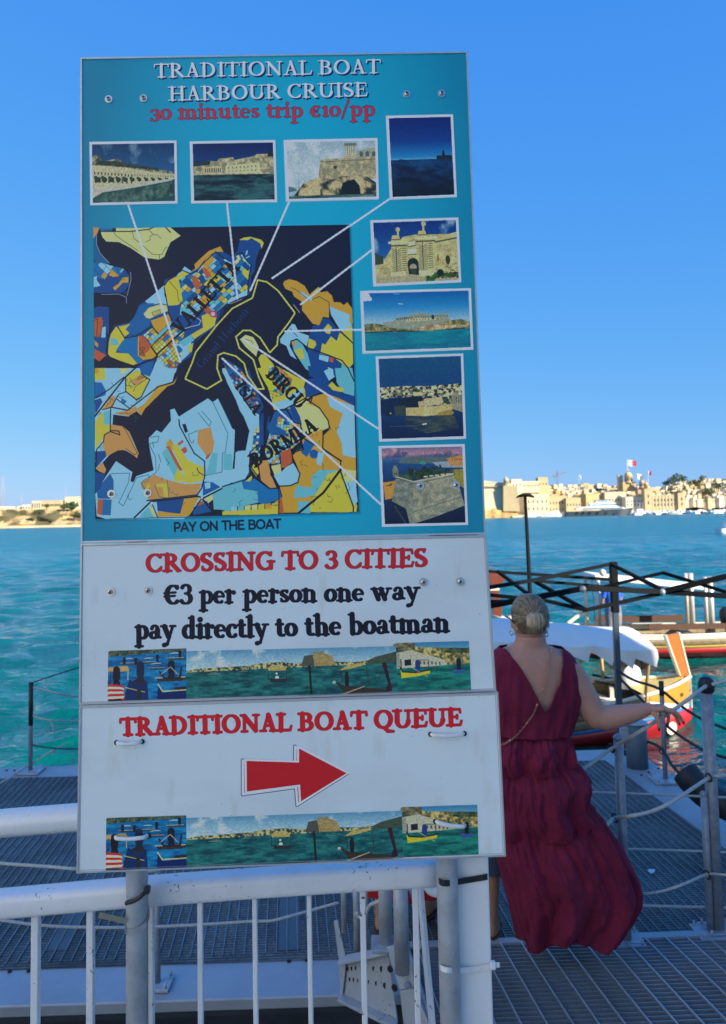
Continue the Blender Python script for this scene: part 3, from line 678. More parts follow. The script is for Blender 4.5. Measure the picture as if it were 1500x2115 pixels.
# ------------------------------------------------------------------ the printed town map (traced outlines)
NAVY, DEEP, MID, LIGHT, AQUA = (0, 16, 50), (0, 62, 140), (0, 98, 175), (115, 178, 225), (80, 165, 200)
YEL, GOLD, TAN, CREAM, RUST = (182, 172, 62), (168, 138, 50), (172, 132, 82), (176, 184, 135), (150, 80, 50)
def blocks(cv, pts, pal, ang, cu, cvv, seed=0, lw=.12, merge=.35, line=(5, 60, 70)):
    """a street grid: cells of hashed colour with fine street lines, within the outline"""
    r = cv.mask(pts)
    if r is None: return
    sl, m_ = r
    X, Y = np.meshgrid(np.arange(sl[1].start, sl[1].stop), np.arange(sl[0].start, sl[0].stop))
    t = math.radians(ang); s_ = cv.ws
    u = (X * math.cos(t) + Y * math.sin(t)) / s_ / cu; v = (-X * math.sin(t) + Y * math.cos(t)) / s_ / cvv
    wob = vnoise(cv.h, cv.w, 8, 2, 33)[sl]; u = u + (wob - .5) * 1.6
    iv = np.floor(v).astype(int); u = u + ((iv * 37) % 10) * .037
    iu = np.floor(u).astype(int)
    hsh = ((iu // 1) * 73856093 ^ (iv * 19349663) ^ (seed * 83492791)) & 0x7fffffff
    big = ((iu // 2) * 73856093 ^ ((iv // 2) * 19349663) ^ (seed * 1299721)) & 0x7fffffff
    hh = np.where((big % 100) < merge * 100, big // 7, hsh // 5)
    P = np.array(pal) / 255.; c = P[hh % len(pal)]
    fu = u - iu; fv = v - iv; lu = lw * 6 / cu; lv = lw * 6 / cvv
    ed = (fu < lu) | (fv < lv)
    c = np.where(ed[..., None], np.array(line) / 255. * .6 + c * .3, c)
    V = cv.a[sl]; V[m_] = c[m_]
def scribbles(cv, x0, y0, x1, y1, n, L, col, wd, seed):
    r = random.Random(seed)
    for _ in range(n):
        x, y = r.uniform(x0, x1), r.uniform(y0, y1); a = r.choice([.3, 1.9, 1.2, 2.6]) + r.uniform(-.3, .3); p = [(x, y)]
        for k in range(r.randint(1, 4)):
            x += L * math.cos(a) * r.uniform(.4, 1); y += L * math.sin(a) * r.uniform(.4, 1); a += r.choice([-1.2, 1.2, .5]); p.append((x, y))
        cv.line(p, wd, col, .9)
def dash(cv, pts, wd, col, dl, gap):
    pts = [np.array(p, float) for p in pts]; acc = 0.0; seg = []; on = True; need = dl
    for a, b in zip(pts[:-1], pts[1:]):
        L = np.linalg.norm(b - a); d = (b - a) / L; pos = 0.0
        if on: seg.append(a)
        while L - pos > need:
            pos += need
            if on: seg.append(a + d * pos); cv.line(seg, wd, col); seg = []; on = False; need = gap
            else: seg = [a + d * pos]; on = True; need = dl
        need -= L - pos
        if on: seg.append(b)
    if on and len(seg) > 1: cv.line(seg, wd, col)
C3, C4, C5, C6 = crop(180, 450, 5), crop(460, 450, 5), crop(180, 760, 5), crop(460, 760, 5)
MAPQ = [(193, 472), (722, 464), (741, 1057), (197, 1072)]
def draw_map(cv):
    r = cv.mask(MAPQ); sl, mm = r; keep = cv.a[sl].copy()
    cv.poly(MAPQ, NAVY)
    P = cv.poly; Ln = lambda p, w=1.0, c=(5, 35, 60): cv.line(p, w, c)
    BL = (0, 12, 35)
    # headland top left
    P(C3((60, 95), (130, 100), (100, 180), (60, 230)), TAN); P(C3((130, 105), (262, 105), (262, 130), (140, 135)), MID)
    cr = C3((140, 145), (470, 140), (640, 118), (670, 100), (300, 100), (300, 135), (140, 145)); P(cr, CREAM)
    cr = C3((140, 145), (470, 140), (640, 118), (670, 98), (860, 96), (970, 185), (865, 250), (820, 350), (800, 400), (750, 430), (600, 412), (450, 310), (330, 250), (200, 245), (160, 200)); P(cr, CREAM)
    Ln(C3((130, 140), (450, 140), (640, 118), (690, 95)), 2.0, BL)
    for q in (((275, 145), (300, 185), (530, 340)), ((470, 145), (485, 215), (535, 248)), ((565, 275), (680, 378), (775, 378), (805, 315), (828, 300)), ((640, 120), (685, 172), (650, 195), (655, 225), (608, 248)), ((685, 172), (722, 175), (768, 212)), ((750, 380), (748, 430))): Ln(C3(*q), .9, (30, 50, 50))
    Ln(C3((815, 100), (862, 148)), 2.2, BL)
    P(C3((65, 215), (98, 170), (100, 270), (135, 360), (230, 470), (150, 470), (60, 440)), (0, 85, 145)); Ln(C3((100, 180), (98, 270), (135, 365), (232, 468)), 1.2, (110, 150, 190))
    w1 = C3((62, 450), (180, 470), (290, 495), (390, 525), (430, 570), (440, 680), (400, 780), (300, 785), (65, 770)); P(w1, DEEP)
    blocks(cv, C3((62, 450), (180, 470), (290, 495), (385, 530), (330, 600), (230, 560), (160, 640), (90, 600), (62, 600)), [LIGHT, MID, MID, DEEP, AQUA, GOLD], 45, 13, 11, 4)
    P(C3((180, 555), (215, 590), (180, 638), (145, 600)), TAN); P(C3((255, 530), (335, 600), (270, 610), (225, 590)), GOLD); P(C3((370, 615), (428, 608), (430, 668), (370, 670), (290, 750), (265, 720), (325, 680)), GOLD)
    P(C3((62, 610), (105, 600), (100, 640), (140, 700), (100, 712), (66, 715)), LIGHT)
    Ln(C3((65, 780), (375, 778), (440, 700), (440, 590), (385, 520), (225, 480)), 2.2, BL); Ln(C3((150, 790), (330, 785), (408, 820), (408, 880)), 1.3, (120, 140, 180)); Ln(C3((450, 560), (455, 640), (430, 740), (415, 800)), 1.3, (100, 150, 190))
    P(C3((68, 920), (110, 905), (235, 912), (240, 1240), (205, 1262), (212, 1430), (65, 1430)), DEEP); P(C3((72, 1040), (150, 1020), (165, 1070), (150, 1180), (125, 1235), (78, 1222)), RUST); Ln(C3((68, 925), (110, 905), (235, 915), (232, 1240)), 2.4, BL); Ln(C3((75, 1060), (110, 1040), (100, 1225)), .9, BL)
    P(C3((160, 1130), (195, 1120), (190, 1235), (145, 1235)), LIGHT); P(C3((75, 1260), (120, 1300), (110, 1340), (80, 1310)), TAN); P(C3((75, 1350), (200, 1415), (130, 1480), (75, 1450)), RUST)
    # the walled town
    val = C3((430, 1080), (480, 1040), (540, 900), (600, 860), (700, 780), (800, 690), (800, 640), (930, 590), (980, 540), (1010, 500), (1080, 545), (1120, 520), (1110, 480), (1150, 440), (1260, 340), (1380, 293), (1410, 350), (1500, 400)) + C4((150, 350), (180, 230), (220, 205), (290, 195), (400, 225), (425, 255), (405, 315), (370, 330), (340, 470), (330, 560), (300, 590), (285, 790), (200, 840), (80, 890), (0, 940)) + C3((1500, 875), (1420, 930), (1380, 1030), (1320, 1130), (1200, 1210), (1110, 1290), (1085, 1420), (960, 1500), (900, 1640), (640, 1640), (560, 1620), (520, 1530), (210, 1430), (215, 1260), (245, 1200), (280, 1110))
    P(val, DEEP)
    P(C3((800, 700), (840, 650), (930, 600), (990, 545), (1060, 580), (960, 650), (990, 700), (1000, 780), (985, 860), (940, 900), (840, 905)), YEL)
    P(C3((1060, 570), (1120, 520), (1110, 480), (1150, 440), (1260, 340), (1380, 293), (1410, 350), (1330, 350), (1240, 400), (1150, 520)), GOLD)
    P(C3((930, 590), (980, 540), (1010, 500), (1080, 550), (1060, 575), (990, 545), (940, 600)), LIGHT); P(C3((600, 860), (700, 780), (800, 690), (800, 800), (850, 900), (760, 880), (650, 900)), LIGHT)
    grid = C3((950, 640), (1060, 575), (1130, 560), (1180, 490), (1330, 355), (1420, 400), (1500, 470)) + C4((100, 480), (150, 420), (200, 370), (240, 430), (290, 480), (270, 600), (262, 760), (180, 800), (40, 880)) + C3((1480, 850), (1380, 930), (1330, 980), (1180, 940), (1060, 1010), (960, 960), (990, 840))
    blocks(cv, grid, [LIGHT, MID, DEEP, YEL, CREAM, MID, AQUA, GOLD, LIGHT, DEEP], -42, 10.5, 8.5, 5, .13, .2)
    P(C3((1080, 610), (1130, 600), (1185, 700), (1130, 745), (1095, 680)), RUST); P(C3((1190, 530), (1225, 515), (1285, 590), (1240, 630)), RUST); P(C3((1240, 400), (1290, 380), (1320, 440), (1230, 520), (1190, 490)), GOLD); P(C3((1180, 920), (1220, 890), (1290, 950), (1250, 1000)), RUST)
    P(C3((1000, 740), (1060, 770), (1040, 830), (990, 830)), MID)
    P(C4((150, 350), (180, 232), (395, 250), (385, 320), (350, 420), (330, 560), (300, 560), (290, 480), (230, 420), (200, 370)), DEEP); P(C4((170, 228), (220, 203), (290, 194), (400, 224), (428, 258), (405, 318), (388, 262), (300, 208), (262, 230)), YEL)
    P(C4((245, 340), (262, 332), (258, 372), (238, 390)), LIGHT); P(C4((240, 410), (285, 385), (280, 402), (240, 420)), LIGHT); P(C4((140, 395), (170, 380), (190, 425), (168, 445)), CREAM); P(C4((210, 530), (278, 550), (262, 640), (205, 570)), YEL)
    P(C4((60, 850), (255, 740), (265, 790), (180, 835), (60, 890)), LIGHT)
    Ln(C3((800, 700), (840, 640), (985, 540), (1080, 580), (1140, 550), (1190, 480), (1330, 350), (1400, 400), (1480, 450)), 2.0, BL); Ln(C4((150, 380), (200, 360), (235, 420), (300, 490), (270, 640), (262, 790)), 2.0, BL); Ln(C4((265, 800), (180, 830), (80, 880)) + C3((1500, 880), (1440, 900), (1390, 960), (1370, 1040), (1180, 1190), (1110, 1280)), 2.2, BL); Ln(C4((80, 886), (200, 840)), 1.5, (150, 120, 130))
    # lower town, left of the great ditch
    P(C3((545, 900), (620, 880), (700, 880), (600, 960), (585, 1000), (660, 1050), (640, 1120), (520, 1220), (430, 1190), (390, 1150), (440, 1080), (490, 1020)), (0, 85, 160))
    P(C3((585, 990), (640, 925), (760, 890), (835, 905), (840, 960), (740, 1000), (650, 1040), (610, 1030)), CREAM); P(C3((660, 1060), (850, 990), (865, 1060), (740, 1195), (690, 1130)), GOLD); P(C3((670, 975), (755, 945), (760, 985), (690, 1015)), (150, 160, 110)); Ln(C3((670, 975), (755, 945), (760, 985), (690, 1015), (670, 975)), .8)
    P(C3((850, 905), (965, 925), (950, 1000), (870, 1040)), DEEP); P(C3((965, 925), (1040, 900), (1080, 1000), (960, 1000)), AQUA)
    P(C3((245, 1200), (300, 1120), (370, 1190), (395, 1240), (350, 1300), (290, 1400), (480, 1520), (330, 1470), (215, 1420), (225, 1290)), YEL); P(C3((380, 1110), (450, 1090), (400, 1150), (440, 1190), (385, 1230), (320, 1120)), YEL)
    P(C3((250, 1240), (310, 1250), (330, 1310), (245, 1310)), AQUA); P(C3((360, 1280), (440, 1210), (520, 1230), (530, 1400), (600, 1460), (520, 1520), (460, 1430), (340, 1380), (300, 1370)), MID); P(C3((285, 1390), (430, 1400), (520, 1500), (480, 1520), (300, 1450), (280, 1420)), YEL)
    P(C3((525, 1225), (580, 1215), (640, 1300), (660, 1340), (730, 1400), (700, 1450), (580, 1465), (525, 1420)), GOLD); P(C3((540, 1225), (580, 1215), (660, 1320), (640, 1370), (600, 1400), (600, 1425), (540, 1410)), RUST); Ln(C3((545, 1280), (545, 1420), (600, 1425), (545, 1340), (600, 1340), (545, 1420)), .9)
    strip = C3((580, 1210), (680, 1130), (740, 1190), (860, 1060), (960, 1130), (1010, 1160), (1000, 1230), (940, 1290), (720, 1480), (730, 1400), (665, 1330), (660, 1290))
    blocks(cv, strip, [YEL, RUST, CREAM, YEL, MID, TAN, LIGHT, GOLD], -42, 8, 7, 9, .12, .2); P(C3((640, 1280), (850, 1095), (870, 1120), (665, 1300)), AQUA)
    Ln(C3((665, 1330), (860, 1130)), 1.8, BL); Ln(C3((720, 1410), (1000, 1160), (1180, 1080)), 3.2, BL); P(C3((1000, 1010), (1180, 1000), (1190, 1080), (1010, 1150)), DEEP); Ln(C3((1000, 1145), (1160, 1100), (1180, 1060), (1090, 1000)), 1.6, (150, 170, 200))
    P(C3((1185, 1010), (1240, 985), (1340, 1020), (1320, 1110), (1110, 1250), (1080, 1200), (1200, 1130)), YEL); P(C3((940, 1300), (1090, 1250), (1080, 1280), (1060, 1400), (960, 1490), (920, 1400)), LIGHT); P(C3((950, 1280), (1080, 1200), (1110, 1260), (1000, 1330)), AQUA); P(C3((1060, 1310), (1100, 1290), (1085, 1380), (1040, 1400)), YEL)
    blocks(cv, C3((720, 1460), (930, 1290), (990, 1360), (960, 1490), (870, 1590), (810, 1520), (740, 1500)), [YEL, RUST, GOLD, LIGHT, YEL, MID, CREAM], -42, 7, 6.5, 3, .13, .15)
    P(C3((700, 1500), (740, 1460), (820, 1540), (880, 1580), (900, 1640), (650, 1640)), LIGHT); P(C3((560, 1520), (600, 1480), (700, 1490), (660, 1600), (600, 1630), (545, 1590)), (0, 85, 165))
    Ln(C3((210, 1260), (230, 1200), (300, 1110)), 1.8, BL); Ln(C3((215, 1200), (205, 1400), (240, 1450), (480, 1535), (690, 1455), (730, 1420), (665, 1330)), 3.2, BL); Ln(C3((320, 1125), (390, 1240), (500, 1220), (670, 1120), (740, 1195)), 2.2, BL); Ln(C3((730, 1420), (640, 1650)), 2.2, BL)
    Ln(C3((850, 650), (935, 750), (945, 850), (1020, 910)), .9); Ln(C3((800, 720), (850, 1000), (880, 1050)), 2.0, BL)
    # south-west shore
    sw = C5((80, 0), (930, 0), (905, 100), (890, 150), (720, 190), (560, 490), (500, 430), (430, 500), (270, 480), (265, 590), (370, 605), (440, 660), (530, 870), (520, 930), (480, 900), (400, 850), (330, 840), (230, 900), (150, 990), (90, 1040), (80, 800)); P(sw, LIGHT)
    P(C5((80, 0), (180, 0), (190, 120), (80, 125)), YEL); P(C5((80, 0), (130, 20), (110, 60), (80, 60)), GOLD); P(C5((80, 145), (150, 150), (200, 240), (190, 280), (80, 320)), (0, 90, 170)); P(C5((80, 330), (140, 310), (160, 350), (120, 420), (85, 480)), DEEP)
    P(C5((400, 90), (520, 20), (640, 100), (620, 190), (540, 310), (500, 320), (410, 240)), YEL); P(C5((450, 130), (550, 70), (600, 90), (560, 150), (490, 180)), TAN); P(C5((445, 130), (500, 170), (490, 180)), DEEP); Ln(C5((480, 240), (500, 190), (620, 110), (545, 80), (520, 120), (580, 95)), .9); Ln(C5((400, 90), (400, 240), (510, 325), (560, 300), (650, 120), (560, 60)), 2.2, BL)
    P(C5((545, 0), (690, 0), (650, 85), (560, 60)), (0, 85, 165)); P(C5((340, 0), (440, 0), (400, 50), (350, 60)), CREAM)
    P(C5((510, 420), (590, 370), (740, 180), (900, 140), (940, 80), (930, 100), (905, 160), (830, 190), (600, 420), (560, 490)), GOLD); P(C5((270, 470), (420, 430), (500, 400), (540, 430), (430, 495)), TAN); P(C5((150, 430), (260, 280), (300, 310), (270, 400), (200, 430)), TAN); P(C5((360, 310), (412, 340), (390, 370), (350, 350)), MID)
    P(C5((240, 580), (370, 600), (440, 660), (490, 790), (535, 880), (515, 930), (480, 900), (400, 845), (320, 850), (200, 915), (160, 800), (180, 700), (240, 650)), TAN)
    P(C5((85, 560), (130, 480), (170, 460), (175, 580), (240, 590), (230, 650), (180, 700), (85, 850)), YEL); P(C5((170, 450), (240, 435), (240, 580), (175, 585)), AQUA); P(C5((120, 820), (150, 800), (175, 825), (150, 855)), AQUA); P(C5((80, 860), (190, 855), (200, 910), (95, 1030)), DEEP); P(C5((90, 1040), (160, 970), (200, 1050), (180, 1090), (130, 1070)), TAN)
    Ln(C5((80, 500), (390, 100), (500, 0)), 3.0, BL); Ln(C5((80, 310), (230, 220), (380, 95)), 2.2, BL); Ln(C5((160, 430), (250, 405), (330, 270), (400, 245)), 1.8, BL); Ln(C5((255, 405), (420, 435), (740, 190), (890, 145), (910, 60), (950, 20)), 2.4, BL); Ln(C5((300, 315), (440, 415)), 1.8, BL); Ln(C5((245, 415), (240, 645), (330, 650), (340, 690), (240, 655), (180, 690), (170, 760), (100, 840), (90, 1030)), 2.0, BL); Ln(C5((370, 605), (410, 660), (520, 880), (490, 895), (400, 830)), 1.0); scribbles(cv, 200, 770, 300, 860, 14, 9, (10, 70, 90), .9, 3)
    # dockyard, centre
    dk = C5((200, 1110), (300, 960), (480, 1080), (450, 1170), (480, 1180), (510, 1115), (690, 1055), (640, 780), (640, 720), (720, 640), (770, 665), (870, 540), (860, 430), (905, 415), (950, 500), (1250, 310), (1300, 350), (1355, 310), (1500, 620)) + C6((130, 640), (130, 860), (150, 850), (240, 850), (280, 640), (230, 500), (145, 340), (50, 130), (0, 40), (0, 0), (60, 0), (130, 100), (270, 350), (380, 470), (380, 700), (300, 900), (270, 1000), (280, 1100), (230, 1150), (0, 1225)) + C5((1500, 1190), (1000, 1560), (200, 1560), (100, 1530), (85, 1300)); P(dk, LIGHT)
    P(C6((0, 400), (0, 170), (60, 150), (150, 330), (250, 500), (280, 650), (235, 800), (240, 850), (165, 855), (135, 870), (125, 1040), (105, 1040), (120, 880), (130, 640)), NAVY)
    for q, c_ in ((((810, 790), (860, 728), (885, 760), (915, 830), (880, 850), (850, 800)), GOLD), (((815, 810), (850, 800), (990, 1060), (960, 1060), (870, 920)), RUST), (((880, 800), (930, 780), (1040, 950), (1210, 1030), (1205, 1160), (1050, 1195), (990, 1060), (900, 870)), YEL), (((935, 780), (990, 738), (1000, 765), (950, 800)), RUST), (((970, 840), (1020, 810), (1040, 860), (1005, 885)), RUST), (((900, 1110), (940, 1035), (1075, 1190), (900, 1165)), YEL), (((775, 880), (830, 820), (940, 1040), (900, 1120)), AQUA), (((1150, 640), (1280, 610), (1315, 770), (1300, 870), (1235, 905), (1140, 770)), TAN), (((1235, 905), (1290, 870), (1250, 940), (1225, 935)), RUST), (((1295, 870), (1355, 880), (1335, 1080), (1230, 1100)), AQUA), (((1410, 880), (1500, 890), (1500, 1055), (1410, 1050)), AQUA), (((550, 1185), (700, 1100), (830, 1155), (1020, 1200), (1190, 1190), (1130, 1320), (640, 1365)), TAN), (((720, 1195), (835, 1190), (845, 1330), (795, 1330), (785, 1230), (720, 1225)), YEL), (((590, 1230), (640, 1195), (660, 1220), (610, 1250)), YEL), (((985, 580), (1020, 575), (1045, 655), (1015, 668)), NAVY), (((450, 1170), (480, 1180), (520, 1060), (470, 1075)), NAVY), (((100, 1250), (240, 1090), (275, 1160), (275, 1250), (240, 1350), (110, 1350)), (0, 85, 160)), (((110, 1355), (165, 1355), (155, 1518), (105, 1510)), RUST), (((165, 1355), (255, 1360), (245, 1520), (155, 1520)), (0, 95, 170)), (((80, 1070), (190, 1100), (130, 1250), (85, 1300)), DEEP), (((720, 1370), (1000, 1350), (1005, 1430), (965, 1510), (730, 1475)), (0, 65, 140)), (((1005, 1350), (1160, 1330), (1060, 1530), (735, 1540), (730, 1480), (965, 1505)), GOLD), (((590, 1480), (650, 1430), (690, 1450), (735, 1540), (540, 1550)), AQUA), (((640, 1435), (680, 1430), (720, 1540), (690, 1540)), CREAM), (((1195, 1170), (1300, 1180), (1380, 1230), (1200, 1320)), (0, 80, 160)), (((1215, 1185), (1275, 1180), (1275, 1240), (1225, 1250)), LIGHT), (((1210, 1330), (1400, 1230), (1420, 1250), (1390, 1290), (1250, 1400)), CREAM), (((1100, 1440), (1240, 1370), (1300, 1480), (1100, 1520)), (0, 75, 150)), (((1140, 1390), (1200, 1370), (1210, 1400), (1130, 1430)), RUST), (((1300, 1300), (1500, 1190), (1500, 1470), (1310, 1460)), AQUA)): P(C5(*q), c_)
    for q in (((640, 775), (710, 920), (715, 1080), (580, 1165), (560, 1190), (600, 1250)), ((1150, 460), (1265, 600), (1285, 555), (1190, 445)), ((1300, 350), (1460, 680)), ((1355, 310), (1500, 600)), ((1145, 645), (1050, 685), (1070, 765), (1100, 770), (1105, 740)), ((1455, 690), (1430, 870), (1400, 880), (1395, 1075), (1220, 1110)), ((250, 1090), (440, 1085), (430, 1180), (330, 1390), (375, 1425), (515, 1130), (635, 1100), (645, 1130)), ((680, 760), (690, 820)), ((650, 780), (735, 760), (745, 700), (660, 715)), ((740, 890), (765, 970)), ((735, 1060), (750, 990)), ((830, 1155), (845, 1330)), ((700, 1210), (750, 1330), (860, 1350)), ((820, 930), (850, 980), (830, 1000))): Ln(C5(*q), 1.1, (10, 85, 110))
    Ln(C5((950, 530), (960, 600), (1110, 880), (1215, 960), (1220, 1110), (1185, 1240), (1140, 1310), (620, 1370)), 2.4, (0, 20, 70)); Ln(C5((1140, 1030), (1150, 1070), (1210, 1110)), 1.5, BL); Ln(C5((490, 1545), (660, 1380), (1150, 1325), (1200, 1345), (1500, 1190)), 3.0, BL); Ln(C5((1190, 1340), (1060, 1530)), 2.4, BL); Ln(C5((1200, 1360), (1330, 1520)), 3.4, BL); Ln(C5((670, 1395), (730, 1540)), 2, BL); cv.disk(*C5((670, 1395))[0], 2.8, (150, 180, 210)); cv.disk(*C5((1187, 1340))[0], 2.2, (150, 180, 210))
    # eastern headland
    P(C4((625, 680), (640, 650), (690, 630), (770, 650), (850, 700), (900, 790), (910, 780), (990, 712), (1015, 730), (1010, 770), (1080, 755), (1130, 800), (1150, 870), (1215, 870), (1250, 900), (1290, 868), (1310, 900), (1335, 930), (1350, 1090), (1310, 1110), (1100, 900), (1100, 1030), (1040, 1020), (1000, 1110), (930, 1090), (860, 1000), (820, 950), (825, 870), (740, 810), (720, 760), (650, 730)), GOLD)
    P(C4((790, 760), (830, 770), (930, 830), (915, 860), (820, 800)), LIGHT); P(C4((930, 770), (985, 715), (1015, 728), (950, 780)), YEL); Ln(C4((710, 718), (760, 740), (900, 850)), 1); Ln(C4((930, 840), (1000, 810), (1100, 870), (1100, 900)), 1.2)
    P(C4((1105, 910), (1310, 1000), (1315, 1080), (1340, 1110), (1290, 1220), (1210, 1150), (1120, 1000)), LIGHT)
    P(C4((935, 1110), (1010, 1105), (1045, 1020), (1110, 1040), (1200, 1150), (1340, 1290), (1350, 1500), (1300, 1640), (900, 1640), (870, 1500), (880, 1340), (900, 1200)), DEEP)
    P(C4((1040, 1150), (1090, 1090), (1130, 1130), (1110, 1200), (1070, 1190)), YEL); P(C4((1210, 1170), (1340, 1110), (1345, 1290)), YEL); P(C4((1060, 1310), (1120, 1220), (1180, 1270), (1210, 1180), (1345, 1300), (1350, 1500), (1300, 1560), (1150, 1440), (1010, 1400), (1030, 1290)), YEL); P(C4((890, 1240), (960, 1270), (970, 1310), (940, 1350), (880, 1340)), YEL); P(C4((1000, 1410), (1100, 1430), (1090, 1490), (995, 1460)), LIGHT); P(C4((1110, 1435), (1150, 1445), (1140, 1495), (1100, 1480)), RUST); P(C4((1040, 1590), (1090, 1540), (1140, 1560), (1150, 1640), (1060, 1640)), LIGHT); P(C4((1230, 1510), (1300, 1560), (1350, 1640), (1220, 1640)), AQUA)
    P(C4((595, 1250), (680, 1140), (720, 1090), (750, 1100), (790, 1180), (895, 1215), (870, 1330), (780, 1250), (720, 1260), (700, 1320), (780, 1470), (700, 1420), (660, 1320), (600, 1290)), LIGHT); P(C4((710, 1270), (780, 1250), (830, 1310), (880, 1400), (920, 1560), (980, 1620), (860, 1560), (740, 1380)), AQUA); P(C4((740, 1360), (820, 1340), (850, 1450), (800, 1460)), YEL); P(C4((715, 1270), (740, 1260), (770, 1300), (730, 1335)), TAN)
    Ln(C4((780, 1470), (700, 1320), (710, 1270), (770, 1250), (880, 1340), (1100, 1420), (1230, 1470), (1340, 1600)), 2.4, BL); Ln(C4((1040, 1025), (1110, 1040), (1210, 1160), (1345, 1290)), 2, BL); Ln(C4((700, 1140), (775, 1225)), 1); Ln(C4((735, 895), (797, 975)), 1.5, (150, 150, 180))
    P(C4((180, 1250), (240, 1205), (320, 1230), (350, 1280), (375, 1330), (350, 1430), (240, 1330)), CREAM); Ln(C4((200, 1240), (300, 1270), (320, 1320)), 1, (60, 70, 60))
    P(C4((370, 1450), (400, 1405), (440, 1410), (520, 1500), (560, 1570), (700, 1640), (430, 1640)), YEL)
    # the two peninsulas and the lower right quarter
    isla = C4((0, 1440), (110, 1500), (200, 1560), (240, 1650)) + C6((270, 0), (330, 190), (400, 330), (425, 400), (380, 480), (290, 440), (200, 290), (100, 100), (40, 0)); P(isla, DEEP)
    blocks(cv, C6((0, -60), (130, -30), (210, 40), (300, 190), (390, 330), (360, 450), (290, 420), (120, 170)), [DEEP, MID, RUST, DEEP, LIGHT, MID, TAN, DEEP], 60, 6, 5, 2, .1, .2)
    P(C6((0, 20), (60, 60), (150, 240), (330, 470), (370, 470), (380, 620), (330, 760), (280, 650), (220, 500), (180, 440), (140, 330), (50, 150)), LIGHT)
    birg = C6((360, 0), (560, -20), (680, 40), (790, 100), (860, 120), (840, 200), (900, 300), (760, 420), (640, 420), (540, 440), (520, 400), (500, 250), (440, 150)); P(birg, YEL)
    blocks(cv, C6((480, -20), (620, 10), (720, 110), (700, 200), (620, 280), (500, 320), (480, 230), (560, 180), (470, 80)), [YEL, TAN, RUST, MID, LIGHT, GOLD, AQUA], 20, 7, 6, 6, .12, .2); P(C6((455, 110), (500, 120), (555, 200), (520, 235), (475, 225)), (150, 180, 40))
    P(C6((530, 360), (640, 330), (740, 250), (830, 200), (830, 290), (740, 370), (640, 420), (550, 440)), LIGHT)
    P(C6((850, 200), (880, 120), (980, 80), (900, 60), (880, -20), (1060, -40), (1130, 60), (1100, 180), (1250, 270), (1360, 290), (1360, 390), (1100, 300), (1020, 250), (860, 310)), DEEP); P(C6((1045, 30), (1110, 0), (1160, 90), (1100, 130)), LIGHT); P(C6((1160, 0), (1340, 0), (1360, 140), (1360, 290), (1250, 260), (1180, 150)), AQUA); P(C6((1090, 180), (1130, 140), (1180, 190), (1255, 210), (1240, 250), (1140, 230)), YEL)
    P(C6((740, 360), (860, 320), (1000, 420), (1090, 530), (1100, 620), (1000, 660), (850, 700), (800, 560)), CREAM); P(C6((880, 370), (930, 290), (1060, 260), (1200, 310), (1360, 390), (1375, 900), (1385, 1480), (380, 1500), (620, 1330), (590, 1220), (700, 1210), (800, 1100), (770, 1010), (720, 900), (760, 850), (830, 830), (820, 720), (1030, 630), (1040, 700), (1100, 640), (1100, 560), (1000, 410)), GOLD)
    P(C6((1080, 300), (1360, 390), (1375, 930), (1240, 900), (1230, 780), (1180, 660), (1240, 470), (1110, 400)), LIGHT)
    P(C6((470, 620), (540, 450), (620, 440), (700, 420), (740, 440), (810, 570), (800, 600), (620, 600), (600, 720), (490, 720)), (0, 80, 160)); P(C6((690, 390), (740, 380), (800, 500), (820, 580), (740, 530)), DEEP)
    blocks(cv, C6((480, 690), (580, 500), (720, 540), (810, 600), (800, 760), (720, 830), (600, 880), (590, 990), (470, 990), (440, 850)), [MID, LIGHT, YEL, LIGHT, TAN, DEEP, CREAM, AQUA], 3, 6, 6, 8, .1, .15)
    P(C6((460, 590), (580, 460), (560, 600), (660, 650), (660, 700), (500, 690)), (0, 80, 155)); P(C6((700, 540), (800, 580), (800, 640), (760, 720), (720, 620)), TAN)
    blocks(cv, C6((330, 640), (380, 600), (400, 780), (380, 960), (300, 870)), [DEEP, LIGHT, MID, DEEP, CREAM], 3, 6, 6, 9, .1, .2)
    P(C6((400, 470), (460, 440), (490, 500), (460, 680), (440, 800), (385, 790), (385, 560)), DEEP); P(C6((430, 300), (500, 440), (460, 560), (445, 800), (425, 800), (425, 560)), NAVY)
    P(C6((600, 870), (700, 830), (715, 900), (720, 970), (660, 1030), (610, 1030)), RUST); P(C6((370, 960), (470, 950), (500, 1100), (560, 1240), (480, 1245), (400, 1170)), TAN); P(C6((295, 1040), (340, 960), (380, 1080), (350, 1120)), YEL); P(C6((500, 1010), (600, 990), (610, 1080), (540, 1110)), CREAM); P(C6((530, 1110), (610, 1070), (650, 1030), (730, 980), (800, 1090), (770, 1180), (690, 1215), (590, 1220)), LIGHT)
    P(C6((850, 730), (950, 790), (870, 920), (810, 870)), (0, 85, 165)); cv.disk(*C6((945, 888))[0], 9, (0, 80, 160)); P(C6((985, 870), (1050, 880), (1020, 1010), (970, 990)), LIGHT); P(C6((920, 1120), (1000, 1050), (1200, 1055), (1030, 1280), (860, 1340), (730, 1340), (770, 1210), (920, 1240)), AQUA)
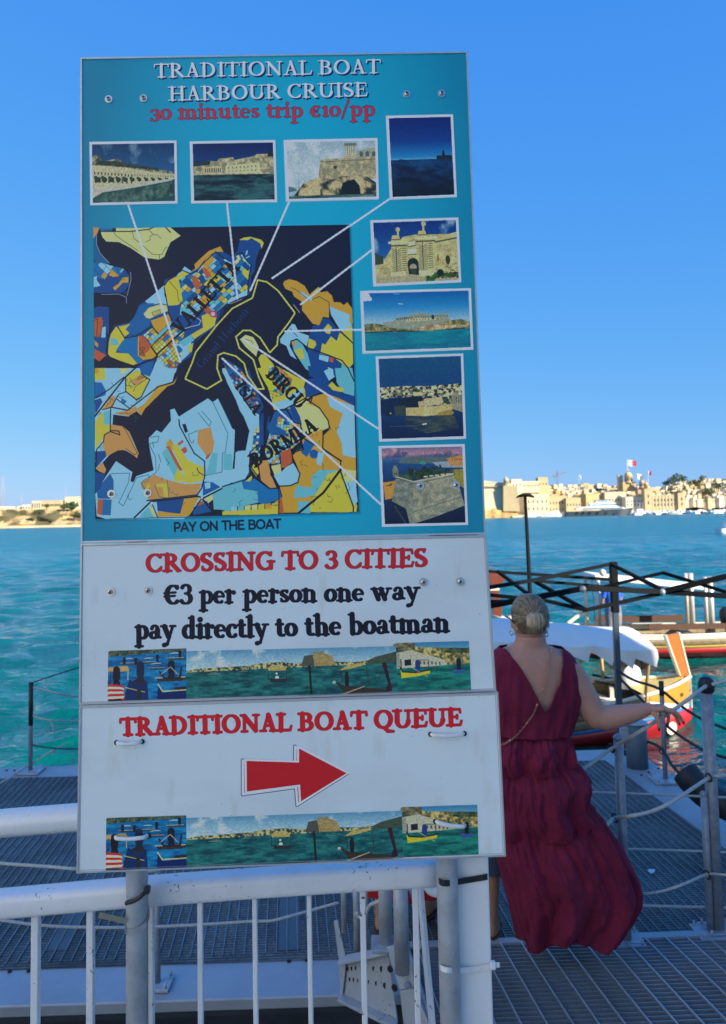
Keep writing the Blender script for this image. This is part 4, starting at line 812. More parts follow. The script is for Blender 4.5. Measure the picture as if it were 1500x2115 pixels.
    P(C6((980, 1270), (1090, 1090), (1215, 1060), (1390, 1420), (1385, 1490), (790, 1490), (900, 1400)), YEL); P(C6((1250, 1190), (1370, 1130), (1395, 1380), (1350, 1420), (1290, 1270)), LIGHT); P(C6((1240, 910), (1370, 950), (1370, 1000), (1230, 960)), GOLD); P(C6((1230, 1040), (1380, 1060), (1370, 1160), (1260, 1180)), CREAM); P(C6((200, 1160), (330, 1140), (480, 1250), (590, 1250), (610, 1350), (430, 1410), (370, 1390), (360, 1270), (220, 1250)), (0, 100, 175)); P(C6((240, 1170), (300, 1110), (310, 1130), (290, 1170)), YEL); P(C6((0, 1230), (200, 1170), (220, 1250), (360, 1270), (370, 1390), (0, 1470)), AQUA)
    for i, c_ in enumerate((AQUA, LIGHT, AQUA, CREAM, CREAM, YEL, GOLD, YEL)): x = 20 + i * 70; P(C6((x, 1440 - 6 * i), (x + 62, 1430 - 6 * i), (x + 62, 1510), (x, 1512)), c_)
    P(C6((585, 1340), (615, 1345), (635, 1500), (580, 1500)), RUST); P(C6((780, 1380), (900, 1380), (910, 1500), (780, 1500)), AQUA); P(C6((0, 1480), (580, 1450), (580, 1510), (0, 1520)), YEL)
    Ln(C6((540, 440), (640, 425), (860, 310), (880, 330), (1000, 410), (1090, 540), (1105, 620), (1040, 650), (1035, 830), (1220, 960), (1220, 1040)), 2.4, BL); Ln(C6((660, 420), (740, 560), (810, 580), (815, 740), (835, 840), (760, 860), (720, 900), (740, 980), (800, 1090), (780, 1180), (700, 1215), (580, 1220)), 2.4, BL); Ln(C6((500, 980), (500, 1100), (580, 1230), (585, 1320), (580, 1500)), 2.2, BL); Ln(C6((1220, 1050), (1040, 1290), (790, 1495)), 4.4, BL); Ln(C6((1215, 1060), (1350, 1430), (1350, 1490)), 2.6, BL); Ln(C6((830, 720), (950, 790), (1230, 960)), 2.4, BL); Ln(C6((280, 1000), (400, 1170), (490, 1245), (580, 1240)), 2.2, (0, 20, 70)); Ln(C6((0, 1225), (240, 1150), (280, 1080), (285, 870), (370, 790)), 2.4, (0, 20, 70)); Ln(C6((880, 320), (910, 360), (930, 290), (1050, 255)), 2.2, BL); Ln(C6((1360, 140), (1290, -10)), 2.2, BL)
    scribbles(cv, 640, 980, 735, 1050, 14, 7, (20, 60, 60), .8, 8); scribbles(cv, 600, 880, 730, 960, 12, 8, (30, 70, 60), .8, 9); scribbles(cv, 470, 1000, 560, 1045, 8, 8, (10, 80, 110), .8, 2); scribbles(cv, 260, 960, 420, 1040, 10, 8, (10, 80, 110), .8, 5); scribbles(cv, 200, 560, 260, 600, 6, 6, (10, 60, 90), .8, 15)
    # lettering over the map
    tb = (4, 8, 20)
    def rot(s_, a, b, h, col): text(cv, s_, a, b, h, col, grow=.5)
    rot('VALLETTA', (374, 692), (497, 553), 29, tb); rot('ISLA', (485, 797), (527, 858), 22, tb); rot('BIRGU', (549, 775), (618, 846), 27, tb); rot('BORMLA', (527, 966), (658, 886), 29, tb)
    text(cv, 'Grand Harbour', (417, 762), (518, 642), 17, (12, 48, 115), grow=-.6)
    cv.disk(441, 648, 7.2, (150, 45, 75)); P([(444, 655), (448, 646), (449, 657)], (150, 45, 75)); cv.disk(440.5, 648, 4.6, (165, 165, 200))
    route = [(533, 578), (552, 582), (575, 600), (610, 646), (598, 665), (575, 695), (573, 712), (558, 728), (538, 697), (518, 682), (503, 682), (488, 695), (495, 718), (524, 742), (535, 778), (546, 803), (532, 803), (512, 775), (505, 750), (488, 735), (463, 728), (451, 733), (449, 760), (458, 785), (428, 803), (383, 782), (397, 750), (405, 727), (448, 672), (480, 637), (522, 615), (533, 578)]
    dash(cv, route, 3.4, (178, 182, 88), 5.5, 2.8)
    V = cv.a[sl]; V[~mm] = keep[~mm]

# ------------------------------------------------------------------ sign panels
def panel_canvas(quad, W, Hh, col):
    H = homography(quad, [(0, 0), (W, 0), (W, Hh), (0, Hh)])
    return Canvas(W, Hh, col, H, W / ((quad[1][0] - quad[0][0] + quad[2][0] - quad[3][0]) / 2))
Q1 = [(167, 120), (966, 107), (1003, 1103), (168, 1121)]
Q2 = [(167, 1123), (1004, 1105), (1025, 1427), (164, 1455)]
Q3 = [(164.5, 1457), (1029, 1429), (1045, 1768), (159, 1803)]
PH = [[(186, 294), (364, 291), (366, 419), (188, 423)], [(394, 293), (568, 290), (572, 416), (397, 419)], [(588, 290), (779, 286), (782, 410), (593, 415)], [(799, 240), (935, 237), (943, 406), (807, 411)],
      [(767, 456), (946, 450), (952, 582), (773, 590)], [(746, 602), (972, 596), (977, 721), (751, 729)], [(778, 737), (956, 731), (962, 905), (785, 911)], [(784, 922), (959, 918), (966, 1083), (791, 1087)]]
def inset(q, d):
    c = np.mean(q, 0); return [(x + d * np.sign(c[0] - x), y + d * np.sign(c[1] - y)) for x, y in q]
c1 = panel_canvas(Q1, 1640, 2010, (0, 150, 206))
yy, xx = np.mgrid[0:c1.h, 0:c1.w]
g_ = np.clip(np.hypot((xx / c1.w - .52) * 1.0, (yy / c1.h - .5) * .55) / .52, 0, 1)[..., None] ** 2.2
c1.a = c1.a * (1 - g_) + np.array((0, 112, 165)) / 255. * g_
for q in PH + [MAPQ]:       # the soft drop shadow printed round the pictures
    if q is MAPQ:
        for k in range(5): c1.poly([(x + 1 + k * .8, y + 1 + k * .8) for x, y in inset(q, -1.5)], (0, 90, 135), .22)
WB = (186, 202, 236)
for q, fn in zip(PH, (pic_waterfront, pic_barracks, pic_belltower, pic_lighthouse, pic_gate, pic_island, pic_fort, pic_bastion)):
    c1.poly(q, WB); c1.line(q, 2.5, WB, closed=True); c1.paste(fn(), inset(q, 4.2))
draw_map(c1)
for a, b in (((265, 421), (373, 747)), ((470, 419), (491, 616)), ((598, 417), (517, 601)), ((804, 411), (562, 575)), ((768, 516), (622, 628)), ((748, 680), (590, 684)), ((781, 884), (503, 700)), ((787, 1041), (460, 740))):
    dash(c1, [a, b], 4.4, (188, 198, 238), 5.6, 3.6)
for s_, a, b, h in (('TRADITIONAL BOAT', (319, 160.5), (788, 151), 29), ('HARBOUR CRUISE', (349, 208), (761, 198.5), 29)):
    for k in (3.2, 2.2, 1.2): text(c1, s_, a, b, h, (4, 28, 84), 0, (k, k))
    text(c1, s_, a, b, h, (186, 202, 236), 0)
GL['¢'] = (.66, [(q[0], q[1] * .72, q[2] * .72, q[3] * .72, q[4] * .72, *(q[5:] if q[0] == 'a' else (N, N))) if q[0] == 'l' else ('a', q[1] * .72, q[2] * .72, q[3] * .72, q[4] * .72, *q[5:]) for q in GL['€'][1]])
t3 = '³0 minutes trip ¢10/pp'
text(c1, t3, (311, 247), (777, 238.5), 33, (20, 38, 96), .6); text(c1, t3, (311, 247), (777, 238.5), 33, (165, 34, 56), -.5)
text(c1, 'PAY ON THE BOAT', (360, 1097.5), (582, 1090), 17.5, (4, 20, 62), .1, font=SANS)
P2C = (147, 180, 219)
def white_panel(q, Hh, seed):
    c = panel_canvas(q, 1720, Hh, P2C)
    t = (np.clip((vnoise(Hh, 1720, 3, 5, seed) - .50) * 3.2, 0, 1) * .19)[..., None]
    c.a = c.a * (1 - t) + np.array((118, 142, 172)) / 255. * t
    st = vnoise(Hh, 1720, 3, 4, seed + 3, 9); t = (np.clip((st - .66) * 5, 0, 1) * .17)[..., None]     # drip streaks
    c.a = c.a * (1 - t) + np.array((120, 135, 140)) / 255. * t
    return c
def specks(c, q, n, seed):
    r = random.Random(seed)
    for _ in range(n):
        u, v = r.random(), r.random()
        x = (q[0][0] * (1 - u) + q[1][0] * u) * (1 - v) + (q[3][0] * (1 - u) + q[2][0] * u) * v; y = (q[0][1] * (1 - u) + q[1][1] * u) * (1 - v) + (q[3][1] * (1 - u) + q[2][1] * u) * v
        c.disk(x, y, r.uniform(.3, .9), r.choice([(90, 105, 120), (70, 85, 100), (120, 120, 110)]))
SL, SM, SR = strip_left(), strip_mid(), strip_right()
def border(c, q, d, col, wd):
    c.line(inset(q, d), wd, col, closed=True)
c2 = white_panel(Q2, 690, 11); specks(c2, Q2, 60, 1)
for s_, a, b, h, col, out, gr in (('CROSSING TO 3 CITIES', (305, 1180.5), (888, 1168), 36, (152, 16, 36), (46, 22, 62), .8), ('€3 per person one way', (343, 1246), (872, 1235.5), 41, (4, 8, 34), (4, 8, 34), 1.1), ('pay directly to the boatman', (283, 1318), (932, 1303.5), 44, (4, 8, 34), (4, 8, 34), 1.1)):
    text(c2, s_, a, b, h, out, gr + (.7 if col != out else -.1)); text(c2, s_, a, b, h, col, gr - .1)
SQ2 = [[(226, 1344.5), (385, 1339), (385, 1443.5), (224.5, 1448.5)], [(385, 1345), (818, 1334.5), (822, 1430.5), (385, 1443.5)], [(818, 1328), (968.5, 1324), (973.5, 1426), (822, 1430)]]
for q, p_ in zip(SQ2, (SL, SM, SR)): c2.paste(p_, q)
border(c2, Q2, 4.5, (100, 116, 150), 1.0)
c3 = white_panel(Q3, 690, 23); c3.a = c3.a * .985 + .015; specks(c3, Q3, 40, 2)
tq = ('TRADITIONAL BOAT QUEUE', (250, 1519), (957, 1497.5), 35.5)
text(c3, *tq, (110, 20, 50), 1.7); text(c3, *tq, (156, 18, 34), .9)
AR = [(505, 1567.5), (613.5, 1571), (613.5, 1538.5), (723.5, 1596), (618.5, 1662.5), (616, 1625), (506, 1640)]
ARI = [(509.5, 1571.5), (618, 1575), (618, 1546), (716, 1597), (622, 1655), (620, 1620.5), (510, 1635)]
c3.line(AR, 4.6, (16, 22, 66), closed=True); c3.poly(AR, (176, 192, 226)); c3.line(AR, 1.9, (176, 192, 226), closed=True); c3.poly(ARI, (144, 20, 34))
SQ3 = [[(221, 1689.5), (384.5, 1684), (386, 1791.5), (220, 1797.5)], [(384.5, 1689.5), (830, 1674.5), (833.5, 1772.5), (386, 1791.5)], [(831, 1667), (986, 1662), (989, 1765), (834, 1771)]]
for q, p_ in zip(SQ3, (SL, SM, SR)): c3.paste(p_, q)
border(c3, Q3, 5.5, (100, 116, 150), 1.0)

def print_mat(name, cv, rough=.38):
    m_ = bpy.data.materials.new(name); m_.use_nodes = True; nt = m_.node_tree; b = nt.nodes['Principled BSDF']
    im = nt.nodes.new('ShaderNodeTexImage'); im.image = cv.image(name); im.extension = 'EXTEND'
    nt.links.new(im.outputs['Color'], b.inputs['Base Color']); b.inputs['Roughness'].default_value = rough; b.inputs['Specular IOR Level'].default_value = .35
    tc = nt.nodes.new('ShaderNodeTexCoord'); nz = nt.nodes.new('ShaderNodeTexNoise'); nz.inputs['Scale'].default_value = 5; nz.inputs['Detail'].default_value = 5
    nt.links.new(tc.outputs['Object'], nz.inputs['Vector']); mr = nt.nodes.new('ShaderNodeMapRange'); mr.inputs['To Min'].default_value = rough - .12; mr.inputs['To Max'].default_value = rough + .2
    nt.links.new(nz.outputs['Fac'], mr.inputs['Value']); nt.links.new(mr.outputs['Result'], b.inputs['Roughness'])
    return m_
SIGN_Y = 1.50
def sheet_build(name, pts_px, quad, Y, material, parent, thick=0.0):
    """a flat printed sheet at its own real place on the panel, uv taken from its place on the panel"""
    H = homography(quad, [(0, 1), (1, 1), (1, 0), (0, 0)])
    vs = [at_y(x, y, Y) for x, y in pts_px]; inv = Vector(parent.location)
    me = bpy.data.meshes.new(name); me.from_pydata([tuple(v - inv) for v in vs], [], [tuple(range(len(vs)))[::-1]])
    uvl = me.uv_layers.new(name='UVMap')
    for lp in me.loops:
        x, y = pts_px[lp.vertex_index]; q = H @ np.array([x, y, 1.0]); uvl.data[lp.index].uv = (q[0] / q[2], q[1] / q[2])
    return new_mesh_obj(name, me, material, parent)
M_WHITE = mat('painted_aluminium_white', (.74, .76, .78), .42, noise=(9, .25), color2=(.5, .52, .52))
M_TRIM = mat('aluminium_trim', (.55, .57, .6), .35, .6, noise=(20, .4))
M_STEEL = mat('stainless_steel', (.62, .62, .62), .28, 1.0, noise=(40, .4), color2=(.35, .35, .36))
M_BLACK = mat('black_nylon', (.012, .012, .016), .45)
M_ZIP = mat('white_nylon', (.75, .77, .78), .4, noise=(60, .4), color2=(.5, .5, .48))
M_DARK = mat('dark_recess', (.01, .01, .012), .8)
def star_screw(px, py, parent, Y=SIGN_Y, r=8.4):
    """pan head screw with its washer"""
    p = at_y(px, py, Y - .0005); s_ = r / 1000.0
    t = MB(); t.tube([p, p + Vector((0, -.0018, 0))], s_ * .92, 18); sc = t.build('screw', M_STEEL, parent)
    t = MB(); prof = [(s_ * .58, 0), (s_ * .56, .0018), (s_ * .42, .0034), (s_ * .2, .0042), (.0001, .0044)]
    rings = [[p + Vector((r_ * math.cos(a * math.pi / 8), -.0018 - h_, r_ * math.sin(a * math.pi / 8))) for a in range(16)] for r_, h_ in prof]
    t.loft(rings, cap=False); h = t.build('screw_head', M_STEEL, parent)
    t = MB(); ang = random.uniform(0, 1.5)
    for k in range(2):
        d = Vector((math.cos(ang + k * math.pi / 2), 0, math.sin(ang + k * math.pi / 2))) * s_ * .32
        t.bar(p + Vector((0, -.0062, 0)) - d, p + Vector((0, -.0062, 0)) + d, .0014, .0016, Vector((0, 1, 0)))
    t.build('screw_slot', M_DARK, parent)
def board(name, quad, cv, label, Y=SIGN_Y):
    c = sum((at_y(x, y, Y) for x, y in quad), Vector()) / 4; c.z = at_y(*quad[3], Y).z
    root = empty(name, c, label, 'sign')
    pm = print_mat(name + '_print', cv)
    t = MB(); f = [at_y(x, y, Y) for x, y in quad]; t.prism(f, (0, .012, 0)); t.build('panel', M_WHITE, root, bevel=.0015)
    sheet_build('print_sheet', inset(quad, 1.6), quad, Y - .0006, pm, root)
    # the thin folded edge trim, proud of the print
    t = MB(); n_ = len(quad)
    q_in = inset(quad, 3.4)
    for i in range(4):
        a, b = quad[i], quad[(i + 1) % 4]; ai, bi = q_in[i], q_in[(i + 1) % 4]
        P_ = [at_y(*a, Y), at_y(*b, Y), at_y(*bi, Y), at_y(*ai, Y)]
        t.prism([p + Vector((0, -.0003, 0)) for p in P_], (0, -.0022, 0))
    t.build('edge_trim', M_TRIM, root)
    return root, pm
QZ = .15     # quay level
# ------------------------------------------------------------------ the three boards
s1, pm1 = board('cruise_sign', Q1, c1, 'tall blue sign reading traditional boat harbour cruise, with a town map and eight pictures')
s2, pm2 = board('crossing_sign', Q2, c2, 'white sign reading crossing to 3 cities, between the blue and arrow signs')
s3, pm3 = board('queue_sign', Q3, c3, 'white sign with a big red arrow, lowest of the three, reading traditional boat queue')
for q in PH: sheet_build('photo_print', inset(q, -1.2), Q1, SIGN_Y - .0014, pm1, s1)
sheet_build('map_print', MAPQ, Q1, SIGN_Y - .0010, pm1, s1)
for q in SQ2: sheet_build('photo_print', q, Q2, SIGN_Y - .0012, pm2, s2)
for q in SQ3: sheet_build('photo_print', q, Q3, SIGN_Y - .0012, pm3, s3)
sheet_build('arrow_print', AR, Q3, SIGN_Y - .0012, pm3, s3)
for x, y in ((225, 205.5), (297, 203.5), (840, 195), (912, 193.5), (230.5, 1020), (305.5, 1018), (868, 1003), (942, 1002)): star_screw(x, y, s1)
for x, y in ((229, 1222.5), (306.5, 1219.5), (874.5, 1202), (950.5, 1201)): star_screw(x, y, s2, r=9)
def strap(x0, y0, x1, y1, parent, holes=((1, 1)), w=.0078):
    """a white cable tie looped through two punched holes"""
    a, b = at_y(x0, y0, SIGN_Y - .004), at_y(x1, y1, SIGN_Y - .004)
    for p, dx in ((a, -1), (b, 1)):
        t = MB(); c = p + Vector((dx * .003, .0015, 0)); t.tube([c, c + Vector((0, -.0010, 0))], .0048, 16); t.build('punched_hole', M_DARK, parent)
    d = (b - a); t = MB()
    pts = [a + Vector((-.002, .006, 0)), a + d * .02 + Vector((0, -.003, 0)), a + d * .12 + Vector((0, -.007, 0)), a + d * .5 + Vector((0, -.0085, -.0008)), a + d * .88 + Vector((0, -.007, 0)), b - d * .02 + Vector((0, -.003, 0)), b + Vector((.002, .006, 0))]
    t.tube(spline(pts, 5), w / 2, 8); t.build('cable_tie', M_ZIP, parent)
strap(244, 1534, 290, 1532, s3); strap(893, 1517, 956, 1515.5, s3); strap(240, 1729, 303, 1727, s3); strap(903, 1697, 959, 1705, s3)

# ------------------------------------------------------------------ posts that carry the boards
def galv(name='galvanised_steel', c=(.46, .50, .54), sc=14):
    return mat(name, c, .42, .25, noise=(sc, .7), color2=tuple(x * .6 for x in c), bump=(120, .15, .001))
M_GALV = galv()
M_GALV2 = galv('weathered_galvanised_steel', (.30, .345, .39), 30)
M_BARR = chipped('chipped_white_paint', (.74, .76, .78), .34, amount=.645, scale=95)
def post_pole(xb, yb, r, label, Y):
    p0 = at_y(xb, yb, Y); top = 3.0
    root = empty('sign_pole', (p0.x, Y, QZ), label, 'pole', 'galvanised poles behind the boards')
    t = MB(); t.tube([(p0.x, Y, QZ), (p0.x, Y, 2.86)], r, 28); t.build('tube', M_GALV, root)
    t = MB(); t.tube([(p0.x, Y, 2.86), (p0.x, Y, 2.875)], r * 1.05, 28); t.build('end_cap', M_DARK, root)
    return root
post_pole(283.5, 1900, .0208, 'round galvanised pole with black and steel ties, left of the two under the boards', 1.535)
post_pole(926, 1900, .0205, 'round galvanised pole strapped to a square white post, right of the two under the boards', 1.535)
# square white post of the barrier
def vpost(x0, x1, y, Y, name, zt, zb, m_, parent, depth=None):
    a, b = at_y(x0, y, Y), at_y(x1, y, Y)
    w = (b - a).length; t = MB(); t.box(((a.x + b.x) / 2, Y + (depth or w) / 2, (zt + zb) / 2), (w, depth or w, zt - zb))
    return t.build(name, m_, parent, bevel=.003, seg=2)
# rail: a flattened tube, bigger than the bars
BY = 1.60
rail_l = at_y(-60, 1872, BY); rail_r = at_y(905, 1799, BY)
barrier = empty('crowd_barrier', (rail_l.x, BY, QZ), 'white steel barrier with vertical bars, fixed behind the boards along the bottom', 'barrier')
t = MB(); L_ = spline([rail_l, rail_l.lerp(rail_r, .35) + Vector((0, 0, .004)), rail_l.lerp(rail_r, .7) + Vector((0, 0, .003)), rail_r], 8)
def rrect(p, w, h, r, n=3):
    out = []
    for cx, cz, a0 in ((w / 2 - r, h / 2 - r, 0), (-w / 2 + r, h / 2 - r, 90), (-w / 2 + r, -h / 2 + r, 180), (w / 2 - r, -h / 2 + r, 270)):
        for k in range(n + 1):
            a = math.radians(a0 + 90 * k / n); out.append(p + Vector((0, cx + r * math.cos(a), cz + r * math.sin(a))))
    return out
t.loft([rrect(p, .056, .047, .014) for p in L_]); t.build('top_rail', M_BARR, barrier)
for x, w in ((75, 8), (188, 7.4), (311.5, 7), (414, 5.6), (527, 5.2), (639.5, 5.0), (750, 6.2), (859, 6.4)):
    t = MB(); p = at_y(x, 1900, BY); ww = w * 2 / F_PX * BY
    zt = rail_l.lerp(rail_r, (p.x - rail_l.x) / (rail_r.x - rail_l.x)).z - .018
    t.box((p.x, BY, (zt + QZ) / 2), (ww * .93, ww, zt - QZ)); t.build('bar', M_BARR, barrier, bevel=.0015)
p_ = at_y(977, 1900, 1.56); t = MB(); t.box((p_.x, 1.575, 1.20), (.0655, .05, 2.1)); t.build('square_post', mat('white_square_tube', (.76, .78, .80), .3, noise=(7, .15), color2=(.55, .58, .6), coat=.3), barrier, bevel=.004, seg=2)
a, b = at_y(866, 1815, 1.66), at_y(893, 2115, 1.62); b = b + (b - a) * .5
t = MB(); t.bar(a, b, .010, .016); t.build('leaning_stay', M_BARR, barrier, bevel=.0015)
a = rail_l.lerp(rail_r, .643) + Vector((0, -.004, .0236))
t = MB(); t.loft([[a + Vector((r_ * math.cos(k * math.pi / 8), r_ * .8 * math.sin(k * math.pi / 8), h_)) for k in range(16)] for r_, h_ in ((.014, 0), (.0135, .0016), (.012, .0022), (.009, .0008))], cap=True); t.build('drilled_plug', mat('worn_plug', (.4, .42, .44), .5, .3, noise=(200, .8), color2=(.08, .08, .08)), barrier)
# second white handrail beyond
HY = 1.86
pa, pb = at_y(-90, 1708, HY), at_y(300, 1677, HY); d = pb - pa; pe = at_y(850, 1700, HY)
hr = empty('bent_handrail', (pa.x, HY, QZ), 'thick white tubular handrail above the barrier at the left edge, bending down behind the boards', 'handrail')
path = [pa, pa + d * .6, pb, at_y(560, 1672, HY), at_y(760, 1668, HY), at_y(838, 1700, HY), at_y(866, 1770, HY), at_y(872, 1808, HY), at_y(890, 1836, HY), at_y(912, 1842, HY), at_y(930, 1838, HY + .03)]
t = MB(); n_ = len(path); rr = spline([(q, 0, 0) for q in (.0315, .0315, .0315, .03, .03, .026, .018, .013, .013, .013, .013)], 8)
t.tube(spline(path, 8), [q.x for q in rr], 20); t.build('rail_tube', mat('glossy_white_paint', (.76, .78, .78), .25, noise=(6, .3), color2=(.55, .56, .54), coat=.4), hr)
t = MB(); pl = at_y(281, 1680, HY); t.tube([(pl.x, HY, pl.z - .02), (pl.x, HY, QZ)], .017, 14); t.build('leg', M_BARR, hr)
# ties
tie = empty('black_cable_tie', at_y(300, 1832, 1.52), 'thick black cable tie round the left pole and the barrier rail', 'cable tie')
t = MB(); pts = [at_y(x, y, Y) for x, y, Y in ((262, 1866, 1.53), (263, 1864, 1.512), (272, 1862, 1.506), (285, 1856, 1.504), (298, 1845, 1.508), (306, 1838, 1.52), (308, 1832, 1.56), (306, 1822, 1.64), (285, 1850, 1.66), (264, 1862, 1.56))]
t.tube(spline(pts[:-3], 5), .0042, 8); t.build('strap', M_BLACK, tie)
t = MB(); t.box(at_y(304, 1838, 1.508), (.011, .012, .013)); t.build('clasp', M_BLACK, tie, bevel=.002)
cl = empty('hose_clamp', at_y(285, 1905, 1.52), 'steel band clamp with a loose toothed tail round the left pole', 'clamp')
t = MB(); ring = []
for k in range(25):
    a = math.pi * (1.08 + 1.0 * k / 24); ring.append((a, Vector((283.5, 0, 0))))
pc = at_y(283.5, 1903, 1.535); rows = []
for k in range(29):
    a = math.pi * (0.98 + 1.35 * k / 28); up_ = Vector((0, 0, .0065)); tilt = .010 * math.sin(a * 1.0 + .6) + .012 * max(0, (k - 18) / 10)
    c = Vector((pc.x + .0222 * math.cos(a), 1.535 + .0222 * math.sin(a), pc.z + tilt)); rad = Vector((math.cos(a), math.sin(a), 0)) * .0008
    rows.append([c - up_, c - up_ + rad, c + up_ + rad, c + up_])
t.loft(rows, smooth=False); t.build('band', M_STEEL, cl)
t = MB(); a, b = at_y(263, 1903, 1.515), at_y(205, 1890, 1.50); n_ = 26
t.bar(a, b, .0009, .010)
for k in range(n_): c = a.lerp(b, (k + .5) / n_); t.bar(c + Vector((0, -.0009, -.0048)), c + Vector((0, -.0009, .0048)), .0012, .0009)
t.build('toothed_tail', mat('brass_steel', (.45, .42, .32), .35, .8), cl)
def strap_round(name, label, pts, w, m_, clasp, tail):
    root = empty(name, at_y(*pts[0]), label, 'cable tie')
    P_ = spline([at_y(*p) for p in pts], 5); t = MB()
    t.loft([[p + Vector((0, 0, -w / 2)), p + Vector((0, -.0016, -w / 2)), p + Vector((0, -.0016, w / 2)), p + Vector((0, 0, w / 2))] for p in P_], smooth=False); t.build('strap', m_, root)
    if clasp: t = MB(); t.box(at_y(*clasp), (.011, .010, .014)); t.build('clasp', m_, root, bevel=.0015)
    if tail: t = MB(); t.bar(at_y(*tail[0]), at_y(*tail[1]), .002, .009); t.build('tail', m_, root)
    return root
strap_round('black_cable_tie', 'flat black cable tie round the right pole and square white post', [(904, 1812, 1.545), (906, 1818, 1.525), (912, 1823, 1.513), (924, 1824, 1.511), (944, 1821, 1.533), (975, 1816, 1.5470), (1004, 1811, 1.5470), (1007, 1809, 1.56)], .011, M_BLACK, None, None)
strap_round('white_cable_tie', 'white cable tie with its loose end out, low round the right pole and square post', [(908, 1990, 1.545), (909, 1996, 1.525), (916, 2001, 1.513), (930, 2004, 1.512), (950, 2004, 1.536), (980, 2001, 1.5470), (1014, 1995, 1.5470)], .010, M_ZIP, (1018, 1993.5, 1.541), ((1020, 1993, 1.541), (1032, 1993, 1.541)))
# ------------------------------------------------------------------ quay, pontoon, ramp
M_STONE = mat('quay_stone', (.55, .49, .38), .8, noise=(1.2, .6), color2=(.40, .35, .27), bump=(6, .5, .03))
t = MB(); t.box((2, -12.1, -1.2), (120, 28, 2.7)); tag(t.build('quay', M_STONE), kind='structure')
wall_e = empty('shade_wall', (15.2, -29, .15), 'unseen stepped stone wall added to the right behind the camera to shade the pontoon', 'wall')  # unseen; added and stepped to shade the deck yet leave the boats sunlit
t = MB(); t.box((15.2, -33.8, 6.35), (2.4, 52.4, 12.4)); t.build('masonry', M_STONE, wall_e)
t = MB(); t.box((15.2, -33.8, 12.7), (2.8, 52.8, .3)); t.build('coping', M_STONE, wall_e)
t = MB(); t.box((15.2, -3.2, 4.2), (2.38, 8.8, 8.1)); t.build('lower_masonry', M_STONE, wall_e)
wall_f = empty('bounce_building', (-16, -26, .15), 'unseen long pale stone building added to the left behind the camera to bounce sunlight', 'building')  # unseen pale building, added to bounce sunlight onto the shaded boards
M_STONEL = mat('pale_bounce_stone', (.62, .62, .60), .8, noise=(1.0, .4), color2=(.52, .52, .50), bump=(5, .4, .02))
t = MB(); t.box((-16, -26, 9.1), (10, 54, 18)); t.build('wall', M_STONEL, wall_f)
t = MB(); t.box((-15.8, -26, 18.3), (10.6, 54.6, .4)); t.build('cornice', M_STONEL, wall_f)
for i_ in range(11):
    t = MB(); t.box((-10.98, -3 - i_ * 4.7, 3.2), (.10, 1.6, 3.0)); t.build('door', mat('green_shutter', (.05, .14, .11), .5), wall_f)

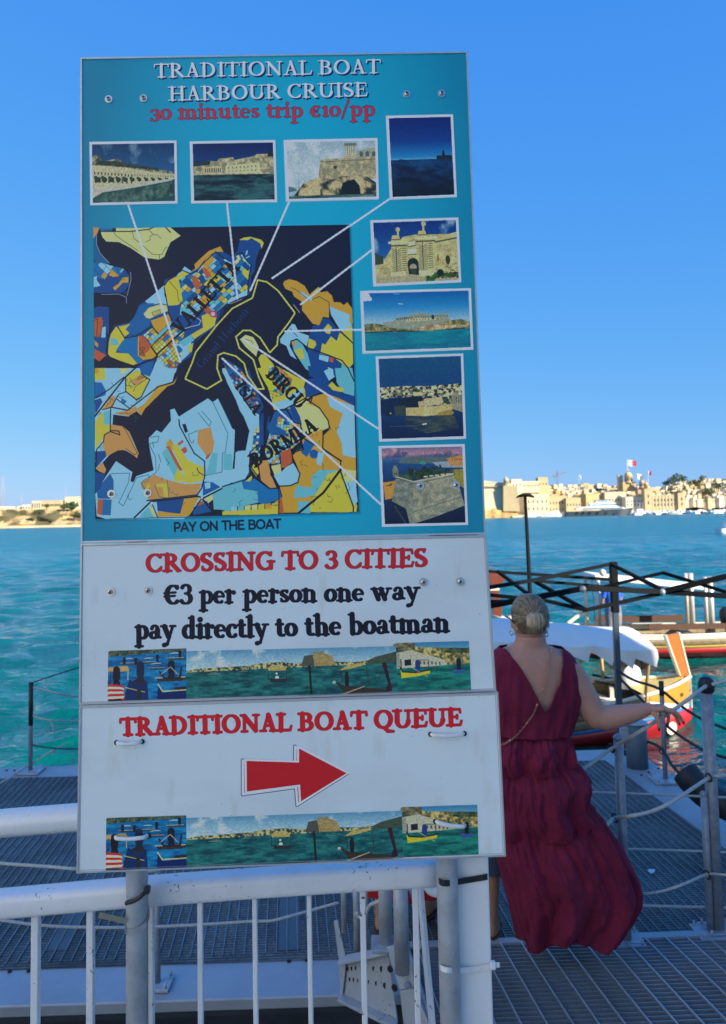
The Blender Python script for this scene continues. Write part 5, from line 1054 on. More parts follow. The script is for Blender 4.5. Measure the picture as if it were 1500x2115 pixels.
def hor(px): return 1066 - ROLL * (px - 750)
UD = Vector((-.0975, .9952, 0)); VD = Vector((.9993, .036, 0)).normalized()
FL, FR = at_z(0, 1586), at_z(1312, 1546)            # far edge of the pontoon
NL, NR = at_z(0, 2066), at_z(700, 2041)
def onl(a, b, t): return a + (b - a) * t
far_d = (FR - FL).normalized(); near_d = (NR - NL).normalized()
FLL = FL - far_d * 7; NLL = NL - near_d * 7
NRR = NL + near_d * 6.4
SR_ = at_z(1500, 1690); side_d = (SR_ - FR).normalized(); NRR = FR + side_d * ((NR.y - FR.y) / side_d.y)
M_DECKE = mat('painted_deck_steel', (.40, .43, .46), .45, .2, noise=(3.2, .45), color2=(.24, .27, .30), bump=(30, .08, .002))
M_HULL = mat('pontoon_side', (.07, .08, .10), .6, noise=(5, .6), color2=(.03, .04, .045))
def deck_material():
    m_ = bpy.data.materials.new('serrated_deck_grating'); m_.use_nodes = True; nt = m_.node_tree; b = nt.nodes['Principled BSDF']; L = nt.links.new
    tc = nt.nodes.new('ShaderNodeTexCoord'); mp = nt.nodes.new('ShaderNodeMapping'); mp.inputs['Rotation'].default_value[2] = math.radians(-2); L(tc.outputs['Object'], mp.inputs[0])
    w = nt.nodes.new('ShaderNodeTexWave'); w.bands_direction = 'Y'; w.inputs['Scale'].default_value = 14.3; w.inputs['Distortion'].default_value = .25; w.inputs['Detail'].default_value = 2; L(mp.outputs[0], w.inputs['Vector'])
    n1 = nt.nodes.new('ShaderNodeTexNoise'); n1.inputs['Scale'].default_value = 1.3; n1.inputs['Detail'].default_value = 9; n1.inputs['Roughness'].default_value = .62; L(mp.outputs[0], n1.inputs['Vector'])
    n2 = nt.nodes.new('ShaderNodeTexNoise'); n2.inputs['Scale'].default_value = 55; n2.inputs['Detail'].default_value = 3; L(mp.outputs[0], n2.inputs['Vector'])
    n3 = nt.nodes.new('ShaderNodeTexNoise'); n3.inputs['Scale'].default_value = .8; n3.inputs['Detail'].default_value = 5; L(tc.outputs['Object'], n3.inputs['Vector'])
    r1 = nt.nodes.new('ShaderNodeValToRGB'); r1.color_ramp.elements[0].position = .38; r1.color_ramp.elements[0].color = (.060, .060, .058, 1); r1.color_ramp.elements[1].position = .62; r1.color_ramp.elements[1].color = (.205, .205, .20, 1); L(n1.outputs['Fac'], r1.inputs['Fac'])
    r2 = nt.nodes.new('ShaderNodeMapRange'); r2.inputs['From Min'].default_value = .3; r2.inputs['From Max'].default_value = .7; r2.inputs['To Min'].default_value = .45; r2.inputs['To Max'].default_value = 1.35; L(n2.outputs['Fac'], r2.inputs['Value'])
    r3 = nt.nodes.new('ShaderNodeMapRange'); r3.inputs['To Min'].default_value = .35; r3.inputs['To Max'].default_value = 1.2; L(w.outputs['Fac'], r3.inputs['Value'])
    mu = nt.nodes.new('ShaderNodeMath'); mu.operation = 'MULTIPLY'; L(r2.outputs[0], mu.inputs[0]); L(r3.outputs[0], mu.inputs[1])
    mx = nt.nodes.new('ShaderNodeMix'); mx.data_type = 'RGBA'; mx.blend_type = 'MULTIPLY'; mx.inputs['Factor'].default_value = 1; L(r1.outputs[0], mx.inputs['A']); L(mu.outputs[0], mx.inputs['B'])
    rr = nt.nodes.new('ShaderNodeValToRGB'); rr.color_ramp.elements[0].position = .64; rr.color_ramp.elements[0].color = (0, 0, 0, 1); rr.color_ramp.elements[1].position = .74; rr.color_ramp.elements[1].color = (.6, .6, .6, 1); L(n3.outputs['Fac'], rr.inputs['Fac'])
    m3 = nt.nodes.new('ShaderNodeMix'); m3.data_type = 'RGBA'; L(rr.outputs[0], m3.inputs['Factor']); L(mx.outputs['Result'], m3.inputs['A']); m3.inputs['B'].default_value = (.07, .045, .03, 1)
    L(m3.outputs['Result'], b.inputs['Base Color']); b.inputs['Roughness'].default_value = .55; b.inputs['Metallic'].default_value = .15
    bp = nt.nodes.new('ShaderNodeBump'); bp.inputs['Strength'].default_value = .8; bp.inputs['Distance'].default_value = .006; L(w.outputs['Fac'], bp.inputs['Height']); L(bp.outputs[0], b.inputs['Normal'])
    return m_
M_DECK = deck_material()
deck = bpy.data.objects.new('pontoon', None); COL.objects.link(deck); tag(deck, kind='structure')
dn = Vector((0, 0, -.05))
t = MB(); t.prism([NLL, NRR, FR, FLL], dn); t.build('deck_frame', M_DECKE, deck, bevel=.006)
# dark grating surface set a few mm proud inside the edge strips
ie = .235
IL, IR = at_z(0, 1994), at_z(700, 1968); in_d = (IR - IL).normalized()
GF = at_z(1250, 1571); gfd = (at_z(0, 1609) - GF).normalized(); GFL = GF + gfd * (GF.x + 9.5); 
sideI = (at_z(1480, 1741) - GF).normalized()
GNR = GF + sideI * ((IR.y - GF.y) / sideI.y); GNL = IL - in_d * 6
up4 = Vector((0, 0, .004))
dk = MB(); dk.add([p + up4 for p in (GNL, GNR, GF, GFL)], [(0, 1, 2, 3)]); dk.build('deck_surface', M_DECK, deck)
M_RIB = mat('deck_rib_steel', (.32, .34, .36), .4, .5, noise=(12, .6), color2=(.12, .13, .14))
M_JOINT = mat('worn_light_plate', (.11, .125, .14), .5, .3, noise=(6, .7), color2=(.10, .11, .12))
# ribs run from near edge to far edge along UD
def line_hit(p, d, a, b):
    e = b - a; den = d.x * e.y - d.y * e.x
    t_ = ((a.x - p.x) * e.y - (a.y - p.y) * e.x) / den; s_ = ((a.x - p.x) * d.y - (a.y - p.y) * d.x) / den
    return t_, s_
rib_unit = MB(); rib_unit.box((0, .5, .003), (.0042, 1, .005)); rib_me = rib_unit.mesh('deck_rib'); rib_me.materials.append(M_RIB)
k = 0; x_ = GNL.x + 2.2
while x_ < GNR.x - .03:
    p = IL + in_d * ((x_ - IL.x) / in_d.x); tt, s_ = line_hit(p, UD, GF, GFL); ts, ss = line_hit(p, UD, GNR, GF)
    t_ = tt if s_ >= 0 else ts
    if 0 <= ss <= 1 and ts > 0: t_ = min(t_, ts) if s_ < 0 else tt
    if t_ > .1:
        o = bpy.data.objects.new('deck_rib', rib_me); COL.objects.link(o); o.parent = deck; o.location = p + Vector((0, 0, .0045)); o.rotation_euler.z = math.atan2(-UD.x, UD.y); o.scale = (1, t_, 1); k += 1
    x_ += .049
# lighter joint plates between the grating panels
for px, w in ((115, .10), (598, .10), (1040, .06)):
    a = at_z(px, 1965); t_, _ = line_hit(a, UD, GF, GFL); t = MB(); a = a + Vector((0, 0, .006)); b = a + UD * (t_ - .02); s_ = Vector((.995, .0975, 0)) * w / 2
    t.add([a - s_, a + s_, b + s_, b - s_], [(0, 1, 2, 3)]); t.build('joint_plate', M_JOINT, deck)
# bolts of the edge strip
t0 = MB(); t0.tube([(0, 0, 0), (0, 0, .006)], .009, 8); bolt_me = t0.mesh('edge_bolt'); bolt_me.materials.append(M_DARK)
for px, py in ((20, 2008), (59, 2007), (597, 1987), (634, 1985), (1480, 1665), (1325, 1602), (1352, 1600), (1340, 1596), (1360, 1588), (14, 1592), (30, 1592), (1406, 1627)):
    o = bpy.data.objects.new('edge_bolt', bolt_me); COL.objects.link(o); o.parent = deck; o.location = at_z(px, py) + Vector((0, 0, .001))
t = MB(); i1 = Vector((0, .28, 0)); i2 = Vector((0, -.12, 0)); t.hexa([p + Vector((0, 0, -1.75)) for p in (NLL + i1, NRR + i1 + Vector((-.1, 0, 0)), FR + i2 + Vector((-.1, 0, 0)), FLL + i2)], [p + Vector((0, 0, -.052)) for p in (NLL + i1, NRR + i1 + Vector((-.1, 0, 0)), FR + i2 + Vector((-.1, 0, 0)), FLL + i2)]); t.build('pontoon_hull', M_HULL, deck)
t = MB(); a, b = NLL + Vector((0, .012, -.052)), NR + near_d * .06 + Vector((0, .012, -.052)); t.add([a, b, b + Vector((0, 0, -.05)), a + Vector((0, 0, -.05))], [(0, 1, 2, 3)]); t.add([a + Vector((0, .01, 0)), b + Vector((0, .01, 0)), b + Vector((0, .01, -.05)), a + Vector((0, .01, -.05))], [(3, 2, 1, 0)]); t.build('edge_web', M_HULL, deck)

# the ramp of open steel grating
M_GRATE = mat('grating_bar_steel', (.36, .40, .44), .42, .45, noise=(9, .6), color2=(.20, .23, .26))
ramp = bpy.data.objects.new('ramp', None); COL.objects.link(ramp); tag(ramp, kind='structure')
RA = at_z(852, 1963); RB = at_z(1500, 1938); rd = (RB - RA).normalized(); Wd = 2.35
def ramp_z(y): return .015 + (RA.y - y) / (RA.y - 1.92) * .14
cb = MB(); cb.box((Wd / 2, 0, -.015), (Wd, .0035, .030)); cb_me = cb.mesh('cross_bar'); cb_me.materials.append(M_GRATE)
ang = math.atan2(rd.y, rd.x)
n_ = int((RA.y - 1.93) / .0325)
for i in range(n_):
    p = RA - UD * (.012 + i * .0325)
    o = bpy.data.objects.new('cross_bar', cb_me); COL.objects.link(o); o.parent = ramp; o.location = (p.x, p.y, ramp_z(p.y)); o.rotation_euler.z = ang
Lr = .0325 * n_; lb = MB(); lb.box((0, -Lr / 2, .001), (.0042, Lr, .008)); lb_me = lb.mesh('long_bar'); lb_me.materials.append(mat('twisted_rod_steel', (.55, .60, .64), .35, .45, noise=(20, .4)))
for i in range(int(Wd / .0966) + 1):
    p = RA + rd * (.022 + i * .0966)
    o = bpy.data.objects.new('long_bar', lb_me); COL.objects.link(o); o.parent = ramp; o.location = (p.x, p.y, ramp_z(p.y) + .002); o.rotation_euler = (math.atan2(-.14, RA.y - 1.92), 0, math.atan2(-UD.x, UD.y))
t = MB(); a = RA + Vector((0, .02, .012)); t.bar(a - rd * .03, a + rd * Wd, .045, .014); t.build('hinge_plate', M_DECKE, ramp, bevel=.002)
t = MB(); s_ = -UD; e0 = RA - rd * .02; t.bar(e0 + Vector((0, 0, -.03)), e0 + s_ * Lr + Vector((0, 0, .10)), .012, .10); t.build('edge_channel', M_GALV, ramp, bevel=.002)
t = MB(); t.bar(RA + rd * .55 + Vector((0, 0, -.16)), RA + rd * .55 + s_ * Lr + Vector((0, 0, -.05)), .06, .14); t.bar(RA + rd * 1.5 + Vector((0, 0, -.16)), RA + rd * 1.5 + s_ * Lr + Vector((0, 0, -.05)), .06, .14); t.build('ramp_beam', M_GALV2, ramp)
# underside pan, so that the gaps between bars look down on steel and not on open sea
t = MB(); q = [RA + Vector((0, 0, -.24)), RA + rd * Wd + Vector((0, 0, -.24)), RA + rd * Wd + s_ * Lr + Vector((0, 0, -.12)), RA + s_ * Lr + Vector((0, 0, -.12))]; t.prism(q, (0, 0, -.01)); t.build('ramp_pan', M_HULL, ramp)

# side girder with two rows of holes, and its posts
gir = empty('perforated_girder', at_z(760, 2030), 'white perforated steel girder with bolted end plates beside the ramp', 'girder')
M_GIR = chipped('chalky_white_steel', (.36, .40, .44), .5, amount=.66, scale=60, coat=0)
GY = {0: 3.32, 1: 3.02}
def gp(x, y):  # plate runs from far left to near right
    t_ = (x - 703) / (812 - 703); return at_y(x, y, 3.32 - .30 * t_)
t = MB(); t.prism([gp(712, 1979), gp(800, 1958), gp(820, 2108), gp(706, 2050)], (.004, .006, 0)); t.build('web_plate', M_GIR, gir)
t = MB(); t.prism([gp(703, 1974), gp(803, 1953), gp(805, 1958), gp(704, 1981)], (-.01, -.05, 0)); t.build('top_flange', M_GIR, gir, bevel=.002)
t = MB(); t.prism([gp(703, 2050), gp(822, 2106), gp(822, 2114), gp(704, 2057)], (-.01, -.06, .01)); t.build('bottom_flange', M_GIR, gir, bevel=.002)
t = MB(); t.prism([gp(690, 1900), gp(699, 1900), gp(716, 1982), gp(708, 2050), gp(704, 2052), gp(701, 1985)], (0, -.02, 0)); t.build('end_plate', M_GIR, gir, bevel=.002)
t = MB(); q = [at_y(798, 1957, 3.0), at_y(842, 1950, 2.9), at_y(858, 2040, 2.86), at_y(826, 2046, 2.92)]; t.prism(q, (0, .02, -.004)); t.build('end_plate', M_GIR, gir, bevel=.003)
t = MB(); q = [at_y(826, 2048, 2.92), at_y(858, 2042, 2.86), at_y(900, 2150, 2.80), at_y(838, 2150, 2.9)]; t.prism(q, (0, .02, -.004)); t.build('stringer', M_GIR, gir, bevel=.003)
for (x, y) in ((719.5, 2001), (728, 2000.5), (737, 2000), (760, 2001), (774, 2001), (790, 2001.5), (806, 2001.5), (724, 2023), (732.5, 2024), (742, 2026), (765, 2029), (780, 2032), (797, 2036), (815, 2040)):
    c = gp(x, y) + Vector((-.001, -.002, 0)); t = MB(); rr_ = .0085 + .004 * (x - 719) / 90
    t.tube([c, c + Vector((.002, .003, 0))], rr_, 12); t.build('girder_hole', M_DARK, gir)
for x, y in ((710, 2012), (840, 2033)):
    t = MB(); c = gp(x, y) if x < 800 else at_y(x, y, 2.875); t.tube([c, c + Vector((0, -.012, .002))], .011, 6); t.build('bolt', M_GALV2, gir, bevel=.002)
def px_post(name, x, ytop, ybase, r, Y, label, cat='post', group='thick galvanised posts beside the ramp', m_=None, base=True, bm_=None):
    p = at_y(x, ybase, Y); zt = at_y(x, ytop, Y).z
    root = empty(name, p, label, cat, group)
    t = MB(); t.tube([p, (p.x, p.y, zt)], r, 18); t.build('tube', m_ or M_GALV, root)
    if base:
        t = MB(); t.box((p.x, p.y, p.z + .006), (r * 4.2, r * 4.2, .012)); t.build('base_plate', bm_ or M_GALV, root, bevel=.002)
    return root
px_post('ramp_post', 711.5, 1760, 1925, .0125, 3.3, 'slim galvanised post, leftmost in the cluster beside the ramp', base=False)
px_post('ramp_post', 738, 1760, 1970, .0135, 3.28, 'galvanised post second from left in the cluster, on the perforated girder', base=False)
px_post('ramp_post', 798, 1750, 1953, .0265, 3.04, 'thick galvanised post on a welded base atop the perforated girder')
px_post('ramp_post', 831, 1750, 2008, .0275, 2.90, 'thick galvanised post nearest the white barrier bars beside the ramp', base=False)
px_post('ramp_post', 759, 1770, 1962, .006, 3.45, 'thinnest galvanised rod in the cluster beside the ramp', base=False)

# ------------------------------------------------------------------ posts and ropes on the pontoon
M_ROPE = mat('braided_white_rope', (.52, .53, .50), .8, noise=(120, .6), color2=(.3, .3, .27), bump=(300, .6, .002))
M_ROPED = mat('dark_twisted_rope', (.03, .035, .04), .85, bump=(200, .8, .003))
M_RUB = mat('black_rubber', (.015, .015, .018), .5, noise=(20, .3), color2=(.05, .05, .05))
def stanchion(xb, yb, yt, r, label, cap='dome', rings=(), plate=.09, m_=None, group='rope posts on the pontoon', topdark=0, z=0.0):
    b = at_z(xb, yb, z); zt = at_y(xb, yt, b.y).z
    root = empty('rope_post', b, label, 'post', group)
    t = MB(); t.tube([b, (b.x, b.y, zt - (.0 if cap != 'ball' else .03))], r, 20); t.build('tube', m_ or M_GALV2, root)
    if cap == 'dome':
        t = MB(); t.ball((b.x, b.y, zt), r * 1.12, 16, (1, 1, .8)); t.build('cap', m_ or M_GALV2, root)
    if cap == 'ball':
        t = MB(); rr_ = r * 1.32; c = Vector((b.x, b.y, zt - rr_ * .6)); t.loft([[c + Vector((q * math.cos(k * math.pi / 8), q * math.sin(k * math.pi / 8), h_)) for k in range(16)] for q, h_ in ((rr_ * .78, -rr_ * 1.1), (rr_ * .98, -rr_ * .8), (rr_ * 1.02, 0), (rr_ * .86, rr_ * .55), (rr_ * .5, rr_ * .85), (.001, rr_ * .92))]); t.build('cap', M_RUB, root)
    if topdark:
        t = MB(); t.tube([(b.x, b.y, zt - topdark), (b.x, b.y, zt + .004)], r * 1.07, 16); t.build('cap', M_RUB, root)
    if plate:
        t = MB(); t.box((b.x, b.y, b.z + .010), (plate * 1.6, plate * 1.6, .012)); t.build('base_plate', M_GALV, root, bevel=.002)
        for sx in (-1, 1):
            for sy in (-1, 1):
                t = MB(); c = Vector((b.x + sx * plate * .6, b.y + sy * plate * .6, b.z + .016)); t.tube([c, c + Vector((0, 0, .022))], .006, 6); t.build('anchor_bolt', M_GALV, root)
    for px, py, off in rings:
        c = at_y(px, py, b.y - r * .9); t = MB(); t.torus(c, .019, .0042, (1, .35, .1)); t.build('rope_eye', M_RUB, root)
    return root, b
P_A, bA = stanchion(1484, 1926, 1402, .0285, 'thick grey rope post with a round black cap at the right edge', 'ball', ((1459, 1417, 0), (1464, 1606, 0)))
P_B, bB = stanchion(1295, 1946, 1524, .0225, 'grey domed rope post standing behind the burgundy dress, below the hand', 'dome', ((1264, 1545, 0), (1270, 1689, 0)))
P_C, bC = stanchion(1468, 1930, 1640, .0165, 'short thin rope post just left of the thick black-capped post', 'dome', ((1461, 1807, 0),), z=.0)
P_D, bD = stanchion(326, 2036, 1790, .0125, 'slim grey post on a bolted plate behind the left pole', 'none', (), .075)
P_E, bE = stanchion(63, 1594, 1410, .0165, 'thin dark post on the far left edge of the pontoon', 'none', (), .12, topdark=.34)
P_F, bF = stanchion(1375, 1612, 1408, .017, 'thin dark topped post on the far right corner of the pontoon', 'none', ((1366, 1552, 0),), .13, topdark=.10)
def rope(label, pts, r, m_, name='rope', group=None, n=8):
    P_ = spline([at_y(*p) for p in pts], 7); root_p = P_[0]
    t = MB(); t.tube(P_, r, n); o = t.build(name, m_, origin=root_p)
    return tag(o, label, 'rope', group)
yA, yB, yC = bA.y - .03, bB.y - .025, bC.y - .02
rope('thick grey hand rope sloping up under the hand to the black capped post', [(1130, 1640, 3.62), (1200, 1592, 3.58), (1264, 1546, yB), (1320, 1512, 3.5), (1380, 1474, 3.53), (1425, 1442, 3.58), (1459, 1417, yA), (1480, 1412, yA - .01), (1515, 1403, yA), (1600, 1385, 3.6)], .0088, M_ROPE, n=10)
rope('second thick grey rope sagging below the hand rope to the same post', [(1180, 1755, 3.62), (1250, 1706, 3.56), (1270, 1690, yB), (1300, 1686, 3.5), (1345, 1676, 3.52), (1390, 1655, 3.55), (1464, 1607, yA), (1482, 1603, yA - .01), (1520, 1600, yA), (1600, 1600, 3.6)], .0085, M_ROPE, n=10)
rope('lowest thick rope curving from the skirt to the short thin post', [(1230, 1850, 3.62), (1320, 1847, 3.58), (1370, 1840, 3.56), (1415, 1825, 3.57), (1461, 1806, yC), (1500, 1807, 3.6), (1600, 1810, 3.6)], .0062, M_ROPE)
for lb, pts in (('upper thin white line stretched level across the right deck', [(1160, 1634, 4.6), (1350, 1641, 4.5), (1520, 1648, 4.4)]), ('middle thin white line stretched level across the right deck', [(1200, 1751, 4.3), (1380, 1756, 4.2), (1540, 1762, 4.1)]), ('lower thin white line stretched level across the right deck', [(1220, 1868, 4.05), (1380, 1872, 3.95), (1540, 1876, 3.85)])):
    rope(lb, pts, .0065, M_ROPE, group='level lines across the right deck')
rope('upper white rope crossing the deck at the left edge', [(-80, 1775, 2.9), (0, 1783, 2.9), (100, 1790, 2.9), (180, 1796, 2.9), (330, 1800, 3.0)], .0062, M_ROPE)
rope('long white rope sagging across the left deck behind the barrier bars', [(-60, 1892, 2.9), (0, 1900, 2.9), (65, 1909, 2.92), (130, 1914, 2.95), (240, 1916, 3.0), (326, 1914, 3.05), (430, 1909, 3.1), (520, 1903, 3.15), (560, 1902, 3.17), (600, 1892, 3.2), (640, 1881, 3.24), (700, 1864, 3.28)], .0056, M_ROPE)
rope('short rope end hooked between the ramp posts', [(737, 1885, 3.25), (742, 1893, 3.25), (752, 1896, 3.22), (762, 1873, 3.2), (772, 1866, 3.15), (786, 1861, 3.1), (800, 1858, 3.02)], .0075, M_ROPE)
rope('white rope dropping from the ramp post behind the barrier bar', [(838, 1838, 2.95), (846, 1836, 2.95), (852, 1850, 2.93), (858, 1890, 2.9), (868, 1960, 2.86)], .0062, M_ROPE)
for lb, pts in (('top frayed line tied to the far left pontoon post', [(67, 1410, bE.y), (96, 1400, bE.y), (165, 1378, bE.y + .3), (260, 1350, 7)]), ('second line tied to the far left pontoon post', [(67, 1420, bE.y), (90, 1424, bE.y), (120, 1432, bE.y), (165, 1439, bE.y + .2), (260, 1445, 7)]), ('middle line tied to the far left pontoon post', [(67, 1478, bE.y), (80, 1483, bE.y), (110, 1488, bE.y), (165, 1488, bE.y + .2), (260, 1485, 7)]), ('short drooping tail on the far left pontoon post', [(67, 1478, bE.y), (80, 1482, bE.y), (98, 1487, bE.y), (108, 1496, bE.y), (111, 1512, bE.y)]), ('lowest dark line tied to the far left pontoon post', [(67, 1538, bE.y), (90, 1543, bE.y), (120, 1546, bE.y), (165, 1547, bE.y + .2), (260, 1545, 7)]), ('pale line running down from the far left post base to the frame edge', [(-60, 1645, 5.6), (0, 1618, 5.8), (40, 1593, 5.95), (62, 1580, bE.y), (110, 1550, bE.y), (140, 1536, 6.5)])):
    rope(lb, pts, .0065 if 'lowest' not in lb and 'top' not in lb else .005, M_ROPE if 'lowest' not in lb and 'top' not in lb else M_ROPED, group='lines on the far left post')
for lb, pts in (('dark line from the canopy leg over the short post to the right edge', [(1275, 1385, 6.2), (1310, 1405, 6.1), (1360, 1422, bF.y), (1400, 1453, 5.8), (1440, 1480, 5.6), (1475, 1496, 5.5), (1540, 1520, 5.3)]), ('dark line sagging below, behind the thick capped post', [(1275, 1396, 6.2), (1330, 1450, 6.1), (1374, 1496, bF.y), (1420, 1530, 5.8), (1470, 1556, 5.5), (1540, 1575, 5.3)]), ('lowest dark line running down along the pontoon edge', [(1335, 1530, 6.2), (1366, 1546, bF.y), (1392, 1585, 5.5), (1430, 1622, 5.2), (1470, 1650, 5.0), (1540, 1690, 4.8)])):
    rope(lb, pts, .011, M_ROPED, group='dark lines on the right edge of the pontoon')
bo = empty('mooring_bollard', at_z(1317, 1588), 'wide blue grey steel mooring bollard on the pontoon corner', 'bollard')
M_BLUEG = mat('blue_grey_paint', (.10, .15, .20), .45, noise=(6, .4), color2=(.07, .10, .13))
bp_ = at_z(1317, 1584); zt = at_y(1317, 1494, bp_.y).z; t = MB(); t.tube([bp_, (bp_.x, bp_.y, zt)], .082, 28); t.build('barrel', M_BLUEG, bo)
t = MB(); t.tube([(bp_.x, bp_.y, zt), (bp_.x, bp_.y, zt + .012)], .090, 28); t.build('lid', M_DECKE, bo, bevel=.003)
t = MB(); t.box((bp_.x - .10, bp_.y - .02, zt - .07), (.06, .06, .10)); t.build('side_lug', M_DECKE, bo, bevel=.004)

t = MB(); fp = [at_y(1452, 1618, 4.7), at_y(1470, 1640, 4.65), at_y(1500, 1668, 4.6), at_y(1560, 1700, 4.5)]; t.tube(spline([p + Vector((0, .25, -.02)) for p in fp], 5), .085, 18); 
tag(t.build('fender', M_RUB, origin=fp[0]), 'black rubber fender on the pontoon edge beside the thick capped post', 'fender')
# litter
t = MB(); c = at_z(1350, 1801, .012); r_ = random.Random(4)
t.add([c + Vector((-.022, -.02, 0)), c + Vector((.0, -.005, .004)), c + Vector((-.028, .02, .002)), c + Vector((-.008, .026, .005)), c + Vector((.02, .022, .003)), c + Vector((.008, .002, .007)), c + Vector((.0, -.012, .003))], [(0, 1, 2), (1, 3, 2), (1, 4, 3), (1, 5, 4), (0, 6, 5, 1)])
tag(t.build('paper_scrap', M_ZIP, origin=c), 'torn white paper scrap lying on the grating deck right of the skirt', 'litter')
# ------------------------------------------------------------------ water: real waves on a polar sheet
def water():
    rs = [3.0]; 
    while rs[-1] < 16: rs.append(rs[-1] * 1.0048)
    while rs[-1] < 75: rs.append(rs[-1] * 1.0065)
    while rs[-1] < 260: rs.append(rs[-1] * 1.013)
    while rs[-1] < 6500: rs.append(rs[-1] * 1.05)
    rs = np.array(rs); th = np.radians(np.concatenate([np.linspace(-60, -27, 40, endpoint=False), np.linspace(-27, 27, 620), np.linspace(27.2, 60, 40)]))
    R_, T_ = np.meshgrid(rs, th, indexing='ij'); X = R_ * np.sin(T_); Y = R_ * np.cos(T_)
    Z = np.zeros_like(X); r = np.random.RandomState(5); DX = np.zeros_like(X); DY = np.zeros_like(X)
    cell = R_ * 0.006 + .02
    for i in range(64):
        lam = 0.26 * 1.042 ** i * r.uniform(.9, 1.1); lam = 9 + 4 * r.rand() if i > 60 else lam
        a = math.radians(r.normal(98, 33)); kx, ky = math.cos(a), math.sin(a); k = 2 * math.pi / lam
        amp = 0.0110 * lam * r.uniform(.5, 1.4) * (.35 if i > 60 else 1)
        fade = np.clip((lam / cell - 2.5) / 3, 0, 1)
        ph = k * (kx * X + ky * Y) + r.uniform(0, 6.28)
        g = np.sin(k * .13 * (-ky * X + kx * Y) + r.uniform(0, 6.28)) * .35 + .65
        Z += amp * g * fade * np.sin(ph); s_ = amp * .8 * g * fade * np.cos(ph); DX += kx * s_; DY += ky * s_
    X2, Y2 = X + DX, Y + DY
    n1, n2 = X.shape; v = np.stack([X2, Y2, Z + WATER_Z], -1).reshape(-1, 3)
    idx = np.arange(n1 * n2).reshape(n1, n2); f = np.stack([idx[:-1, :-1], idx[:-1, 1:], idx[1:, 1:], idx[1:, :-1]], -1).reshape(-1, 4)[:, ::-1]
    me = bpy.data.meshes.new('sea'); me.vertices.add(len(v)); me.vertices.foreach_set('co', v.ravel().astype(np.float32))
    me.loops.add(f.size); me.loops.foreach_set('vertex_index', f.ravel().astype(np.int32)); me.polygons.add(len(f))
    me.polygons.foreach_set('loop_start', np.arange(0, f.size, 4, dtype=np.int32)); me.polygons.foreach_set('use_smooth', np.ones(len(f), bool)); me.update(); me.validate()
    m_ = bpy.data.materials.new('sea_water'); m_.use_nodes = True; nt = m_.node_tree; b = nt.nodes['Principled BSDF']; L = nt.links.new
    b.inputs['Roughness'].default_value = .07; b.inputs['IOR'].default_value = 1.333; b.inputs['Specular IOR Level'].default_value = .46
    tc = nt.nodes.new('ShaderNodeTexCoord'); geo = nt.nodes.new('ShaderNodeSeparateXYZ'); L(tc.outputs['Object'], geo.inputs[0])
    # turquoise near the quay; brighter blue far out stands in for reduced sky reflection
    mr = nt.nodes.new('ShaderNodeMapRange'); mr.inputs['From Min'].default_value = 14; mr.inputs['From Max'].default_value = 75; L(geo.outputs['Y'], mr.inputs['Value'])
    n0 = nt.nodes.new('ShaderNodeTexNoise'); n0.inputs['Scale'].default_value = .06; n0.inputs['Detail'].default_value = 4; L(tc.outputs['Object'], n0.inputs['Vector'])
    ad = nt.nodes.new('ShaderNodeMath'); ad.operation = 'MULTIPLY_ADD'; ad.inputs[1].default_value = .3; ad.inputs[2].default_value = -.15; L(n0.outputs['Fac'], ad.inputs[0])
    a2 = nt.nodes.new('ShaderNodeMath'); a2.operation = 'ADD'; a2.use_clamp = True; L(ad.outputs[0], a2.inputs[0]); L(mr.outputs[0], a2.inputs[1])
    cr = nt.nodes.new('ShaderNodeValToRGB'); cr.color_ramp.elements[0].color = (.0, .078, .074, 1); cr.color_ramp.elements[1].color = (.010, .150, .195, 1); L(a2.outputs[0], cr.inputs['Fac']); mp0 = nt.nodes.new('ShaderNodeMapping'); mp0.inputs['Scale'].default_value = (.35, 1, 1); L(tc.outputs['Object'], mp0.inputs[0]); nf = nt.nodes.new('ShaderNodeTexNoise'); nf.inputs['Scale'].default_value = .35; nf.inputs['Detail'].default_value = 8; nf.inputs['Roughness'].default_value = .75; L(mp0.outputs[0], nf.inputs['Vector']); mf = nt.nodes.new('ShaderNodeMapRange'); mf.inputs['From Min'].default_value = .3; mf.inputs['From Max'].default_value = .7; mf.inputs['To Min'].default_value = .62; mf.inputs['To Max'].default_value = 1.4; L(nf.outputs['Fac'], mf.inputs['Value']); mc = nt.nodes.new('ShaderNodeMix'); mc.data_type = 'RGBA'; mc.blend_type = 'MULTIPLY'; mc.inputs['Factor'].default_value = 1; L(cr.outputs[0], mc.inputs['A']); L(mf.outputs[0], mc.inputs['B']); L(mc.outputs['Result'], b.inputs['Base Color'])  # stretched noise paints light and dark ripple contrast into the base colour
    rr = nt.nodes.new('ShaderNodeMapRange'); rr.inputs['From Min'].default_value = 15; rr.inputs['From Max'].default_value = 110; rr.inputs['To Min'].default_value = .04; rr.inputs['To Max'].default_value = .30; L(geo.outputs['Y'], rr.inputs['Value']); L(rr.outputs[0], b.inputs['Roughness'])
    r5 = nt.nodes.new('ShaderNodeMapRange'); r5.inputs['From Min'].default_value = 30; r5.inputs['From Max'].default_value = 110; r5.inputs['To Min'].default_value = 1.0; r5.inputs['To Max'].default_value = .34; L(geo.outputs['Y'], r5.inputs['Value']); L(r5.outputs[0], b.inputs['Specular IOR Level'])
    prev = None
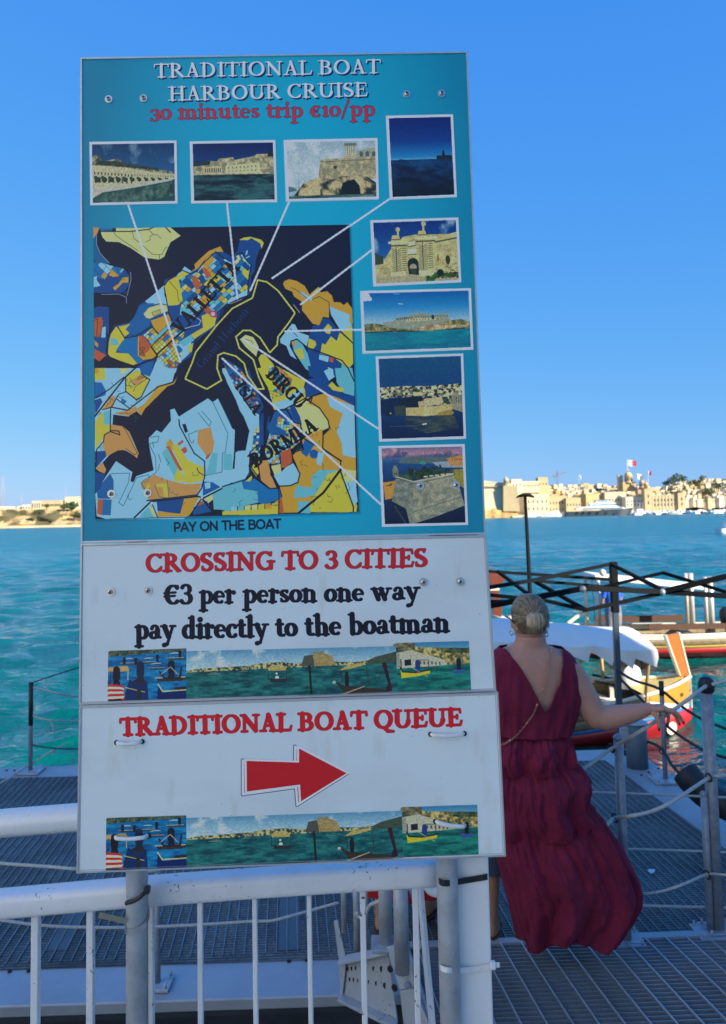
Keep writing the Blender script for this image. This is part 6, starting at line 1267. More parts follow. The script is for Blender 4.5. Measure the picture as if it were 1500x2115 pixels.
    for sc, st, ds, det in ((9.0, .7, .028, 4), (2.6, .8, .17, 4), (.7, .9, .42, 4), (.2, .5, .9, 4)):
        mp = nt.nodes.new('ShaderNodeMapping'); mp.inputs['Scale'].default_value = (.8, 1.0, 1); mp.inputs['Rotation'].default_value[2] = .12 * sc ** .2; L(tc.outputs['Object'], mp.inputs[0])
        nz = nt.nodes.new('ShaderNodeTexNoise'); nz.inputs['Scale'].default_value = sc; nz.inputs['Detail'].default_value = det; nz.inputs['Roughness'].default_value = .55; L(mp.outputs[0], nz.inputs['Vector'])
        bp = nt.nodes.new('ShaderNodeBump'); bp.inputs['Strength'].default_value = st; bp.inputs['Distance'].default_value = ds; L(nz.outputs['Fac'], bp.inputs['Height'])
        if prev: L(prev.outputs[0], bp.inputs['Normal'])
        prev = bp
    L(prev.outputs[0], b.inputs['Normal'])
    o = new_mesh_obj('sea', me, m_); tag(o, kind='structure')
water()
# ------------------------------------------------------------------ boats
def frame(root):
    ca, sa = math.cos(root.rotation_euler.z), math.sin(root.rotation_euler.z); l = root.location
    return lambda x, y, z: Vector((l.x + x * ca - y * sa, l.y + x * sa + y * ca, l.z + z))
def gloss(name, c, r=.3, n=None): return mat(name, c, r, coat=.3, noise=n)
M_RED = mat('red_boat_paint', (.42, .012, .02), .35, noise=(5, .25), color2=(.25, .01, .015), coat=.3)
M_YELL = mat('yellow_boat_paint', (.62, .42, .07), .4, noise=(8, .3), coat=.2)
M_BLUE = mat('blue_boat_paint', (.05, .22, .55), .35, coat=.3)
M_CREAM = mat('cream_boat_paint', (.72, .66, .52), .4, noise=(6, .3), color2=(.5, .44, .33))
M_WOOD = mat('varnished_wood', (.40, .13, .022), .3, noise=(14, .5), color2=(.30, .10, .02), coat=.5)
M_WOODD = mat('dark_wood', (.10, .045, .025), .5, noise=(10, .5))
M_TIMB = mat('weathered_timber', (.30, .23, .13), .7, noise=(9, .7), color2=(.14, .10, .05))
M_CLOTH = mat('white_canopy_cloth', (.80, .79, .75), .75, noise=(2.2, .3), color2=(.66, .63, .57), bump=(5, .5, .03))
def hull(root, L, B, sheer0, rise_b, rise_s, bands, keel=-.25, n=28, power=.62, mats_in=None):
    W = frame(root)
    def st(s):
        b = B / 2 * max(.02, math.sin(math.pi * min(max(s, .004), .996))) ** power
        q = 2 * s - 1; z = sheer0 + (rise_b if q > 0 else rise_s) * abs(q) ** 3
        return b, z
    def pt(s, t, side, inset_=0.0):
        b, z = st(s); b = max(.008, b - inset_)
        return W((s - .5) * L, side * b * (1 - (1 - t) ** 2.4), keel + (z - keel) * t)
    for name, t0, t1, m_ in bands:
        t = MB()
        for side in (-1, 1):
            rings = [[pt(i / n, t0 + (t1 - t0) * k / 3, side) for k in range(4)] + [pt(i / n, t0 + (t1 - t0) * (3 - k) / 3, side, .035) for k in range(4)] for i in range(n + 1)]
            t.loft(rings)
        t.build(name, m_, root)
    t = MB()
    for side in (-1, 1): t.tube([pt(i / n, 1, side, .015) + Vector((0, 0, .012)) for i in range(n + 1)], .03, 6)
    t.build('gunwale', M_CREAM, root)
    t = MB(); rows = []
    for i in range(2, n - 1):
        s = i / n; rows.append([pt(s, .55, -1, .04), pt(s, .5, 0) + Vector((0, 0, -.02)), pt(s, .55, 1, .04)])
    t.loft(rows, cap=False, closed=False); t.build('floor', mats_in or M_TIMB, root)
    for s in (.22, .4, .6, .78):
        t = MB(); a, b_ = pt(s, .85, -1, .04), pt(s, .85, 1, .04); t.bar(a, b_, .22, .03); t.build('thwart', mats_in or M_TIMB, root)
    return W, pt
# --- the near boat with the white canopy
bow = at_z(1420, 1499, WATER_Z); Hd = Vector((math.cos(math.radians(15)), math.sin(math.radians(15)), 0)); LA = 6.8
ba = empty('water_taxi', (bow - Hd * (LA / 2 - .05)), 'traditional red wooden boat with a white scalloped canopy and tall orange stem, beside the pontoon', 'boat', rz=math.radians(15))
W, pt = hull(ba, LA, 1.7, .62, .14, .34, [('hull', 0, .56, M_RED), ('stripe', .56, .63, M_BLUE), ('strake', .63, .80, M_TIMB), ('upper_strake', .80, 1.0, mat('ochre_timber', (.34, .24, .10), .6, noise=(9, .6), color2=(.2, .13, .06)))], mats_in=M_CREAM)
# stem post: a tall board rising from the bow
def board_poly(W_, pts, th, name, m_, root, y0=0.0, bevel=.004):
    t = MB(); t.prism([W_(x, y0 - th / 2, z) for x, z in pts], W_(0, th / 2, 0) - W_(0, -th / 2, 0)); return t.build(name, m_, root, bevel=bevel)
xb = LA / 2 - .05
board_poly(W, [(xb - .10, .45), (xb + .06, .25), (xb + .06, .78), (xb - .10, 1.45), (xb - .32, 1.43), (xb - .09, .78)], .05, 'stem_post', M_WOOD, ba)
board_poly(W, [(xb + .062, .27), (xb + .088, .27), (xb + .086, .79), (xb - .075, 1.465), (xb - .102, 1.455), (xb + .06, .78)], .07, 'stem_edge', M_CREAM, ba)
board_poly(W, [(xb - .322, 1.435), (xb - .348, 1.425), (xb - .115, .79), (xb - .09, .78)], .07, 'stem_edge', M_CREAM, ba)
# painted bow panels: gold above, white line, red with a white disc
for sd_ in (-1, 1):
    off = W(0, sd_ * .006, 0) - W(0, 0, 0)
    def bp2(s, t_): return pt(s, t_, sd_) + off
    def patch(name, m_, f0, f1, s0, s1, push=1.0):
        t = MB(); rows = []
        for i in range(9):
            s = s0 + (s1 - s0) * i / 8; rows.append([pt(s, f0(s) + (f1(s) - f0(s)) * k / 3, sd_) + off * push for k in range(4)])
        t.loft(rows, cap=False, closed=False); t.build(name, m_, ba)
    patch('bow_panel', mat('gold_boat_paint', (.52, .24, .03), .4, noise=(8, .3), coat=.2), lambda s: .93 - .34 * (s - .84) / .15, lambda s: .985, .84, .985, 1.6)
    patch('bow_line', M_CREAM, lambda s: .84 - .30 * (s - .84) / .15, lambda s: .91 - .30 * (s - .84) / .15, .84, .985, 2.2)
    c = pt(.925, .33, sd_) + off * 3; nrm = (W(.15, sd_, -.1) - W(0, 0, 0)).normalized(); t = MB(); t.tube([c, c + nrm * .012], .10, 20); t.build('painted_disc', M_CREAM, ba)
    t = MB(); c = pt(.95, .84, sd_) + off * 3; t.tube([c, c + nrm * .01], .03, 12); t.build('painted_eye', M_WOODD, ba)
# foredeck
t = MB(); rows = [[pt(s, .98, -1, .04), pt(s, .98, 0) + Vector((0, 0, .05)), pt(s, .98, 1, .04)] for s in (.84, .88, .92, .96, .985)]; t.loft(rows, cap=False, closed=False); t.build('foredeck', M_YELL, ba)
def canopy(root, W_, x0, x1, wd, z0, z1, arch, drop, scal=7, seed=1):
    """cloth roof with a hanging scalloped edge; z0 at x0, z1 at x1"""
    r = random.Random(seed); t = MB(); nx, ny = 26, 12
    def zt(u, v): return (z0 + (z1 - z0) * u) + arch * math.cos(v * math.pi / 2) - .04 * abs(math.sin(u * math.pi * 4)) ** .7 * abs(math.cos(v * 3))
    P_ = lambda i, j: W_(x0 + (x1 - x0) * i / nx, wd / 2 * (2 * j / ny - 1), zt(i / nx, 2 * j / ny - 1))
    t.loft([[P_(i, j) for j in range(ny + 1)] for i in range(nx + 1)], cap=False, closed=False)
    t.loft([[P_(i, j) + Vector((0, 0, -.012)) for j in range(ny + 1)] for i in range(nx + 1)], cap=False, closed=False)
    t.build('roof_cloth', M_CLOTH, root)
    for sd_ in (-1, 1):
        t = MB(); n_ = 90; rows = []
        for i in range(n_ + 1):
            u = i / n_; p = W_(x0 + (x1 - x0) * u, sd_ * wd / 2, zt(u, sd_)); q = (u * scal) % 1.0
            d = drop * (.45 + .75 * q ** 1.4) * (1 - .12 * math.sin(u * 19)); out = W_(0, sd_ * (.012 + .02 * math.sin(u * 40)), 0) - W_(0, 0, 0)
            rows.append([p + Vector((0, 0, .005)), p + out * .6 + Vector((0, 0, -d * .5)), p + out + Vector((0, 0, -d))])
        t.loft(rows, cap=False, closed=False); t.build('valance', M_CLOTH, root)
    for x_, u in ((x0, 0), (x1, 1)):
        t = MB(); rows = []
        for j in range(31):
            v = 2 * j / 30 - 1; p = W_(x_, wd / 2 * v, zt(u, v)); d = drop * (.5 + .5 * abs(math.sin(v * 6)))
            rows.append([p, p + W_(.03 * (1 if u else -1), 0, -d) - W_(0, 0, 0)])
        t.loft(rows, cap=False, closed=False); t.build('end_valance', M_CLOTH, root)
canopy(ba, W, -1.75, xb - 1.0, 1.45, 1.84, 1.36, .24, .22, 11)
for x_, y_ in ((xb - 1.08, -.66), (xb - 1.08, .66), (-1.6, -.72), (-1.6, .72), (.5, -.78), (.5, .78)):
    t = MB(); zt_ = 1.86 + (1.36 - 1.86) * (x_ + 1.75) / (xb + .75); a = W(x_ - (.04 if x_ > 1 else 0), y_ * .82, .55); b = W(x_, y_, zt_ - .03); t.tube([a, b], .026, 8); t.build('canopy_post', M_TIMB if x_ < 1 else mat('honey_wood', (.52, .34, .14), .5, noise=(9, .3)), ba)
t = MB(); rows = []
for i in range(15):
    u = i / 14; x_ = xb - 1.1 - u * .6; p = W(x_, -.60 +   .05 * math.sin(u * 15), 1.27 + .02 * math.sin(u * 7)); rows.append([p, p + W(0, .03 * math.sin(u * 22), -.12 - .12 * math.sin(u * 5 + 1) ** 2) - W(0, 0, 0)])
t.loft(rows, cap=False, closed=False); t.build('rolled_curtain', mat('stained_cloth', (.46, .36, .27), .8, noise=(14, .7), color2=(.25, .16, .11), bump=(12, .6, .02)), ba)
t = MB(); t.bar(W(-1.5, -.74, 1.0), W(1.0, -.70, .99), .02, .06); t.build('side_rail', M_RED, ba)
st_ = frame(ba); board_poly(W, [(-xb + .1, .4), (-xb - .05, .4), (-xb - .12, 1.3), (-xb + .05, 1.32)], .05, 'stern_post', M_WOOD, ba)

# --- inflatable with an outboard, behind it
dp = at_z(1275, 1478, WATER_Z); dp.y += .9
dg = empty('inflatable_dinghy', Vector((dp.x - 1.35, 12.9, WATER_Z)), 'pale grey inflatable dinghy with an outboard, tucked behind the canopied red boat', 'boat', rz=math.radians(165))
Wd_ = frame(dg); M_HYP = mat('grey_inflatable_skin', (.52, .50, .47), .5, noise=(7, .4), color2=(.36, .33, .31))
t = MB(); t.tube(spline([Wd_(-1.2, .62, .34), Wd_(.5, .62, .34), Wd_(1.1, .42, .42), Wd_(1.35, 0, .5), Wd_(1.1, -.42, .42), Wd_(.5, -.62, .34), Wd_(-1.2, -.62, .34)], 6), .20, 14); t.build('tube', M_HYP, dg)
t = MB(); t.hexa([Wd_(-1.1, -.6, .15), Wd_(1.1, -.5, .15), Wd_(1.1, .5, .15), Wd_(-1.1, .6, .15)], [Wd_(-1.1, -.6, .2), Wd_(1.1, -.5, .2), Wd_(1.1, .5, .2), Wd_(-1.1, .6, .2)]); t.build('floor', mat('faded_pink_floor', (.42, .20, .18), .7, noise=(5, .4)), dg)
t = MB(); t.box(Wd_(-1.15, 0, .4), (.06, 1.1, .5), Matrix.Rotation(math.radians(165), 3, 'Z')); t.build('transom', M_CREAM, dg)
def outboard(root, W_, x, y, z, s_, m_cowl, nm='outboard'):
    t = MB(); rings = []
    for h_, a, b in ((0, .11, .13), (.06, .17, .17), (.22, .20, .19), (.36, .18, .18), (.44, .12, .13), (.46, .02, .02)):
        rings.append([W_(x + s_ * a * math.cos(k * math.pi / 8) * (1.25 if math.cos(k * math.pi / 8) < 0 else .9), y + s_ * b * math.sin(k * math.pi / 8), z + s_ * h_) for k in range(16)])
    t.loft(rings); c = t.build('engine_cowl', m_cowl, root)
    t = MB(); t.hexa([W_(x - .07 * s_, y - .05 * s_, z - .75 * s_), W_(x + .08 * s_, y - .05 * s_, z - .75 * s_), W_(x + .08 * s_, y + .05 * s_, z - .75 * s_), W_(x - .07 * s_, y + .05 * s_, z - .75 * s_)], [W_(x - .11 * s_, y - .07 * s_, z + .02), W_(x + .11 * s_, y - .07 * s_, z + .02), W_(x + .11 * s_, y + .07 * s_, z + .02), W_(x - .11 * s_, y + .07 * s_, z + .02)]); t.build('engine_leg', M_RUB, root, bevel=.01)
    t = MB(); t.torus(W_(x, y, z + .02), .14 * s_, .02 * s_, (0, 0, 1)); t.build('cowl_trim', M_RUB, root)
    t = MB(); t.tube([W_(x + .1 * s_, y, z + .05), W_(x + .5 * s_, y, z + .12)], .02 * s_, 8); t.build('tiller', M_RUB, root)
Mcow = mat('white_engine_cowl', (.74, .76, .80), .3, coat=.5)
outboard(dg, Wd_, -1.38, -.1, .62, 1.0, Mcow); outboard(dg, Wd_, -1.38, .28, .60, .95, Mcow)

# --- the farther boat
pB = at_z(1180, 1347, WATER_Z); BYB = 18.4
sx = at_y(1033, 1330, BYB); bb = empty('open_water_taxi', Vector((sx.x + 3.9, BYB + .5, WATER_Z)), 'open red and yellow boat with a flat white roof frame and a boatman, farther out', 'boat', rz=math.radians(-1.5))
WB_, ptb = hull(bb, 8.0, 1.9, .50, .30, .42, [('hull', 0, .58, M_RED), ('stripe', .58, .68, M_YELL), ('strake', .68, .86, M_TIMB), ('upper_strake', .86, 1.0, M_CREAM)])
board_poly(WB_, [(-3.95, .5), (-3.78, .6), (-3.72, 1.1), (-3.80, 1.55), (-3.62, 1.80), (-3.70, 1.86), (-3.96, 2.06), (-4.02, 1.9), (-3.95, 1.3)], .06, 'stern_post', mat('red_brown_wood', (.17, .04, .02), .4, noise=(9, .4), coat=.3), bb)
board_poly(WB_, [(-4.0, 1.52), (-3.78, 1.52), (-3.77, 1.60), (-4.0, 1.60)], .075, 'post_band', M_CREAM, bb)
t = MB(); t.bar(WB_(-3.8, -.1, .75), WB_(-3.2, -.2, 1.1), .05, .05); t.build('oar_butt', M_CREAM, bb)
t = MB(); t.box(WB_(-.25, .55, .70), (2.2, .04, .16), Matrix.Rotation(math.radians(-1.5), 3, 'Z')); t.build('back_rest', M_WOODD, bb); 
t = MB(); t.box(WB_(.55, -.6, .66), (1.9, .04, .13), Matrix.Rotation(math.radians(-1.5), 3, 'Z')); t.build('back_rest', M_WOODD, bb)
x0b = at_y(1232, 1200, BYB).x - bb.location.x; x1b = at_y(1478, 1200, BYB).x - bb.location.x
zr = at_y(1235, 1192, BYB).z - WATER_Z; zr2 = at_y(1475, 1216, BYB).z - WATER_Z
t = MB(); t.hexa([WB_(x0b, -.45, zr - .07), WB_(x1b, -.45, zr2 - .07), WB_(x1b, .8, zr2 - .07), WB_(x0b, .8, zr - .07)], [WB_(x0b, -.45, zr + .05), WB_(x1b, -.45, zr2 + .03), WB_(x1b, .8, zr2 + .03), WB_(x0b, .8, zr + .05)]); t.build('roof', M_CLOTH, bb, bevel=.02)
M_PIPE = mat('roof_pipe', (.62, .60, .55), .4, .4)
for x_, w_ in ((x0b + .08, .05), (x1b - .10, .07), (x1b - .22, .05)):
    for y_ in (-.42, .75):
        t = MB(); t.tube([WB_(x_, y_, .45), WB_(x_, y_, zr - .05)], w_, 8); t.build('roof_post', M_PIPE, bb)
t = MB(); t.ball(WB_(x0b + .1, -.78, zr + .12), .085, 10); t.build('lamp', M_CREAM, bb)
t = MB(); t.tube([WB_(x0b - .15, -.78, zr), WB_(x0b - .12, -.8, .9), WB_(x0b + .2, -.78, .6)], .012, 6); t.build('stay', M_ROPED, bb)
t = MB(); t.bar(WB_(x0b - .9, -.3, .55), WB_(x0b - .3, -.35, 1.0), .08, .08); t.build('oar_blade', M_CREAM, bb)
t = MB(); t.tube([WB_(x0b - .3, -.35, 1.0), WB_(x0b + .6, -.35, 1.25)], .015, 6); t.build('oar_shaft', M_ROPED, bb)
outboard(bb, WB_, x1b + .38, -.3, .62, 1.0, M_RUB)

# small craft at the right edge, far out
sb = empty('motor_boat', at_z(1511, 1102, WATER_Z), 'tiny white motor boat cut by the right edge of the frame', 'boat', rz=.3)
Ws = frame(sb); t = MB(); t.loft([[Ws(-2.2 + 4.4 * u, s_ * .9 * math.sin(math.pi * min(.97, .25 + .75 * u)) ** .6 * w_, z_) for s_, w_, z_ in ((-1, .5, -.2), (-1, 1, .7), (1, 1, .7), (1, .5, -.2))] for u in (0, .2, .4, .6, .8, .97)]); t.build('hull', M_CLOTH, sb)
t = MB(); t.box(Ws(-.2, 0, 1.25), (1.8, 1.2, 1.1), Matrix.Rotation(.3, 3, 'Z')); t.build('cabin', M_CLOTH, sb, bevel=.15); t = MB(); t.box(Ws(-.2, 0, 2.2), (.1, .1, 1.4)); t.build('mast', M_WOODD, sb)

# ------------------------------------------------------------------ canopy frame on the pontoon
gz = empty('gazebo_frame', at_z(1284, 1556), 'black folding gazebo frame without its cover, standing on the far edge of the pontoon', 'gazebo frame')
M_FRAME = mat('black_powder_coat', (.006, .008, .010), .7, noise=(20, .3), color2=(.010, .012, .014), spec=.12)
lb_ = at_z(1283, 1556); zt = at_y(1262, 1168, lb_.y).z
t = MB(); t.box((lb_.x, lb_.y, (zt * .9) / 2), (.046, .046, zt * .9)); t.build('leg', mat('grey_frame_leg', (.07, .10, .13), .4, .3), gz, bevel=.004)
t = MB(); t.box((lb_.x, lb_.y, zt - .18), (.058, .058, .42)); t.build('leg_sleeve', M_FRAME, gz, bevel=.004)
t = MB(); t.box((lb_.x, lb_.y, .006), (.12, .12, .010)); t.build('foot', M_FRAME, gz)
for seg in (((1008, 1180, 6.3), (1070, 1184, 6.3), (1262, 1197, 6.28)), ((1012, 1213, 5.0), (1105, 1198, 5.5), (1262, 1165, 6.25)), ((1262, 1165, 6.25), (1373, 1221, 5.3)), ((1028, 1180, 6.3), (1092, 1228, 6.0)), ((1100, 1198, 5.6), (1211, 1260, 5.2)), ((1211, 1260, 5.2), (1365, 1226, 5.2), (1520, 1187, 5.1)), ((1012, 1229, 5.4), (1125, 1240, 5.3), (1211, 1260, 5.2)), ((1112, 1200, 6.2), (1262, 1213, 6.28), (1300, 1216, 6.1)), ((1247, 1212, 6.2), (1370, 1183, 6.0), (1520, 1229, 5.6)), ((1367, 1225, 5.2), (1520, 1186, 5.15)), ((1012, 1243, 5.0), (1072, 1243, 5.0))):
    t = MB(); P_ = [at_y(*q) for q in seg]
    for a, b in zip(P_[:-1], P_[1:]): t.bar(a, b, .022, .024)
    t.build('scissor_bar', M_FRAME, gz)
for seg in (((1012, 1251, 4.9), (1202, 1216, 5.0)), ((1204, 1215, 5.0), (1368, 1222, 5.2)), ((1368, 1222, 5.2), (1530, 1233, 5.1)), ((1368, 1222, 5.2), (1530, 1183, 5.0))):
    t = MB(); t.bar(at_y(*seg[0]), at_y(*seg[1]), .03, .034); t.build('main_bar', M_FRAME, gz, bevel=.003)
for x, y, Y in ((1204, 1217, 4.98), (1368, 1223, 5.18), (1068, 1243, 4.98)):
    t = MB(); t.ball(at_y(x, y, Y), .024, 8); t.build('joint', M_GALV2, gz)
lx = at_z(760, 1566); t = MB(); t.box((lx.x, lx.y, .7), (.046, .046, 1.4)); t.build('leg', M_FRAME, gz, bevel=.004)
# dark lamp post
lp0 = at_z(1112, 1556); lpt = at_y(1085, 1026, lp0.y + .1)
lm = empty('lamp_post', lp0, 'slim black lamp post with a flat curved head, rising behind the woman', 'lamp post')
t = MB(); t.tube([lp0, lp0.lerp(lpt, .5), lpt], [.026, .021, .013], 10); t.build('mast', M_FRAME, lm)
t = MB(); rows = []
for i in range(11):
    u = i / 10 * 2 - 1; c = lpt + Vector((u * .075, 0, .022 - .030 * u * u)); w_ = .045 * (1 - .55 * u * u); hb_ = .018 * (1 - u * u) + .003; rows.append([c + Vector((0, -w_, -hb_)), c + Vector((0, w_, -hb_)), c + Vector((0, w_, .008)), c + Vector((0, -w_, .008))])
t.loft(rows); t.build('lamp_head', M_FRAME, lm)
# ------------------------------------------------------------------ far shores
SH = 600.0
def shore_mat(name, c1_, c2_, sc, veg=None, rough=.9):
    m_ = bpy.data.materials.new(name); m_.use_nodes = True; nt = m_.node_tree; b = nt.nodes['Principled BSDF']; L = nt.links.new
    tc = nt.nodes.new('ShaderNodeTexCoord'); mp = nt.nodes.new('ShaderNodeMapping'); mp.inputs['Scale'].default_value = (1, 1, 2.2); L(tc.outputs['Object'], mp.inputs[0])
    n1 = nt.nodes.new('ShaderNodeTexNoise'); n1.inputs['Scale'].default_value = sc; n1.inputs['Detail'].default_value = 7; L(mp.outputs[0], n1.inputs['Vector'])
    r1 = nt.nodes.new('ShaderNodeValToRGB'); r1.color_ramp.elements[0].position = .36; r1.color_ramp.elements[0].color = (*c2_, 1); r1.color_ramp.elements[1].position = .6; r1.color_ramp.elements[1].color = (*c1_, 1); L(n1.outputs['Fac'], r1.inputs['Fac'])
    out = r1.outputs[0]
    if veg:
        n2 = nt.nodes.new('ShaderNodeTexNoise'); n2.inputs['Scale'].default_value = sc * .45; n2.inputs['Detail'].default_value = 6; L(tc.outputs['Object'], n2.inputs['Vector'])
        r2 = nt.nodes.new('ShaderNodeValToRGB'); r2.color_ramp.elements[0].position = veg[1]; r2.color_ramp.elements[0].color = (0, 0, 0, 1); r2.color_ramp.elements[1].position = veg[1] + .04; r2.color_ramp.elements[1].color = (1, 1, 1, 1); L(n2.outputs['Fac'], r2.inputs['Fac'])
        mx = nt.nodes.new('ShaderNodeMix'); mx.data_type = 'RGBA'; L(r2.outputs[0], mx.inputs['Factor']); L(out, mx.inputs['A']); mx.inputs['B'].default_value = (*veg[0], 1); out = mx.outputs['Result']
    L(out, b.inputs['Base Color']); b.inputs['Roughness'].default_value = rough; b.inputs['Specular IOR Level'].default_value = .15
    return m_
M_CLIFF = shore_mat('yellow_cliff_rock', (.58, .43, .21), (.22, .15, .08), .17, ((.12, .11, .06), .54))
M_HILL = shore_mat('city_hill_ground', (.44, .36, .24), (.30, .25, .17), .06, ((.07, .10, .05), .56))
def shore(name, profile, Y0, depth, m_, seed, bulge=6.0):
    """profile: list of (px, py of the top edge, py of the shoulder) ; builds a sloping rocky land mass from the water up"""
    nx, nz, nd = 150, 14, 10
    xs = np.linspace(profile[0][0], profile[-1][0], nx); tp = np.interp(xs, [p[0] for p in profile], [p[1] for p in profile]); Yo = np.interp(xs, [p[0] for p in profile], [p[2] for p in profile])
    rows = []
    for i in range(nx):
        Y = Y0 + Yo[i]; a = at_y(xs[i], 1060, Y); ztop = at_y(xs[i], tp[i], Y + 6).z; col = []
        for k in range(nz + 1):
            u = k / nz; p = Vector((a.x, Y - bulge * (1 - u) ** 2, WATER_Z - 1.5 + (ztop - WATER_Z + 1.5) * u)); n_ = mnoise.fractal(Vector((p.x * .06, seed, p.z * .14)), .9, 2.1, 6)
            q = mnoise.noise(Vector((p.x * .02, seed * 3, p.z * .3)))
            p.y -= 8.0 * n_ * math.sin(math.pi * min(1, u * 1.1)) + 2.2 * q; col.append(p)
        for k in range(1, nd + 1):
            v = k / nd; col.append(Vector((a.x * (1 + .0 * v), Y + depth * v, ztop + 1.6 * mnoise.noise(Vector((a.x * .03, v * 4, seed)))- 2 * v)))
        rows.append(col)
    t = MB(); t.loft(rows, cap=False, closed=False)
    o = t.build(name, m_); return tag(o, kind='structure')
shore('headland', [(-700, 1048, 0), (-100, 1051, 0), (0, 1052, 0), (60, 1052, 0), (110, 1053, -2), (165, 1051, -4), (240, 1050, 0), (420, 1050, 12), (560, 1058, 20), (700, 1068, 30)], 560, 160, M_CLIFF, 3.1, 10)
t = MB(); a = at_y(-700, 1083, 545); b = at_y(700, 1075, 545); t.hexa([Vector((a.x, 540, WATER_Z - 1)), Vector((b.x, 545, WATER_Z - 1)), Vector((b.x, 562, WATER_Z - 1)), Vector((a.x, 562, WATER_Z - 1))], [Vector((a.x, 541, WATER_Z + 1.3)), Vector((b.x, 546, WATER_Z + 1.3)), Vector((b.x, 562, WATER_Z + 2)), Vector((a.x, 562, WATER_Z + 2))])
tag(t.build('rock_shelf', shore_mat('pale_rock_shelf', (.58, .48, .30), (.48, .38, .22), .2)), kind='structure')

LS = [mat('limestone_%s' % n_, c_, .85, noise=(.35, .45), color2=tuple(x * .72 for x in c_), spec=.2) for n_, c_ in (('honey', (.54, .42, .23)), ('cream', (.64, .54, .36)), ('gold', (.52, .38, .18)), ('pale', (.70, .62, .46)), ('pink', (.48, .34, .24)))]
M_WIN = mat('far_window_shade', (.07, .07, .065), .5)
M_ROOFR = mat('far_terracotta', (.36, .17, .09), .8)
M_GREEN = mat('far_foliage', (.055, .085, .03), .9, noise=(.5, .8), color2=(.025, .04, .015))
win_cache = {}
def win_mesh(w, h, arch=False):
    k = (round(w, 2), round(h, 2), arch)
    if k not in win_cache:
        t = MB()
        if arch: t.prism([Vector((-w / 2, 0, -h / 2)), Vector((w / 2, 0, -h / 2)), Vector((w / 2, 0, h * .3)), Vector((w * .25, 0, h * .48)), Vector((-w * .25, 0, h * .48)), Vector((-w / 2, 0, h * .3))], (0, .12, 0))
        else: t.box((0, .06, 0), (w, .12, h))
        me = t.mesh('window'); me.materials.append(M_WIN); win_cache[k] = me
    return win_cache[k]
def house(name, x0, x1, ytop, ybot, Y, label, m_, group=None, rows=0, cols=0, wh=(.9, 1.5), depth=9, parapet=.6, cat='building', extra=None, arch=False, wy0=.18, wy1=.85, yaw=0.0):
    a, b = at_y(x0, (ytop + ybot) / 2, Y), at_y(x1, (ytop + ybot) / 2, Y); zb, zt = at_y((x0 + x1) / 2, ybot, Y).z, at_y((x0 + x1) / 2, ytop, Y).z
    W_ = b.x - a.x; cx = (a.x + b.x) / 2
    root = empty(name, (cx, Y + depth / 2, zb), label, cat, group, yaw)
    fr = frame(root); R = Matrix.Rotation(yaw, 3, 'Z')
    t = MB(); t.box(fr(0, 0, (zt - zb) / 2 - 1.5), (W_, depth, zt - zb + 3), R); t.build('wall', m_, root)
    if parapet:
        t = MB(); t.box(fr(0, 0, zt - zb + parapet * .5 - .05), (W_ + .3, depth + .3, parapet), R); t.box(fr(0, 0, zt - zb + parapet + .1), (W_ * .98, depth * .98, .3), R); t.build('parapet', m_, root)
    for r_ in range(rows):
        for c_ in range(cols):
            o = bpy.data.objects.new('window', win_mesh(*wh, arch)); COL.objects.link(o); o.parent = root
            o.location = (W_ * ((c_ + .5) / cols - .5), -depth / 2 - .06, (zt - zb) * (wy0 + (wy1 - wy0) * ((r_ + .5) / rows)))
    return root, fr, W_, zt - zb
# --- left headland
house('barracks', 134, 300, 1027, 1052, 566, 'flat roofed limestone barracks high on the left shore, just beside the blue sign', LS[1], rows=1, cols=22, wh=(.6, 3.2), wy0=.3, wy1=.75)
house('pavilion', 66, 84, 1037, 1052, 562, 'small columned pavilion on the left shore', LS[1], rows=1, cols=4, wh=(.7, 3.6))
house('long_house', 86, 126, 1036, 1051, 563, 'long low limestone house with a red gallery on the left shore', LS[0], rows=1, cols=9, wh=(1.2, 1.6))
house('white_shed', 46, 63, 1045, 1053, 562, 'lowest white shed on the left shore', LS[3], rows=1, cols=3, wh=(1.2, 1.2))
for i, (x0, x1, yt) in enumerate(((36, 45, 1048), (-40, 20, 1049), (310, 420, 1036), (-200, -60, 1047))): house('low_house', x0, x1, yt, 1053, 565, ('smallest block at the left end of the headland houses', 'long pale sea wall block at the far left edge', 'limestone house block hidden behind the blue sign', 'long block outside the left edge on the headland')[i], LS[3], rows=0)
M_LEAF = [mat('far_leaf_%d' % i, c_, .8) for i, c_ in enumerate(((.05, .085, .028), (.03, .055, .02), (.08, .11, .04)))]
def far_tree(x, y, Y, w, h, label, group, seed, n=170):
    r = random.Random(seed); p = at_y(x, y, Y); root = empty('leafy_tree', p, label, 'tree', group)
    t = MB(); t.tube([p - Vector((0, 0, 1.5)), p + Vector((0, 0, h * .5))], [.35, .2], 6); t.build('trunk', M_WOODD, root)
    for mi in range(3):
        t = MB()
        for _ in range(n // 3):
            while True:
                v = Vector((r.uniform(-1, 1), r.uniform(-1, 1), r.uniform(-1, 1)))
                if .25 < v.length < 1: break
            c = p + Vector((v.x * w * .5, v.y * w * .35, h * .55 + v.z * h * .48)); s_ = w * r.uniform(.05, .11); a = Vector((r.gauss(0, 1), r.gauss(0, 1), r.gauss(0, 1))).normalized(); b = a.orthogonal().normalized(); c2 = a.cross(b)
            t.add([c + b * s_, c + c2 * s_, c - b * s_, c - c2 * s_ * .8, c + a * s_ * .6], [(0, 1, 4), (1, 2, 4), (2, 3, 4), (3, 0, 4)])
        o = tag(t.build('crown', M_LEAF[mi], root), kind='stuff')
    return root
